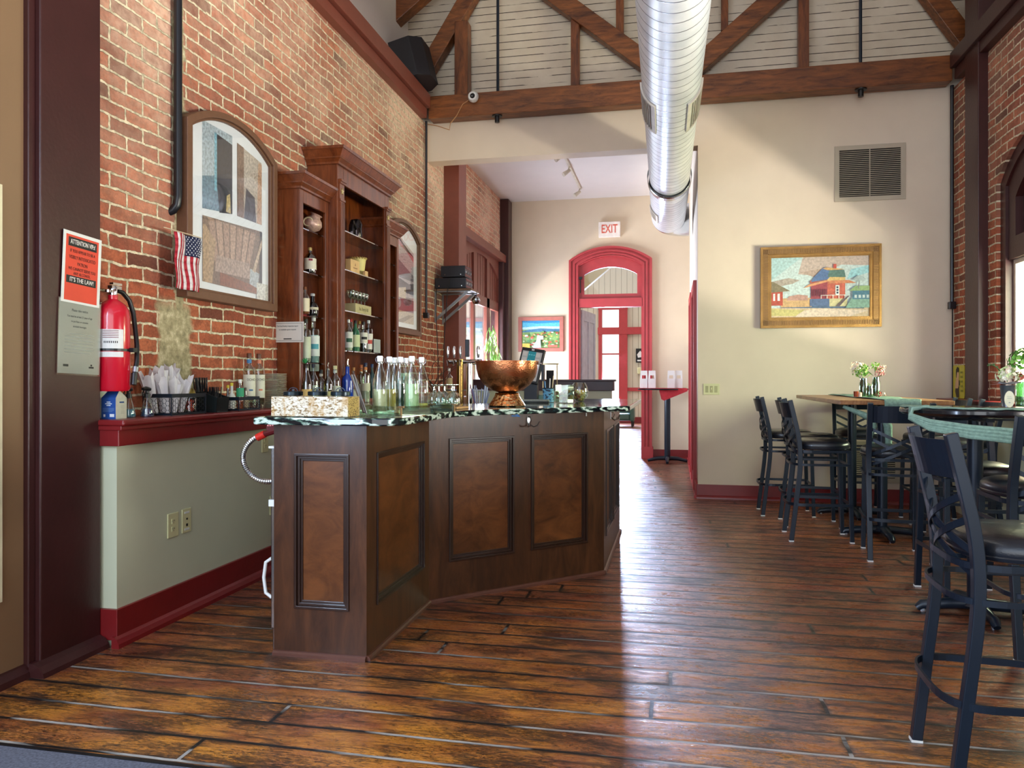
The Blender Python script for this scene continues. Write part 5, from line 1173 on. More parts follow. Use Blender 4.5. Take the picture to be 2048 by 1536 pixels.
# yellow tin sign on the right ledge
t = thing('tin_sign', 'yellow vintage tin sign of a dark haired woman leaning on the brick ledge', 'sign', (2.66, 8.08, 1.06))
m = MB(); m.prism(rpoly([(7.94 - .08, 1.062), (8.235 - .08, 1.062), (8.235 - .08, 1.375), (7.94 - .08, 1.375)], .02), 2.668, 2.672, 'x')
obj('tin_plate', m, plain('tin_yellow', '#c8bc2a', .4, var=.05), t, world=True)
def sg(pts, col, k): M__.poly([(2.6675 - .00015 * kk(), 8.155 - u * .295, 1.062 + v * .31) for u, v in pts], hx(col))
_kk[0] = 0; M__ = MB(); sg([(.32, .02), (.55, .02), (.55, .35), (.45, .55), (.30, .5), (.2, .2)], '#3a2a20', 1); sg([(.2, .3), (.45, .30), (.6, .48), (.5, .62), (.3, .6), (.22, .45)], '#d8b088', 2); sg([(.34, .58), (.52, .58), (.56, .72), (.5, .84), (.36, .82), (.3, .68)], '#dcb48c', 3); sg([(.30, .64), (.34, .62), (.4, .8), (.55, .80), (.56, .92), (.42, .97), (.30, .88)], '#241812', 4); sg([(.55, .38), (.64, .40), (.62, .56), (.56, .54)], '#241812', 4)
for i in range(5): sg([(.72, .2 + i * .14), (.92, .2 + i * .14), (.92, .26 + i * .14), (.72, .26 + i * .14)], '#8a8a24', 2)
obj('printed_picture', M__, PRINT, t, world=True)

# ================================================================== OVERHEAD FIXTURES
t = thing('loudspeaker', 'black trapezoid loudspeaker hung in the upper left corner above the beam', 'speaker', (-2.60, 7.72, 4.36))
m = MB().prism([(-.20, -.02), (.16, -.10), (.22, .02), (.20, .10), (-.16, .36)], 0, .40, 'z'); 
Z_ = MB().prism([(-.17, -.24), (.06, -.24), (.17, -.12), (.17, .14), (.06, .24), (-.17, .24)], 0, .42)
o = obj('speaker_cabinet', Z_, plain('black_speaker_box', '#18161c', .6, bump=.001), t, bevel=.008); o.rotation_euler = (0, radians(-14), radians(0)); o.location = (-.02, 0, .0)
o2 = obj('speaker_screws', MB().cbox(.172, -.08, .38, .01, .012, .012).cbox(.172, .1, .06, .01, .012, .012).cbox(.172, .1, .03, .01, .012, .012), CHROME, o)
t = thing('security_camera', 'white dome security camera on the left end of the truss beam', 'camera', (-2.10, 8.0, 4.283))
obj('dome_housing', MB().lathe([(.0, 0), (.055, 0), (.06, .02), (.052, .05), (.045, .06)], 28).xf(Matrix.Rotation(radians(90), 4, 'X')), WHITE, t, smooth=True)
obj('lens_ball', MB().sphere((0, -.05, 0), .03), BLACK, t, smooth=True); obj('lens_glint', MB().sphere((-.002, -.078, -.008), .007), GREYM, t, smooth=True)
one('camera_cable', MB().tube([(-2.14, 8.0, 4.27), (-2.22, 7.99, 4.22), (-2.29, 7.99, 4.10), (-2.36, 7.99, 4.02), (-2.37, 7.99, 3.95), (-2.50, 7.99, 4.0), (-2.62, 7.99, 4.03)], .005, 6), plain('tan_cable', '#a8784c', .5), 'thin tan cable looping from the security camera to the brick corner', 'cable', smooth=True)
for x, lb in ((-1.86, 'small black spotlight under the truss beam, left of the duct'), (1.815, 'small black spotlight under the truss beam, right of the duct')):
    t = thing('spotlight', lb, 'spotlight', (x, 8.08, 4.10)); obj('mount_plate', MB().cyl((0, 0, -.012), .055, .012, 20), BLACK, t, smooth=True); obj('lamp_head', MB().cyl((0, 0, -.075), .026, .065, 16), BLACK, t, smooth=True)
t = thing('track_light', 'white track with spotlights on the white ceiling of the back room', 'track light', (-1.35, 9.8, 4.12))
obj('track', MB().box(-1.375, -1.345, 8.75, 11.5, 4.105, 4.13), plain('track_cream', '#cfc6b2', .4), t, world=True)
for y in (8.85, 9.55, 10.25, 11.45):
    h = obj('spot_head', MB().tube([(-1.36, y, 4.105), (-1.38, y, 4.06)], .008, 6).tube([(-1.36, y + .03, 4.07), (-1.44, y - .02, 4.0)], [.022, .032], 12), plain('track_cream', '#cfc6b2', .4), t, world=True, smooth=True)

# ================================================================== SHELF WITH AMPLIFIERS
t = thing('bracket_shelf', 'wooden wall shelf on grey metal brackets holding the amplifiers', 'shelf', (-2.5, 8.62, 2.25))
obj('shelf_board', MB().box(-2.695, -2.25, 8.46, 8.84, 2.262, 2.285), wood('shelf_wood', '#5a4334', '#94735a', (1, 4, 4), .4, .1), t, world=True, bevel=.003)
for y in (8.50, 8.80): obj('bracket', MB().beam((-2.69, y, 1.93), (-2.31, y, 2.25), .02, .03).box(-2.695, -2.27, y - .012, y + .012, 2.25, 2.262).box(-2.698, -2.685, y - .012, y + .012, 1.9, 2.26), GREYM, t, world=True)
for z0_, z1_, xa, xb, lb in ((2.288, 2.412, -2.69, -2.32, 'lower black amplifier box on the wall shelf'), (2.418, 2.55, -2.62, -2.33, 'upper black amplifier box stacked on the wall shelf')):
    t = thing('amplifier', lb, 'amplifier', ((xa + xb) / 2, 8.6, z0_)); obj('amplifier_case', MB().box(xa, xb, 8.48, 8.78, z0_ + .004, z1_), plain('amp_black', '#1b1d26', .4), t, world=True, bevel=.004)
    obj('front_knob', MB().cyl((xb, 8.53, z0_ + .06), .001, .001, 6).box(xb, xb + .012, 8.50, 8.52, z0_ + .05, z0_ + .07).box(xb, xb + .012, 8.60, 8.62, z0_ + .05, z0_ + .07).box(xb, xb + .012, 8.70, 8.72, z0_ + .05, z0_ + .07), GREYM, t, world=True)
    obj('front_trim', MB().box(xb, xb + .004, 8.49, 8.77, z0_ + .02, z0_ + .03).box(xb, xb + .004, 8.49, 8.77, z1_ - .03, z1_ - .02), plain('amp_red', '#7a2a30', .4), t, world=True); obj('screw', MB().cbox(xa + .05, 8.478, z0_ + .03, .01, .006, .01).cbox(xb - .05, 8.478, z0_ + .03, .01, .006, .01), CHROME, t, world=True)
t = thing('mirror_ball', 'small mirror ball hanging from the amplifier shelf', 'mirror ball', (-2.235, 8.62, 2.16)); m = MB().sphere((0, 0, 0), .05, 16, 10); obj('ball', m, plain('mirror_tiles', '#b8bcc0', .08, 1, var=.6, vs=70), t); obj('hanging_cord', MB().tube([(0, 0, .05), (0, 0, .12)], .002, 5), BLACK, t)
one('cable', MB().tube([(-2.66, 8.44, 2.30), (-2.66, 8.43, 2.0), (-2.64, 8.42, 1.6), (-2.62, 8.41, 1.06)], .005, 6).tube([(-2.50, 8.46, 2.40), (-2.53, 8.44, 2.25), (-2.56, 8.42, 1.7), (-2.57, 8.40, 1.06)], .005, 6), BLACK, 'pair of thin black cables dropping from the amplifier shelf', 'cable')
# trailing plant in the back room window
t = thing('trailing_plant', 'pale green trailing plant in a pot in front of the back room window', 'plant', (-2.50, 10.55, .86))
obj('pot', MB().lathe([(0, 0), (.07, 0), (.09, .15), (.08, .15), (.07, .02)], 18, cap=False), plain('clay_pot', '#8a5a44', .6), t, smooth=True)
m = MB(); l = MB(); rn = random.Random(11)
for k in range(9):
    a = rn.random() * 6.3; top = .75 + .4 * rn.random(); o_ = (cos(a) * .07, sin(a) * .12)
    P = [(0, 0, .12), (o_[0] * .3, o_[1] * .3, top * .7), (o_[0] * .7, o_[1] * .7, top), (o_[0] * 1.3, o_[1] * 1.3, top * .92), (o_[0] * 1.6, o_[1] * 1.7, top * .7)]
    m.tube(P, .004, 5)
    for i in range(16):
        u = rn.random() * 3.99; j = int(u); p = Vector(P[j]).lerp(Vector(P[j + 1]), u - j); leaf(l, p, (rn.random() - .5, rn.random() - .5, -1.2), .11, .014, rn.choice(['#9cc45c', '#b8d880', '#7cae44']))
obj('stems', m, GREENL, t); obj('leaves', l, PETAL, t)

# ================================================================== FAR PASSAGE FURNITURE
t = thing('cocktail_table', 'slim high table on a black pedestal at the end of the passage', 'table', (-.04, 11.72, 0))
obj('tabletop', MB().lathe([(0, 1.085), (.37, 1.085), (.375, 1.095), (.37, 1.105), (0, 1.105)], 40, (-.14, 11.72, 0), False), BLACK, t, world=True, smooth=True)
obj('column', MB().cyl((-.075, 11.72, .04), .045, 1.05, 18), BLKM, t, world=True, smooth=True)
b = MB()
for a in (0, 90, 180, 270): b.tube([(-.075, 11.72, .06), (-.075 + .15 * cos(radians(a)), 11.72 + .15 * sin(radians(a)), .055), (-.075 + .29 * cos(radians(a)), 11.72 + .29 * sin(radians(a)), .02)], [.035, .03, .02], 8)
obj('cross_base', b, BLKM, t, world=True, smooth=True)
m = MB(); m.box(-.50, .20, 11.45, 11.99, 1.106, 1.112); m.add([(-.20, 11.42, 1.112), (.215, 11.42, 1.112), (.215, 11.42, 1.07), (.05, 11.42, 1.0), (-.12, 11.42, .93), (-.16, 11.42, .95)], [(0, 1, 2, 3, 4, 5)])
m.add([(-.20, 11.42, 1.112), (.215, 11.42, 1.112), (.2, 11.46, 1.112), (-.2, 11.46, 1.112)], [(0, 1, 2, 3)])
one('tablecloth', m, plain('red_cloth', '#b8343c', .85, var=.15, vs=25), 'red cloth with a hanging corner on the slim passage table', 'tablecloth')
c0 = thing('paper_box', 'white paper box with a punched flap', 'box', (-.42, 11.62, 1.113), 0, 'white punched paper boxes on the red cloth')
c0['label'] = 'white paper box with a punched flap on the red cloth, in the passage'
obj('carton', MB().box(-.055, .055, -.05, .05, 0, .14), WHITE, c0, bevel=.002); obj('flap', MB().strip([(-.055, .14), (-.05, .26), (.05, .26), (.055, .14)], [(-.03, .14), (-.028, .19), (.028, .19), (.03, .14)], .03, .036, 'y').box(-.05, .05, .03, .036, .20, .26), WHITE, c0)
for x in (-.30, -.02, .09): dup(c0, (x, 11.62 + .02 * sin(x * 30), 1.113))
t = thing('armchair', 'green leather armchair seen through the red doorway', 'armchair', (-1.33, 20.3, 0)); GL = plain('green_leather', '#3c5a50', .35)
obj('seat_cushion', MB().box(-1.58, -1.08, 19.95, 20.5, .18, .36), GL, t, world=True, bevel=.04); obj('armrest', MB().box(-1.08, -.97, 19.9, 20.6, .14, .52), GL, t, world=True, bevel=.05); obj('armrest', MB().box(-1.69, -1.58, 19.9, 20.6, .14, .52), GL, t, world=True, bevel=.05); obj('backrest', MB().box(-1.58, -1.08, 20.5, 20.68, .14, .6), GL, t, world=True, bevel=.05)
for x in (-1.02, -1.64):
    for y in (19.97, 20.55): obj('leg', MB().lathe([(.02, 0), (.03, .15)], 10, (x, y, 0)), BLACK, t, world=True)
t = thing('wall_telephone', 'black and white sign plate with an ivory box below on the far room wall', 'sign', (-.91, 22.03, 1.9)); 
obj('sign_plate', MB().box(-1.02, -.80, 22.03, 22.045, 1.72, 2.12), BLACK, t, world=True); obj('white_mark', MB().prism([(-.99, 1.95), (-.90, 2.06), (-.85, 2.0), (-.85, 1.88), (-.96, 1.86)], 22.024, 22.03, 'y').box(-.98, -.84, 22.024, 22.03, 1.76, 1.80), WHITE, t, world=True); obj('ivory_box', MB().box(-.98, -.82, 21.99, 22.05, 1.40, 1.58), IVORY, t, world=True, bevel=.01)
t['category'] = 'sign'; t.name = 'wall_sign'

# ================================================================== BOTTLES AND GLASSES
def liquid(name, col): return plain('liquid_' + name, col, .12, coat=.6, var=.05)
def scaled(prof, h, r): return [(a * r, b * h) for a, b in prof]
SHP = {
 'wine': [(0, 0), (.95, 0), (1, .02), (1, .58), (.93, .66), (.45, .78), (.34, .84), (.34, .985), (.30, 1)],
 'liquor': [(0, 0), (.96, 0), (1, .02), (1, .62), (.9, .70), (.40, .78), (.34, .82), (.34, .985), (.30, 1)],
 'square': [(0, 0), (.97, 0), (1, .02), (1, .70), (.92, .75), (.36, .79), (.34, .84), (.34, .985), (.30, 1)],
 'swing': [(0, 0), (.94, 0), (1, .03), (1, .48), (.88, .60), (.5, .76), (.34, .84), (.32, .93), (.36, .94), (.36, .965), (.30, .97)],
 'tall': [(0, 0), (.97, 0), (1, .01), (1, .70), (.85, .755), (.42, .80), (.36, .84), (.36, .99), (.33, 1)],
 'flask': [(0, 0), (.9, 0), (.95, .03), (1, .40), (.92, .58), (.5, .70), (.3, .74), (.3, .88), (.28, .89)],
 'squat': [(0, 0), (.9, 0), (1, .08), (1, .42), (.8, .58), (.42, .66), (.38, .72), (.38, .98), (.34, 1)],
 'beer': [(0, 0), (.96, 0), (1, .02), (1, .50), (.86, .62), (.5, .80), (.38, .9), (.4, .98), (.36, 1)]}
def bottle(label, x, y, z, h, r, shp='liquor', gm=None, liq=None, level=.5, cap='#202020', lab=None, lab_z=(.2, .45), group=None, pour=False, face=0, capmat=None, band=None, nm='bottle', n=20, neck=None):
    t = thing(nm, label, 'bottle', (x, y, z), 0, group); P = scaled(SHP[shp], h, r)
    obj('glass_body', MB().lathe(P, n, cap=False), gm or GLASS, t, smooth=True)
    if liq:
        Q = [(max(0, a - .003), b + .003) for a, b in P if b <= h * level]; lastr = Q[-1][0]
        Q += [(lastr, h * level), (0, h * level)]; Q[0] = (0, .003)
        obj('liquid', MB().lathe(Q, n, cap=False), liq, t, smooth=True)
    top = P[-1][1]; nr = P[-2][0]
    if pour: obj('pourer', MB().lathe([(nr * .9, top - .004), (nr, top + .008), (nr * .5, top + .014)], 10).tube([(0, 0, top + .01), (0, 0, top + .035), (.003, .004, top + .055)], .0035, 6), CHROME, t, smooth=True)
    else: obj('cap', MB().lathe([(nr * 1.08, top - h * .07), (nr * 1.12, top + .004), (nr * .95, top + .008), (0, top + .008)], 12), capmat or plain('cap_' + cap, cap, .4), t, smooth=True)
    if lab:
        L = MB(); cyl_label(L, r + .0006, h * lab_z[0], h * lab_z[1], -125, 20, n=16, col=hx(lab))
        if band: cyl_label(L, r + .0010, h * (lab_z[0] + .35 * (lab_z[1] - lab_z[0])), h * (lab_z[0] + .6 * (lab_z[1] - lab_z[0])), -95, -10, n=8, col=hx(band))
        obj('bottle_label', L, PRINT, t)
    if neck: obj('neck_label', cyl_label(MB(), nr + .0012, h * .84, h * .91, -180, 180, n=14, col=hx(neck)), PRINT, t)
    return t

ZC = 1.077
# --- swing-top bottles on the tray
def swing(label, x, y, liq, level, r=.035, h=.262, low=None):
    t = bottle(label, x, y, ZC + .012, h, r, 'swing', GLASS, liq, level, '#eeeeea', group='swing-top bottles on the tray')
    hw = MB(); a0 = random.uniform(-40, 40)
    for s_ in (-1, 1):
        c_, s2 = cos(radians(a0)) * s_, sin(radians(a0)) * s_; nr = r * .38
        hw.tube([(c_ * nr, s2 * nr, h * .985), (c_ * (nr + .009), s2 * (nr + .009), h * .95), (c_ * (nr + .006), s2 * (nr + .006), h * .90), (c_ * nr, s2 * nr, h * .87)], .0013, 5)
    hw.tube([(r * .36 * cos(2 * pi * k / 12), r * .36 * sin(2 * pi * k / 12), h * .875) for k in range(12)], .0014, 5, closed=True)
    obj('wire_bail', hw, STEEL, t); return t
swing('swing-top bottle of cloudy pale yellow juice, front left on the tray', -1.347, 3.396, liquid('pale', '#d8d0a0'), .40)
swing('swing-top bottle of brighter yellow juice, second from the left', -1.347, 3.518, liquid('yellow', '#e0c45c'), .40)
swing('swing-top bottle of dark brown-green liquid filled to the shoulder', -1.374, 3.666, liquid('brown', '#4a3a2e'), .62)
swing('swing-top bottle of dark green liquid, filled half way', -1.308, 3.567, liquid('dkgreen', '#22382a'), .50)
swing('swing-top bottle of pale green liquid, front right on the tray', -1.210, 3.455, liquid('pgreen', '#b4d098'), .50)
swing('swing-top bottle of milky green liquid behind the pale green one', -1.347, 3.753, liquid('mgreen', '#b8cfa6'), .70)
swing('nearly empty swing-top bottle with a little yellow at the bottom, rightmost', -1.220, 3.627, liquid('lemon', '#d8c860'), .13)
t = thing('serving_tray', 'clear acrylic tray with brass corners holding the swing-top bottles', 'tray', (-1.282, 3.514, ZC), radians(-18))
obj('tray_base', MB().box(-.14, .14, -.18, .24, .001, .008), ACRYL, t); w_ = MB()
obj('tray_wall', w_.box(-.14, .14, -.183, -.178, .001, .04).box(-.14, .14, .236, .241, .001, .04).box(-.143, -.138, -.18, .24, .001, .04).box(.138, .143, -.18, .24, .001, .04), ACRYL, t)
for sx, sy in ((-1, -.183), (1, -.183), (-1, .241), (1, .241)): obj('corner_clip', MB().cbox(sx * .14, sy, .038, .03, .008, .008).cbox(sx * .14, sy, .020, .006, .008, .04), GOLDD, t)
# --- birch bark box with lidded jars
t = thing('bark_box', 'birch bark box at the left end of the bar, holding three jars', 'box', (-1.555, 3.155, ZC))
tb = NT('birch_bark'); v = tb.coords('Object', (1, 1, 2.2)); nz = tb.noise(v, 42, 8, .75, .8); n2 = tb.noise(tb.coords('Object', (3, 3, 1)), 12, 4)
cc = tb.ramp(nz, [(.36, hx('#2a1c0e')), (.44, hx('#a07c4c')), (.50, hx('#e6dcc4')), (.7, hx('#f6f2e8'))]); cc = tb.mix(tb.ramp(n2, [(.5, 0.), (.62, .55)]), cc, hx('#c09048')); tb.l(cc, tb.b.inputs['Base Color']); tb.set(rough=.8); tb.bump(nz, .004)
obj('bark_side', MB().box(-.18, .18, -.067, -.055, .001, .088).box(-.18, .18, .055, .067, .001, .088), tb.m, t, bevel=.002)
tc_ = NT('cut_bark_end'); v = tc_.coords('Object', (1, 1, 1)); vo = tc_.n('TexVoronoi'); vo.inputs['Scale'].default_value = 120; tc_.l(v, vo.inputs[0]); tc_.l(tc_.ramp(vo.outputs[0], [(.25, hx('#4a3818')), (.45, hx('#b49a58'))]), tc_.b.inputs['Base Color']); tc_.set(rough=.85)
obj('bark_end', MB().box(.168, .181, -.055, .055, .001, .087).box(-.181, -.168, -.055, .055, .001, .087), tc_.m, t); obj('box_floor', MB().box(-.168, .168, -.055, .055, .001, .008), tc_.m, t)
for x, lb, cc_ in ((-1.664, 'left jar with a black wire-loop lid in the bark box', '#d8902c'), (-1.546, 'middle jar with a black wire-loop lid in the bark box', '#5a3a2c'), (-1.437, 'right jar with a black wire-loop lid in the bark box', '#d8c040')):
    t = thing('lidded_jar', lb, 'jar', (x, 3.155, ZC + .0095), 0, 'lidded jars in the birch bark box')
    obj('glass_body', MB().lathe([(0, 0), (.040, 0), (.042, .004), (.042, .075), (.038, .083)], 22, cap=False), GLASS, t, smooth=True); obj('garnish', MB().lathe([(0, .003), (.038, .003), (.038, .07), (0, .07)], 18, cap=False), plain('garnish' + cc_, cc_, .5, var=.4, vs=60), t)
    ld = obj('lid', MB().lathe([(.041, .083), (.043, .083), (.043, .098), (.040, .101), (0, .101)], 26), plain('teal_black_lid', '#1e2a30', .28, .6), t, smooth=True)
    obj('lid_loop', MB().tube([(-.022 * cos(pi * k / 10), .0, .100 + .017 * sin(pi * k / 10)) for k in range(11)], .002, 6).cyl((0, 0, .101), .007, .01, 10), BLKM, ld, smooth=True)
# --- upside down goblets on a board
t = thing('wooden_board', 'small pale wooden board under the upturned goblets', 'board', (-1.257, 4.130, ZC), radians(-12)); obj('plank', MB().box(-.14, .12, -.07, .07, .0005, .013), wood('pale_board', '#a87c4c', '#d8b078', (6, 1, 1), .5, .1), t, bevel=.003)
def goblet(label, x, y, z, group, sc=1.0, up=False):
    t = thing('goblet', label, 'glass', (x, y, z), 0, group)
    P = [(.034, 0), (.0375, .02), (.036, .045), (.026, .068), (.009, .080), (.0045, .086), (.0045, .110), (.012, .116), (.030, .120), (.030, .122)]
    if up: P = [(r, .122 - z_) for r, z_ in P][::-1]
    P = [(r * sc, z_ * sc) for r, z_ in P]
    obj('bowl', MB().lathe(P[:6] if not up else P[4:], 20, cap=False), GLASS, t, smooth=True, solid=.0012)
    obj('stem_and_foot', MB().lathe(P[5:] if not up else P[:5], 20, cap=True), GLASS, t, smooth=True); return t
for px_, lb in (((-1.349, 4.233), 'upturned glass goblet, leftmost on the wooden board'), ((-1.273, 4.086), 'upturned glass goblet, second from the left on the board, in front'), ((-1.283, 4.227), 'upturned glass goblet in the middle of the board, behind'), ((-1.196, 4.081), 'upturned glass goblet, front right on the wooden board'), ((-1.230, 4.238), 'upturned glass goblet at the back right of the wooden board')):
    goblet(lb, px_[0], px_[1], ZC + .0135, 'upturned goblets on the board', 1.0)
# --- copper bowl
t = thing('copper_bowl', 'large hammered copper footed bowl on the bar', 'bowl', (-0.991, 4.574, ZC))
obj('bowl', MB().lathe([(.0, .082), (.05, .083), (.10, .10), (.145, .135), (.175, .18), (.188, .23), (.190, .268), (.196, .270), (.196, .275), (.186, .275), (.184, .23), (.170, .182), (.14, .14), (.098, .106), (0, .092)], 56, cap=False), COPPER, t, smooth=True)
obj('foot', MB().lathe([(.108, 0), (.112, .006), (.106, .016), (.088, .04), (.074, .065), (.070, .082)], 48, cap=False), make_steelhammer('hammered_brass', '#d8b07c', .16, 55, .003), t, smooth=True, solid=.003, label='paler hammered foot')
for s_ in (-1, 1): obj('handle_lug', MB().tube([(s_ * .19, 0, .262), (s_ * .215, 0, .258)], .006, 8), CHROME, t, smooth=True)
# --- pen cup, dried flower jars
t = thing('pen_cup', 'blue wire-mesh cup of pens on the bar', 'pen cup', (-0.865, 5.387, ZC))
tm = NT('blue_mesh'); v = tm.coords('Object'); chk = tm.noise(v, 60, 3); tm.l(tm.ramp(chk, [(.42, hx('#1c3450')), (.5, hx('#6fb4d8'))]), tm.b.inputs['Base Color']); tm.set(rough=.4)
obj('mesh_cup', MB().lathe([(0, .002), (.038, .002), (.042, .10), (.040, .10), (.036, .006)], 24, cap=False), tm.m, t, smooth=True); obj('rim', MB().lathe([(.043, .097), (.044, .104), (.041, .104)], 24, cap=False), BLKM, t, smooth=True)
for k, (dx_, c_) in enumerate(((-.015, '#2f7fb8'), (.006, '#e8e8e8'), (.02, '#c9b08a'))): obj('pen', MB().tube([(dx_, 0, .01), (dx_ * 1.8, .005, .15 + .02 * k)], .004, 6), plain('pen' + c_, c_, .4), t, smooth=True, label=None)
def potpourri(label, x, y, mat_prof, n, seed, r, h):
    t = thing('glass_jar', label, 'jar', (x, y, ZC)); obj('glass_body', MB().lathe(mat_prof, n, cap=False), GLASS, t, smooth=n > 8)
    rn = random.Random(seed); m = MB()
    for k in range(46):
        a = rn.random() * 6.3; q = rn.random() * r * .72; z = .012 + rn.random() * h
        c_ = rn.choice(['#c08a2c', '#d8b04c', '#8a4a1c', '#b8a87c', '#e0cc90', '#6a3a1c', '#a8a04c']); m.sphere((q * cos(a), q * sin(a), z), .009 + .007 * rn.random(), 7, 5, col=hx(c_))
    obj('dried_blossoms', m, PRINT, t)
potpourri('angular glass jar of dried orange peel on the bar', -0.732, 5.262, [(0, 0), (.058, 0), (.060, .004), (.064, .125), (.060, .125), (.057, .008)], 6, 4, .06, .07)
potpourri('round glass jar of dried blossoms behind the angular jar', -0.684, 5.732, [(0, 0), (.03, 0), (.058, .035), (.066, .07), (.058, .11), (.045, .135), (.042, .14)], 24, 8, .06, .07)

# ================================================================== LEFT LEDGE
ZL = 1.0535
t = thing('carton', 'blue and cream folded carton at the near end of the red ledge', 'carton', (-2.60, 3.177, ZL))
m = MB(); B_, C_ = hx('#1f4f9e'), hx('#d2d2c0'); xa, xb, ya, yb_ = -.042, .036, -.037, .037
m.add([(xa, ya, 0), (xb, ya, 0), (xb, yb_, 0), (xa, yb_, 0), (xa, ya, .10), (xb, ya, .10), (xb, yb_, .10), (xa, yb_, .10), (xa + .01, 0, .135), (xb - .01, 0, .135)], [(0, 1, 5, 4)], B_)
m.add(m.v[:10], [(4, 5, 9, 8)], B_); m.add(m.v[:10], [(1, 2, 6, 5)], C_); m.add(m.v[:10], [(5, 6, 9), (6, 7, 8, 9), (2, 3, 7, 6), (3, 0, 4, 7), (7, 4, 8), (0, 3, 2, 1)], C_)
obj('carton_body', m, PRINT, t)
m = MB(); WH = hx('#e8ecf0'); BL = hx('#27508a')
for z_, w_ in ((.078, .02), (.070, .036), (.062, .022)): m.box(-.003 - w_ / 2, -.003 + w_ / 2, ya - .0008, ya - .0002, z_, z_ + .004, WH)
for k in range(4): m.box(-.034, .028 - .01 * (k == 3), ya - .0008, ya - .0002, .050 - k * .005, .0515 - k * .005, hx('#7c9cc8'))
m.box(.004, .028, ya - .0008, ya - .0002, .010, .024, WH); m.box(-.03, -.02, ya - .0008, ya - .0002, .010, .022, WH)
m.box(xb + .0002, xb + .0008, -.012, .018, .075, .082, BL)
for k in range(6): m.box(xb + .0002, xb + .0008, -.004, .02, .060 - k * .007, .0615 - k * .007, hx('#a8a896'))
obj('carton_print', m, PRINT, t)
one('white_panel', MB().box(-2.692, -2.682, 3.09, 3.30, ZL, 1.30), PAPER, 'plain white board standing behind the extinguisher and the carton', 'board')
def spray(label, x, y, c_):
    t = thing('spray_bottle', label, 'spray bottle', (x, y, ZL)); P = [(0, 0), (.032, 0), (.034, .006), (.028, .04), (.016, .085), (.013, .10)]
    obj('bottle_body', MB().lathe(P, 16, cap=False), GLASS, t, smooth=True); obj('liquid', MB().lathe([(0, .002), (.031, .002), (.032, .006), (.026, .042), (0, .042)], 16, cap=False), liquid('spray' + c_, c_), t, smooth=True)
    obj('trigger_head', MB().lathe([(.015, .095), (.015, .115), (.010, .118), (.009, .13)], 12).tube([(0, .02, .137), (0, -.01, .142), (.0, -.035, .139)], [.009, .011, .007], 8).tube([(0, -.022, .135), (.0, -.034, .122), (.0, -.03, .105)], .004, 6), BLACK, t, smooth=True)
spray('black-headed spray bottle of light blue liquid, nearer the carton', -2.61, 3.285, '#2f88a8'); spray('black-headed spray bottle of dark liquid, beside the wire basket', -2.575, 3.375, '#2c3a66')
def wire_basket(label, x0, x1, y0, y1, z, h, cell):
    t = thing('wire_basket', label, 'basket', ((x0 + x1) / 2, (y0 + y1) / 2, z)); fr = MB()
    for zz, tk in ((.003, .010), (h - .012, .020)):
        P = [(x0, y0), (x1, y0), (x1, y1), (x0, y1)]
        for i in range(4): p, q = P[i], P[(i + 1) % 4]; fr.beam((*p, z + zz + tk / 2), (*q, z + zz + tk / 2), .003, tk)
    for p in ((x0, y0), (x1, y0), (x1, y1), (x0, y1)): fr.beam((*p, z), (*p, z + h), .004, .004)
    obj('basket_frame', fr, BLKM, t, world=True); hex_ = MB(); r = cell
    def hexes(o, d, L, H):
        o = Vector(o); d = Vector(d); u = Vector((0, 0, 1)); nx = int(L / (r * 1.5)) + 1; nz = int(H / (r * 1.732)) + 1; seen = set()
        for i in range(nx):
            for j in range(nz + 1):
                cx_ = i * r * 1.5; cz_ = j * r * 1.732 + (r * .866 if i % 2 else 0)
                for k in range(6):
                    a, b = radians(60 * k), radians(60 * k + 60); A = (cx_ + r * cos(a), cz_ + r * sin(a)); B = (cx_ + r * cos(b), cz_ + r * sin(b)); key = (round((A[0] + B[0]) * 400), round((A[1] + B[1]) * 400))
                    if key in seen or min(A[0], B[0]) < -.001 or max(A[0], B[0]) > L + .001 or min(A[1], B[1]) < -.001 or max(A[1], B[1]) > H + .001: continue
                    seen.add(key); hex_.beam(o + d * A[0] + u * A[1], o + d * B[0] + u * B[1], .0016, .0016)
    hexes((x1, y0, z + .006), (0, 1, 0), y1 - y0, h - .02); hexes((x0, y0, z + .006), (1, 0, 0), x1 - x0, h - .02)
    obj('hex_wire', hex_, BLKM, t, world=True); return t
wire_basket('black hexagon wire basket of rolled white napkins on the red ledge', -2.66, -2.495, 3.455, 3.745, ZL, .105, .0135)
wire_basket('small black hexagon wire basket of bitters on the red ledge', -2.60, -2.495, 4.07, 4.30, ZL, .075, .0095)
# rolled napkins
def napkin(label, x, y, h, lean, r, seed):
    rn = random.Random(seed); m = MB(); n = 18; vs = []; fs = []; L = 9
    for j in range(L + 1):
        u = j / L; R_ = r * (.45 + .8 * u)
        for i in range(n):
            a = 2 * pi * i / n; w = 1 + .28 * sin(a * 3 + seed + u * 2) * u + .16 * sin(a * 7 + seed * 2); vs.append((lean[0] * u + R_ * w * cos(a), lean[1] * u + R_ * .75 * w * sin(a), h * u + (.02 * sin(a * 2 + seed) + .014 * sin(a * 5)) * u))
    for j in range(L):
        for i in range(n): k = (i + 1) % n; fs.append((j * n + i, j * n + k, (j + 1) * n + k, (j + 1) * n + i))
    vs.append((lean[0] * .8, lean[1] * .8, h * .82)); c_ = len(vs) - 1
    for i in range(n): fs.append((L * n + i, L * n + (i + 1) % n, c_))
    return one('napkin', m.add(vs, fs), CLOTHW, label, 'napkin', 'rolled white napkins in the basket', loc=(x, y, ZL + .012), smooth=True)
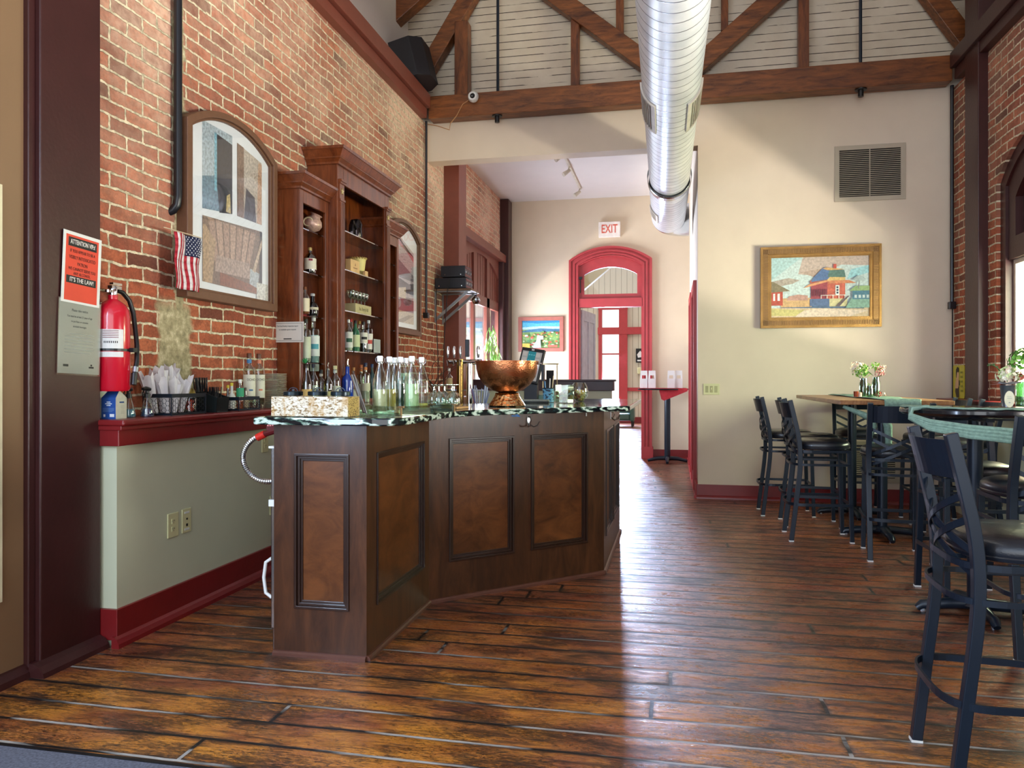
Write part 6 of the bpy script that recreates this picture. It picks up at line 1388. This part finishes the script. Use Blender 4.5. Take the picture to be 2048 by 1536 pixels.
NP = [(-2.62, 3.50, .20, (-.01, -.07), .030, 1, 'rolled white napkin leaning left out of the basket, leftmost'), (-2.575, 3.53, .175, (.0, -.05), .028, 2, 'rolled white napkin, front left in the wire basket'), (-2.62, 3.56, .22, (0, -.02), .030, 3, 'rolled white napkin, back middle of the wire basket'),
      (-2.575, 3.585, .165, (.01, -.01), .030, 4, 'rolled white napkin, front middle of the wire basket'), (-2.62, 3.62, .235, (0, .01), .030, 5, 'tallest rolled white napkin, back right of the basket'), (-2.57, 3.635, .18, (.01, .03), .028, 6, 'rolled white napkin at the right end of the bundle')]
for x, y, h, ln, r, sd, lb in NP: napkin(lb, x, y, h, ln, r, sd)
t = thing('garnish_jar', 'jar of red cherries with a gold lid at the right end of the wire basket', 'jar', (-2.56, 3.70, ZL + .012)); m = MB(); rn = random.Random(9)
for k in range(40): a = rn.random() * 6.3; q = .02 * rn.random(); m.sphere((q * cos(a), q * sin(a), .008 + .055 * rn.random()), .009, 7, 5)
obj('cherries', m, plain('cherry_red', '#c8301c', .25), t, smooth=True); obj('glass_body', MB().lathe([(0, 0), (.032, 0), (.033, .07), (.028, .08)], 18, cap=False), GLASS, t, smooth=True); obj('lid', MB().lathe([(.03, .08), (.03, .10), (.02, .125), (.0, .13)], 14), plain('foil_gold', '#8c7a3c', .3, .7, var=.5, vs=60), t, smooth=True)
t = thing('straw_caddy', 'black plastic straw caddy beside the wire basket', 'caddy', (-2.59, 3.93, ZL))
obj('caddy_body', MB().prism([(-.09, .0), (.075, 0), (.085, .085), (.05, .095), (0, .115), (-.09, .12)], -.06, -.055, 'y').prism([(-.09, .0), (.075, 0), (.085, .085), (.05, .095), (0, .115), (-.09, .12)], .055, .06, 'y').box(-.09, .078, -.055, .055, 0, .006).add([(.075, -.06, 0), (.075, .06, 0), (.085, .06, .085), (.085, -.06, .085), (.07, -.06, 0), (.07, .06, 0), (.08, .06, .085), (.08, -.06, .085)], [(0, 1, 2, 3), (7, 6, 5, 4), (3, 2, 6, 7)]).box(-.09, -.085, -.055, .055, 0, .12), plain('caddy_black', '#1a2224', .3), t)
obj('caddy_foot', MB().box(-.07, .06, -.05, .05, -.0005, .004), BLACK, t)
s1 = one('drinking_straw', MB().tube([(0, 0, 0), (0, 0, .19)], .003, 6), plain('straw_black', '#17171a', .35), 'black drinking straw in the caddy by the brick wall', 'straw', 'black straws in the caddy', loc=(-2.64, 3.90, ZL + .008))
rn = random.Random(21)
for k in range(44):
    d_ = s1.copy(); COL.objects.link(d_); short = k > 26
    d_.location = (-2.655 + .055 * rn.random() + (.07 if short else 0), (3.885 + .05 * rn.random()) + (.03 * rn.random() if short else -.0), ZL + .008); d_.rotation_euler = (rn.uniform(-.10, .14), rn.uniform(-.1, .1), 0)
    if short: d_.scale = (1, 1, .72); d_['label'] = 'short black drinking straw in the front of the caddy'; d_['group'] = 'short black straws in the caddy'
bottle('small white bitters bottle with a yellow cap in the small basket', -2.565, 4.11, ZL + .004, .155, .021, 'squat', plain('white_bottle', '#c8ccc4', .4), None, .5, '#d8c828', '#d0d4c8', (.1, .55))
bottle('orange hot sauce bottle with a white cap and green label', -2.55, 4.175, ZL + .004, .175, .023, 'beer', GLASS, liquid('hot', '#b8542c'), .75, '#e8e8e4', '#2f9468', (.45, .75)); bottle('brown bitters bottle at the right end of the small basket', -2.56, 4.25, ZL + .004, .125, .019, 'squat', GLASSK, None, .5, '#3a2a1c', '#a89878', (.1, .5))
bottle('yellow-capped small bottle behind the white bitters', -2.61, 4.14, ZL, .145, .02, 'squat', GLASSK, None, .5, '#c8b020', '#c8ccc4', (.2, .5))
for y_, lb, bc, bd in ((4.385, 'tall clear agave bottle with cream label and blue neck band', '#3f78a8', '#3a6c94'), (4.50, 'tall clear agave bottle with cream label and orange neck band', '#c87a5c', '#d8805c')):
    b_ = bottle(lb, -2.615, y_, ZL, .345, .038, 'tall', GLASS, None, .5, '#5a3420', '#d8d8c4', (.20, .63), band=None, neck=bc)
    text('OCHO', .022, '#3a3a30', b_, (.0392 * cos(radians(-42)), .0392 * sin(radians(-42)), .185), (radians(90), 0, radians(48)), ext=.0002, sx=.8); obj('label_stripe', cyl_label(MB(), .0398, .115, .125, -60, -25, n=5, col=hx(bd)), PRINT, b_)
p0 = one('plate', MB().box(-.068, .068, -.068, .068, .0028, .0048).add([(-.045, -.045, 0), (.045, -.045, 0), (.045, .045, 0), (-.045, .045, 0), (-.068, -.068, .003), (.068, -.068, .003), (.068, .068, .003), (-.068, .068, .003)], [(0, 3, 2, 1), (0, 1, 5, 4), (1, 2, 6, 5), (2, 3, 7, 6), (3, 0, 4, 7)]), plain('plate_white', '#c8ccb8', .3), 'pale square plate in the tall stack against the cherry cabinets', 'plate', 'stack of square plates on the ledge', loc=(-2.612, 4.665, ZL))
for k in range(1, 26):
    d_ = p0.copy(); COL.objects.link(d_); d_.location = (-2.612 + random.uniform(-.002, .002), 4.665 + random.uniform(-.002, .002), ZL + k * .0088)

# ================================================================== IN AND BELOW THE CABINETS
G1 = 'bottles standing on the back counter'
def bb(label, px_, z, h, r, *a, **k): return bottle(label, px_[0], px_[1], z, h, r, *a, **k)
LIQC = liquid('clear', '#c8ccb0'); AMB = liquid('amber', '#8a4a14')
bb('dark brown bottle with a gold neck and cream label, leftmost below the cabinet', (-2.470, 4.872), ZL, .285, .036, 'beer', GLASSK, liquid('stout', '#1c0e08'), .8, '#2a1a10', '#c9a860', (.12, .42), group=G1)
bb('clear bottle with a yellow label beside the dark brown bottle', (-2.500, 5.037), ZL, .29, .036, 'wine', GLASS, LIQC, .5, '#1c2030', '#c8b830', (.15, .3), group=G1)
bb('clear bottle with a cream label and black cap, third from the left', (-2.500, 5.156), ZL, .25, .036, 'liquor', GLASS, LIQC, .4, '#16161a', '#d0ccb4', (.1, .42), group=G1, neck='#d8cfc0')
bb('olive green bottle with a silver pourer, in front of the left pilaster', (-2.440, 5.145), ZL, .255, .034, 'wine', glass('olive_glass', '#8a8c3c', .12), liquid('olive', '#5c5c28'), .4, '#c9c07c', '#bdb878', (.1, .4), group=G1, pour=True)
bb('clear bottle with an ivory cap and printed label under the left pilaster', (-2.430, 5.241), ZL, .28, .040, 'liquor', GLASS, LIQC, .3, '#d8d09c', '#c8cdb8', (.08, .5), group=G1, neck='#c8ccc0')
bb('green-tinted small bottle with a dark cap, half hidden by the pilaster', (-2.490, 5.450), ZL, .24, .03, 'wine', GLASSG, None, .5, '#20262c', '#a8b49c', (.2, .45), group=G1)
bb('cobalt blue bottle with a silver pourer', (-2.400, 5.394), ZL, .285, .044, 'liquor', plain('cobalt', '#0e3a9a', .12, coat=.8), None, .5, '#1a3a8a', None, group=G1, pour=True)
bb('bottle with a wooden stopper right behind the cobalt blue bottle', (-2.490, 5.712), ZL, .275, .034, 'wine', GLASS, LIQC, .4, '#a8743c', '#c8ccb8', (.1, .35), group=G1)
bb('square clear bottle with an orange neck, first right of the wooden stopper', (-2.520, 5.932), ZL, .30, .036, 'square', GLASS, LIQC, .35, '#b8602c', '#d0ccb0', (.1, .5), group=G1, neck='#b86a34')
bb('tall clear bottle with a navy cap beside the orange neck bottle', (-2.460, 5.884), ZL, .315, .038, 'square', GLASS, LIQC, .45, '#1c2a4a', '#c8c8ac', (.3, .5), group=G1, neck='#c87a3c')
bb('dark teal bottle behind the leftmost swing-top bottle', (-2.500, 6.120), ZL, .31, .034, 'wine', plain('teal_glass', '#163838', .15, coat=.6), None, .5, '#1c3c6a', None, group=G1)
one('bar_tongs', MB().beam((-1.458, 3.321, 1.26), (-1.370, 3.258, 1.09), .006, .012).beam((-1.447, 3.324, 1.26), (-1.351, 3.242, 1.085), .004, .010), STEEL, 'steel tongs leaning on the tray beside the bark box', 'tongs')
def shelf_z(k): return (2.317, 2.012, 1.70, 1.36)[k] + .001
# left wing
t = thing('urn', 'silvery pink clay urn lying tilted on the top shelf of the left wing', 'urn', (-2.600, 5.199, shelf_z(0) + .001)); m = MB().lathe([(0, 0), (.03, .004), (.062, .03), (.07, .06), (.058, .09), (.036, .11), (.034, .118), (.046, .13), (.040, .128), (.028, .116)], 26, cap=False)
o = obj('urn_body', m, plain('urn_clay', '#c09c8c', .35, .25, var=.35, vs=40), t, smooth=True); o.rotation_euler = (radians(-8), radians(20), 0); o.location = (-.01, 0, .012)
obj('urn_mouth', MB().tube([(.035 * cos(2 * pi * k / 20), -.048, .072 + .03 * sin(2 * pi * k / 20)) for k in range(20)], .006, 6, closed=True), plain('urn_rim', '#d8c8a0', .5), t, smooth=True)
b_ = bb('faceted whisky bottle with a cream shield label on the second shelf', (-2.580, 5.143), shelf_z(1), .20, .045, 'flask', GLASSK, liquid('whisky', '#4a1c0a'), .6, '#d8c890', '#d8d0bc', (.12, .52), capmat=plain('gold_cap', '#c8b070', .3, .5))
obj('emblem', cyl_label(MB(), .0465, .085, .10, -75, -40, n=4, col=hx('#8a2438')), PRINT, b_)
bb('bottle with a cream label at the left of the third shelf', (-2.540, 4.987), shelf_z(2), .185, .032, 'wine', GLASS, AMB, .5, '#7a4420', '#d8ccac', (.1, .6)); bb('squat black bottle with a silver band on the third shelf', (-2.560, 5.142), shelf_z(2), .155, .042, 'squat', plain('black_glass', '#0c0a0c', .1, coat=.8), None, .5, '#b8b8b8', '#c8c0a8', (.28, .4))
bb('tall clear bottle with a dark patterned label on the lowest glass shelf', (-2.540, 5.002), shelf_z(3), .30, .034, 'square', GLASS, LIQC, .6, '#2a3024', '#c8d0b4', (.1, .6)); bb('tall clear bottle with pale blue stripes on the lowest glass shelf', (-2.580, 5.198), shelf_z(3), .33, .044, 'square', GLASS, liquid('ice', '#9cc4c8'), .62, '#d8dcd8', '#dfe8e4', (.15, .6), band='#4aa0b0')
one('price_card', MB().box(-.035, .035, -.001, .001, 0, .05), plain('card_green', '#b8c8ac', .6), 'small pale green card below the lowest glass shelf of the left wing', 'card', loc=(-2.520, 5.093, 1.30))
one('leaf_sprig', (lambda m, r_: ([leaf(m, (0, 0, 0), (r_.random() - .5, r_.random() - .5, r_.random()), .05, .01, '#2f8a4c') for _ in range(14)], m)[1])(MB(), random.Random(2)), PETAL, 'small green leaf sprig on the neck of the dark brown bottle', 'sprig', loc=(-2.460, 4.837, 1.345))
# middle cabinet
t = thing('ornament', 'dark and silver boot-shaped ornament on the top shelf of the tall cabinet', 'ornament', (-2.580, 5.928, 2.402))
obj('ornament_body', MB().lathe([(0, 0), (.035, 0), (.05, .03), (.045, .09), (.05, .13), (.03, .17), (0, .18)], 14, (0, .05, 0)).tube([(0, -.03, .0), (0, -.045, .05), (0, -.05, .10), (0, -.03, .14), (0, 0, .12), (.01, .03, .07)], [.03, .028, .022, .018, .016, .02], 8), plain('pewter', '#3a3436', .15, .8, var=.6, vs=40), t, smooth=True)
t = thing('pail', 'pale yellow pail with a pierced rim on the second shelf of the tall cabinet', 'pail', (-2.600, 6.057, 2.102)); obj('pail_body', MB().lathe([(0, 0), (.048, 0), (.066, .145), (.071, .16), (.066, .16), (.062, .145), (.045, .006)], 24, cap=False), plain('pale_yellow', '#dccb80', .45), t, smooth=True); obj('rim_scallops', MB().join((lambda m: ([m.sphere((.069 * cos(k * pi / 10), .069 * sin(k * pi / 10), .158), .009, 6, 5) for k in range(20)], m)[1])(MB())), plain('tan_scallop', '#a88a4c', .5), t)
t = thing('card_box', 'cream card box with a small emblem in front of the pale yellow pail', 'box', (-2.520, 5.771, 2.102)); obj('box_body', MB().box(-.03, .02, -.085, .085, 0, .10), plain('card_tan', '#d8b078', .5), t, bevel=.004); obj('box_mark', MB().prism([(.0, .075), (.008, .055), (0, .05), (-.008, .055)], .0202, .021, 'x').box(.0202, .021, -.04, .04, .030, .036), plain('mark_brown', '#8a5a34', .5), t)
one('tag_block', MB().box(-.01, .01, -.03, .03, 0, .045), plain('card_tan', '#d8b078', .5), 'small cream block right of the card box on the second shelf', 'block', loc=(-2.520, 6.027, 2.102))
t = thing('glass_tray_box', 'cream wooden box with hand lettering under the stemmed glasses', 'box', (-2.55, -2.550, 5.941, 1.782)) if False else thing('wooden_box', 'cream wooden box with hand lettering under the stemmed glasses', 'box', (-2.550, 5.941, 1.7815))
obj('box_body', MB().box(-.05, .05, -.165, .165, 0, .075), plain('cream_box', '#b8ac80', .6), t, bevel=.003); text('Sta. Berry Hill', .04, '#7a7050', t, (.0512, 0, .036), RL, ext=.0003, sx=.85)
gx, gy = (-2.550, 5.941)
g_lab = ['stemmed glass on the lettered box, first from the left', 'stemmed glass on the lettered box, second from the left', 'stemmed glass on the lettered box, third from the left', 'stemmed glass on the lettered box, fourth from the left', 'stemmed glass on the lettered box, rightmost']
for k in range(5): goblet(g_lab[k], gx, gy - .14 + k * .07, 1.858, 'stemmed glasses on the lettered box', .9, True)
Z4 = 1.468
bb('gin bottle with a white striped label, left on the fourth shelf', (-2.520, 5.683), Z4, .24, .034, 'wine', GLASS, LIQC, .6, '#e8e8e4', '#dce0d8', (.1, .62), band='#2a5a44'); bb('bottle with a red cap and white striped label on the fourth shelf', (-2.600, 5.913), Z4, .265, .034, 'wine', GLASS, AMB, .5, '#a81c24', '#dce0d8', (.1, .6), band='#1c2c24')
bb('green bottle with a pale diamond label on the fourth shelf', (-2.530, 5.843), Z4, .245, .036, 'wine', plain('green_bottle', '#2f6a4a', .12, coat=.7), None, .5, '#1c1c20', '#ccd8a8', (.15, .55)); bb('clear bottle with a gold cap and cream label on the fourth shelf', (-2.600, 6.089), Z4, .26, .034, 'square', GLASS, LIQC, .5, '#c8a850', '#c8cca0', (.12, .6))
bb('bottle with a tall black-lettered label on the fourth shelf', (-2.540, 6.032), Z4, .25, .034, 'square', GLASS, liquid('dark', '#2a2a2c'), .6, '#2c2c2c', '#e0ded0', (.3, .66), band='#202020'); bb('bottle with a white cap and red figure label, rightmost on the fourth shelf', (-2.520, 6.092), Z4, .265, .036, 'square', GLASSK, liquid('rum', '#2a140c'), .6, '#d8dcdc', '#e4ded4', (.1, .6), band='#c04038')
one('menu_card', MB().box(-.001, .001, -.075, .075, 0, .115), plain('card_grey', '#a8b0b0', .5), 'plain grey-white card standing at the right end of the fourth shelf', 'card', loc=(-2.470, 6.158, Z4))
# right wing
one('ring_ornament', MB().tube([(0, .022 * cos(2 * pi * k / 16), .025 + .022 * sin(2 * pi * k / 16)) for k in range(16)], .006, 8, closed=True), plain('pale_gold', '#d8c98c', .3, .6), 'small cream ring ornament on the top shelf of the right wing', 'ornament', loc=(-2.58, 6.50, shelf_z(0)), smooth=True)
bb('small black bottle with a white stripe on the third shelf of the right wing', (-2.56, 6.53), shelf_z(2), .20, .034, 'square', plain('black_glass', '#0c0a0c', .1, coat=.8), None, .5, '#1a1a1a', '#d8d8d4', (.1, .6), band='#1a1a1a')
bb('small bottle with an orange label on the second shelf of the right wing', (-2.60, 6.50), shelf_z(1), .16, .03, 'liquor', GLASSK, None, .5, '#1a1a1a', '#c8603c', (.2, .5))

# ================================================================== BEHIND THE BAR
t = thing('service_counter', 'dark low service counter behind the bar under the beer taps', 'counter', (-1.6, 6.9, 0)); obj('counter_body', MB().box(-2.12, -1.12, 6.62, 7.25, 0, .93), BARW, t, world=True); obj('counter_top', MB().box(-2.15, -1.10, 6.58, 7.28, .93, .965), plain('dark_counter_top', '#2a2422', .3), t, world=True, bevel=.004)
ZS = .966
t = thing('beer_tower', 'twin column beer tower with chrome taps and black handle', 'beer tower', (-1.875, 6.82, ZS))
obj('column', MB().cyl((-.045, 0, 0), .034, .46, 20), COPPERT, t, smooth=True, label='brass-coloured column'); obj('column', MB().cyl((.045, 0, 0), .032, .42, 20), CHROME, t, smooth=True, label='chrome column')
obj('base_plate', MB().box(-.12, .12, -.1, .1, 0, .012), STEEL, t); obj('manifold', MB().tube([(-.16, 0, .44), (.16, 0, .44)], .020, 12), CHROME, t, smooth=True)
for k, (x_, c_) in enumerate(((-.15, CHROME), (-.09, CHROME), (-.03, CHROME), (.14, CHROME))): obj('tap_handle', MB().lathe([(.008, 0), (.012, .02), (.016, .09), (.010, .11)], 10, (x_, -.05, .47)).tube([(x_, 0, .44), (x_, -.06, .45), (x_, -.07, .40)], .009, 8), c_, t, smooth=True)
obj('tap_handle', MB().box(.02, .055, -.07, -.035, .48, .64), plain('black_tap', '#10141c', .3), t, bevel=.004, label='tall black tap handle')
obj('cross_bar', MB().box(-.2, .22, -.012, .012, .17, .182), CHROME, t)
t = thing('till_screen', 'till touch screen with a teal column, tilted on a black stand', 'till', (-1.203, 6.491, ZS), radians(-8)); 
M_ = Matrix.Translation((0, 0, .38)) @ Matrix.Rotation(radians(-14), 4, 'X') @ Matrix.Rotation(radians(9), 4, 'Y')
obj('screen_housing', MB().box(-.105, .105, -.02, .015, -.14, .165).xf(M_), BLACK, t, bevel=.004); m = MB().box(-.09, .09, -.022, -.0205, -.12, .135, hx('#b8b4ac')); m.box(-.035, .035, -.0235, -.0222, -.12, .135, hx('#1c9098'))
for r_ in range(5):
    for q in range(2): m.box(-.084 + q * .12, -.045 + q * .12 + (.0), -.0235, -.0222, -.11 + r_ * .05, -.075 + r_ * .05, hx('#cfc8bc'))
    for q in range(3): m.box(-.028 + q * .021, -.014 + q * .021, -.0245, -.0236, -.10 + r_ * .05, -.09 + r_ * .05, hx('#6cc0c8'))
sc_ = obj('screen', m.xf(M_), PRINT, t); obj('maker_badge', MB().box(-.012, .012, -.022, -.02, .145, .157).xf(M_), WHITE, t)
obj('stand', MB().prism([(-.02, 0), (.12, 0), (.07, .12), (.06, .36), (.02, .36), (.01, .1)], -.06, .06, 'x').xf(Matrix.Identity(4)), BLACK, t, bevel=.004); obj('card_reader', MB().box(.105, .125, -.01, .03, .26, .40), BLACK, t)
t = thing('receipt_printer', 'grey-green receipt printer beside the till', 'printer', (-1.088, 6.638, ZS)); obj('printer_body', MB().box(-.14, .10, -.10, .10, 0, .14), plain('grey_green_case', '#5c7a68', .5), t, bevel=.012); obj('keys', MB().join((lambda m: ([m.box(-.11 + i * .03, -.09 + i * .03, -.104, -.1, .05 + j * .03, .07 + j * .03) for i in range(5) for j in range(2)], m)[1])(MB())), PAPER, t)
t = thing('bar_towel', 'folded grey bar towel behind the copper bowl', 'towel', (-0.950, 5.318, ZC)); obj('towel_fold', MB().box(-.10, .10, -.07, .07, 0, .022), plain('grey_towel', '#8c948c', .95, var=.2, vs=60, bump=.002), t, bevel=.008); obj('under_fold', MB().box(-.09, .11, -.08, -.06, .0, .012), plain('grey_towel_dark', '#3c4040', .95, var=.2, vs=60), t, bevel=.004)
t = thing('twig_vase', 'glass vase of curly brown twigs by the brick corner', 'vase', (-2.33, 7.30, 1.053)); obj('vase_glass', MB().lathe([(0, 0), (.04, 0), (.045, .02), (.03, .08), (.028, .12), (.034, .13)], 16, cap=False), GLASS, t, smooth=True)
rn = random.Random(4); m = MB()
for k in range(15):
    p = Vector((0, 0, .02)); a = rn.random() * 6.3; P = [p.copy()]; d = Vector((cos(a) * .25, sin(a) * .25, 1.0))
    for i in range(13):
        d = (d + Vector((rn.uniform(-.6, .62), rn.uniform(-.7, .7), rn.uniform(-.1, .3)))).normalized(); d.z = max(d.z, .1); P.append(P[-1] + d * .042)
    m.tube(P, [.004 - .0002 * i for i in range(14)], 5)
obj('twigs', m, plain('twig_brown', '#3c2414', .7), t)
bb('slim syrup bottle with a patterned label by the beer taps', (-2.30, 7.74), 1.053, .30, .035, 'tall', GLASS, None, .5, '#c8c8c4', '#b09870', (.1, .68), band='#6a3a3c')
t = thing('rinse_rack', 'clear plastic wrapped bundle with red and blue tips behind the bar', 'bundle', (-1.601, 6.306, ZS)); m = MB(); rn = random.Random(6)
for k in range(26): a = rn.random() * 6.3; m.tube([(.03 * cos(a), .03 * sin(a), 0), (.07 * cos(a) + rn.uniform(-.02, .02), .07 * sin(a), .16 + .08 * rn.random())], .004, 5, col=hx(rn.choice(['#c8ccd8', '#b02c34', '#7c88b0', '#d8dce4', '#8a3c4c'])))
obj('stirrers', m, PRINT, t)
t.name = 'stirrer_bundle'; t['label'] = 'bundle of clear, red and blue stirrers left of the copper bowl'
t = thing('notice_stand', 'small brass-framed stand with a dark card beyond the till', 'stand', (-1.128, 7.120, 1.0)); t.location.z = ZS - .0; obj('stand_frame', MB().box(-.07, -.064, -.01, .01, 0, .42).box(.064, .07, -.01, .01, 0, .42).box(-.08, .08, -.012, .012, .415, .425).box(-.08, .08, -.03, .03, 0, .008), plain('brass', '#b8a06c', .3, .8), t); obj('dark_card', MB().box(-.035, .035, -.004, .004, .05, .36), BLACK, t)
one('side_table', MB().box(-1.02, -.72, 7.0, 7.4, .93, .965).box(-1.0, -.98, 7.02, 7.04, 0, .93).box(-.76, -.74, 7.02, 7.04, 0, .93).box(-1.0, -.98, 7.36, 7.38, 0, .93).box(-.76, -.74, 7.36, 7.38, 0, .93), DKWOOD, 'small dark side table behind the bar carrying the brass-framed stand', 'table')
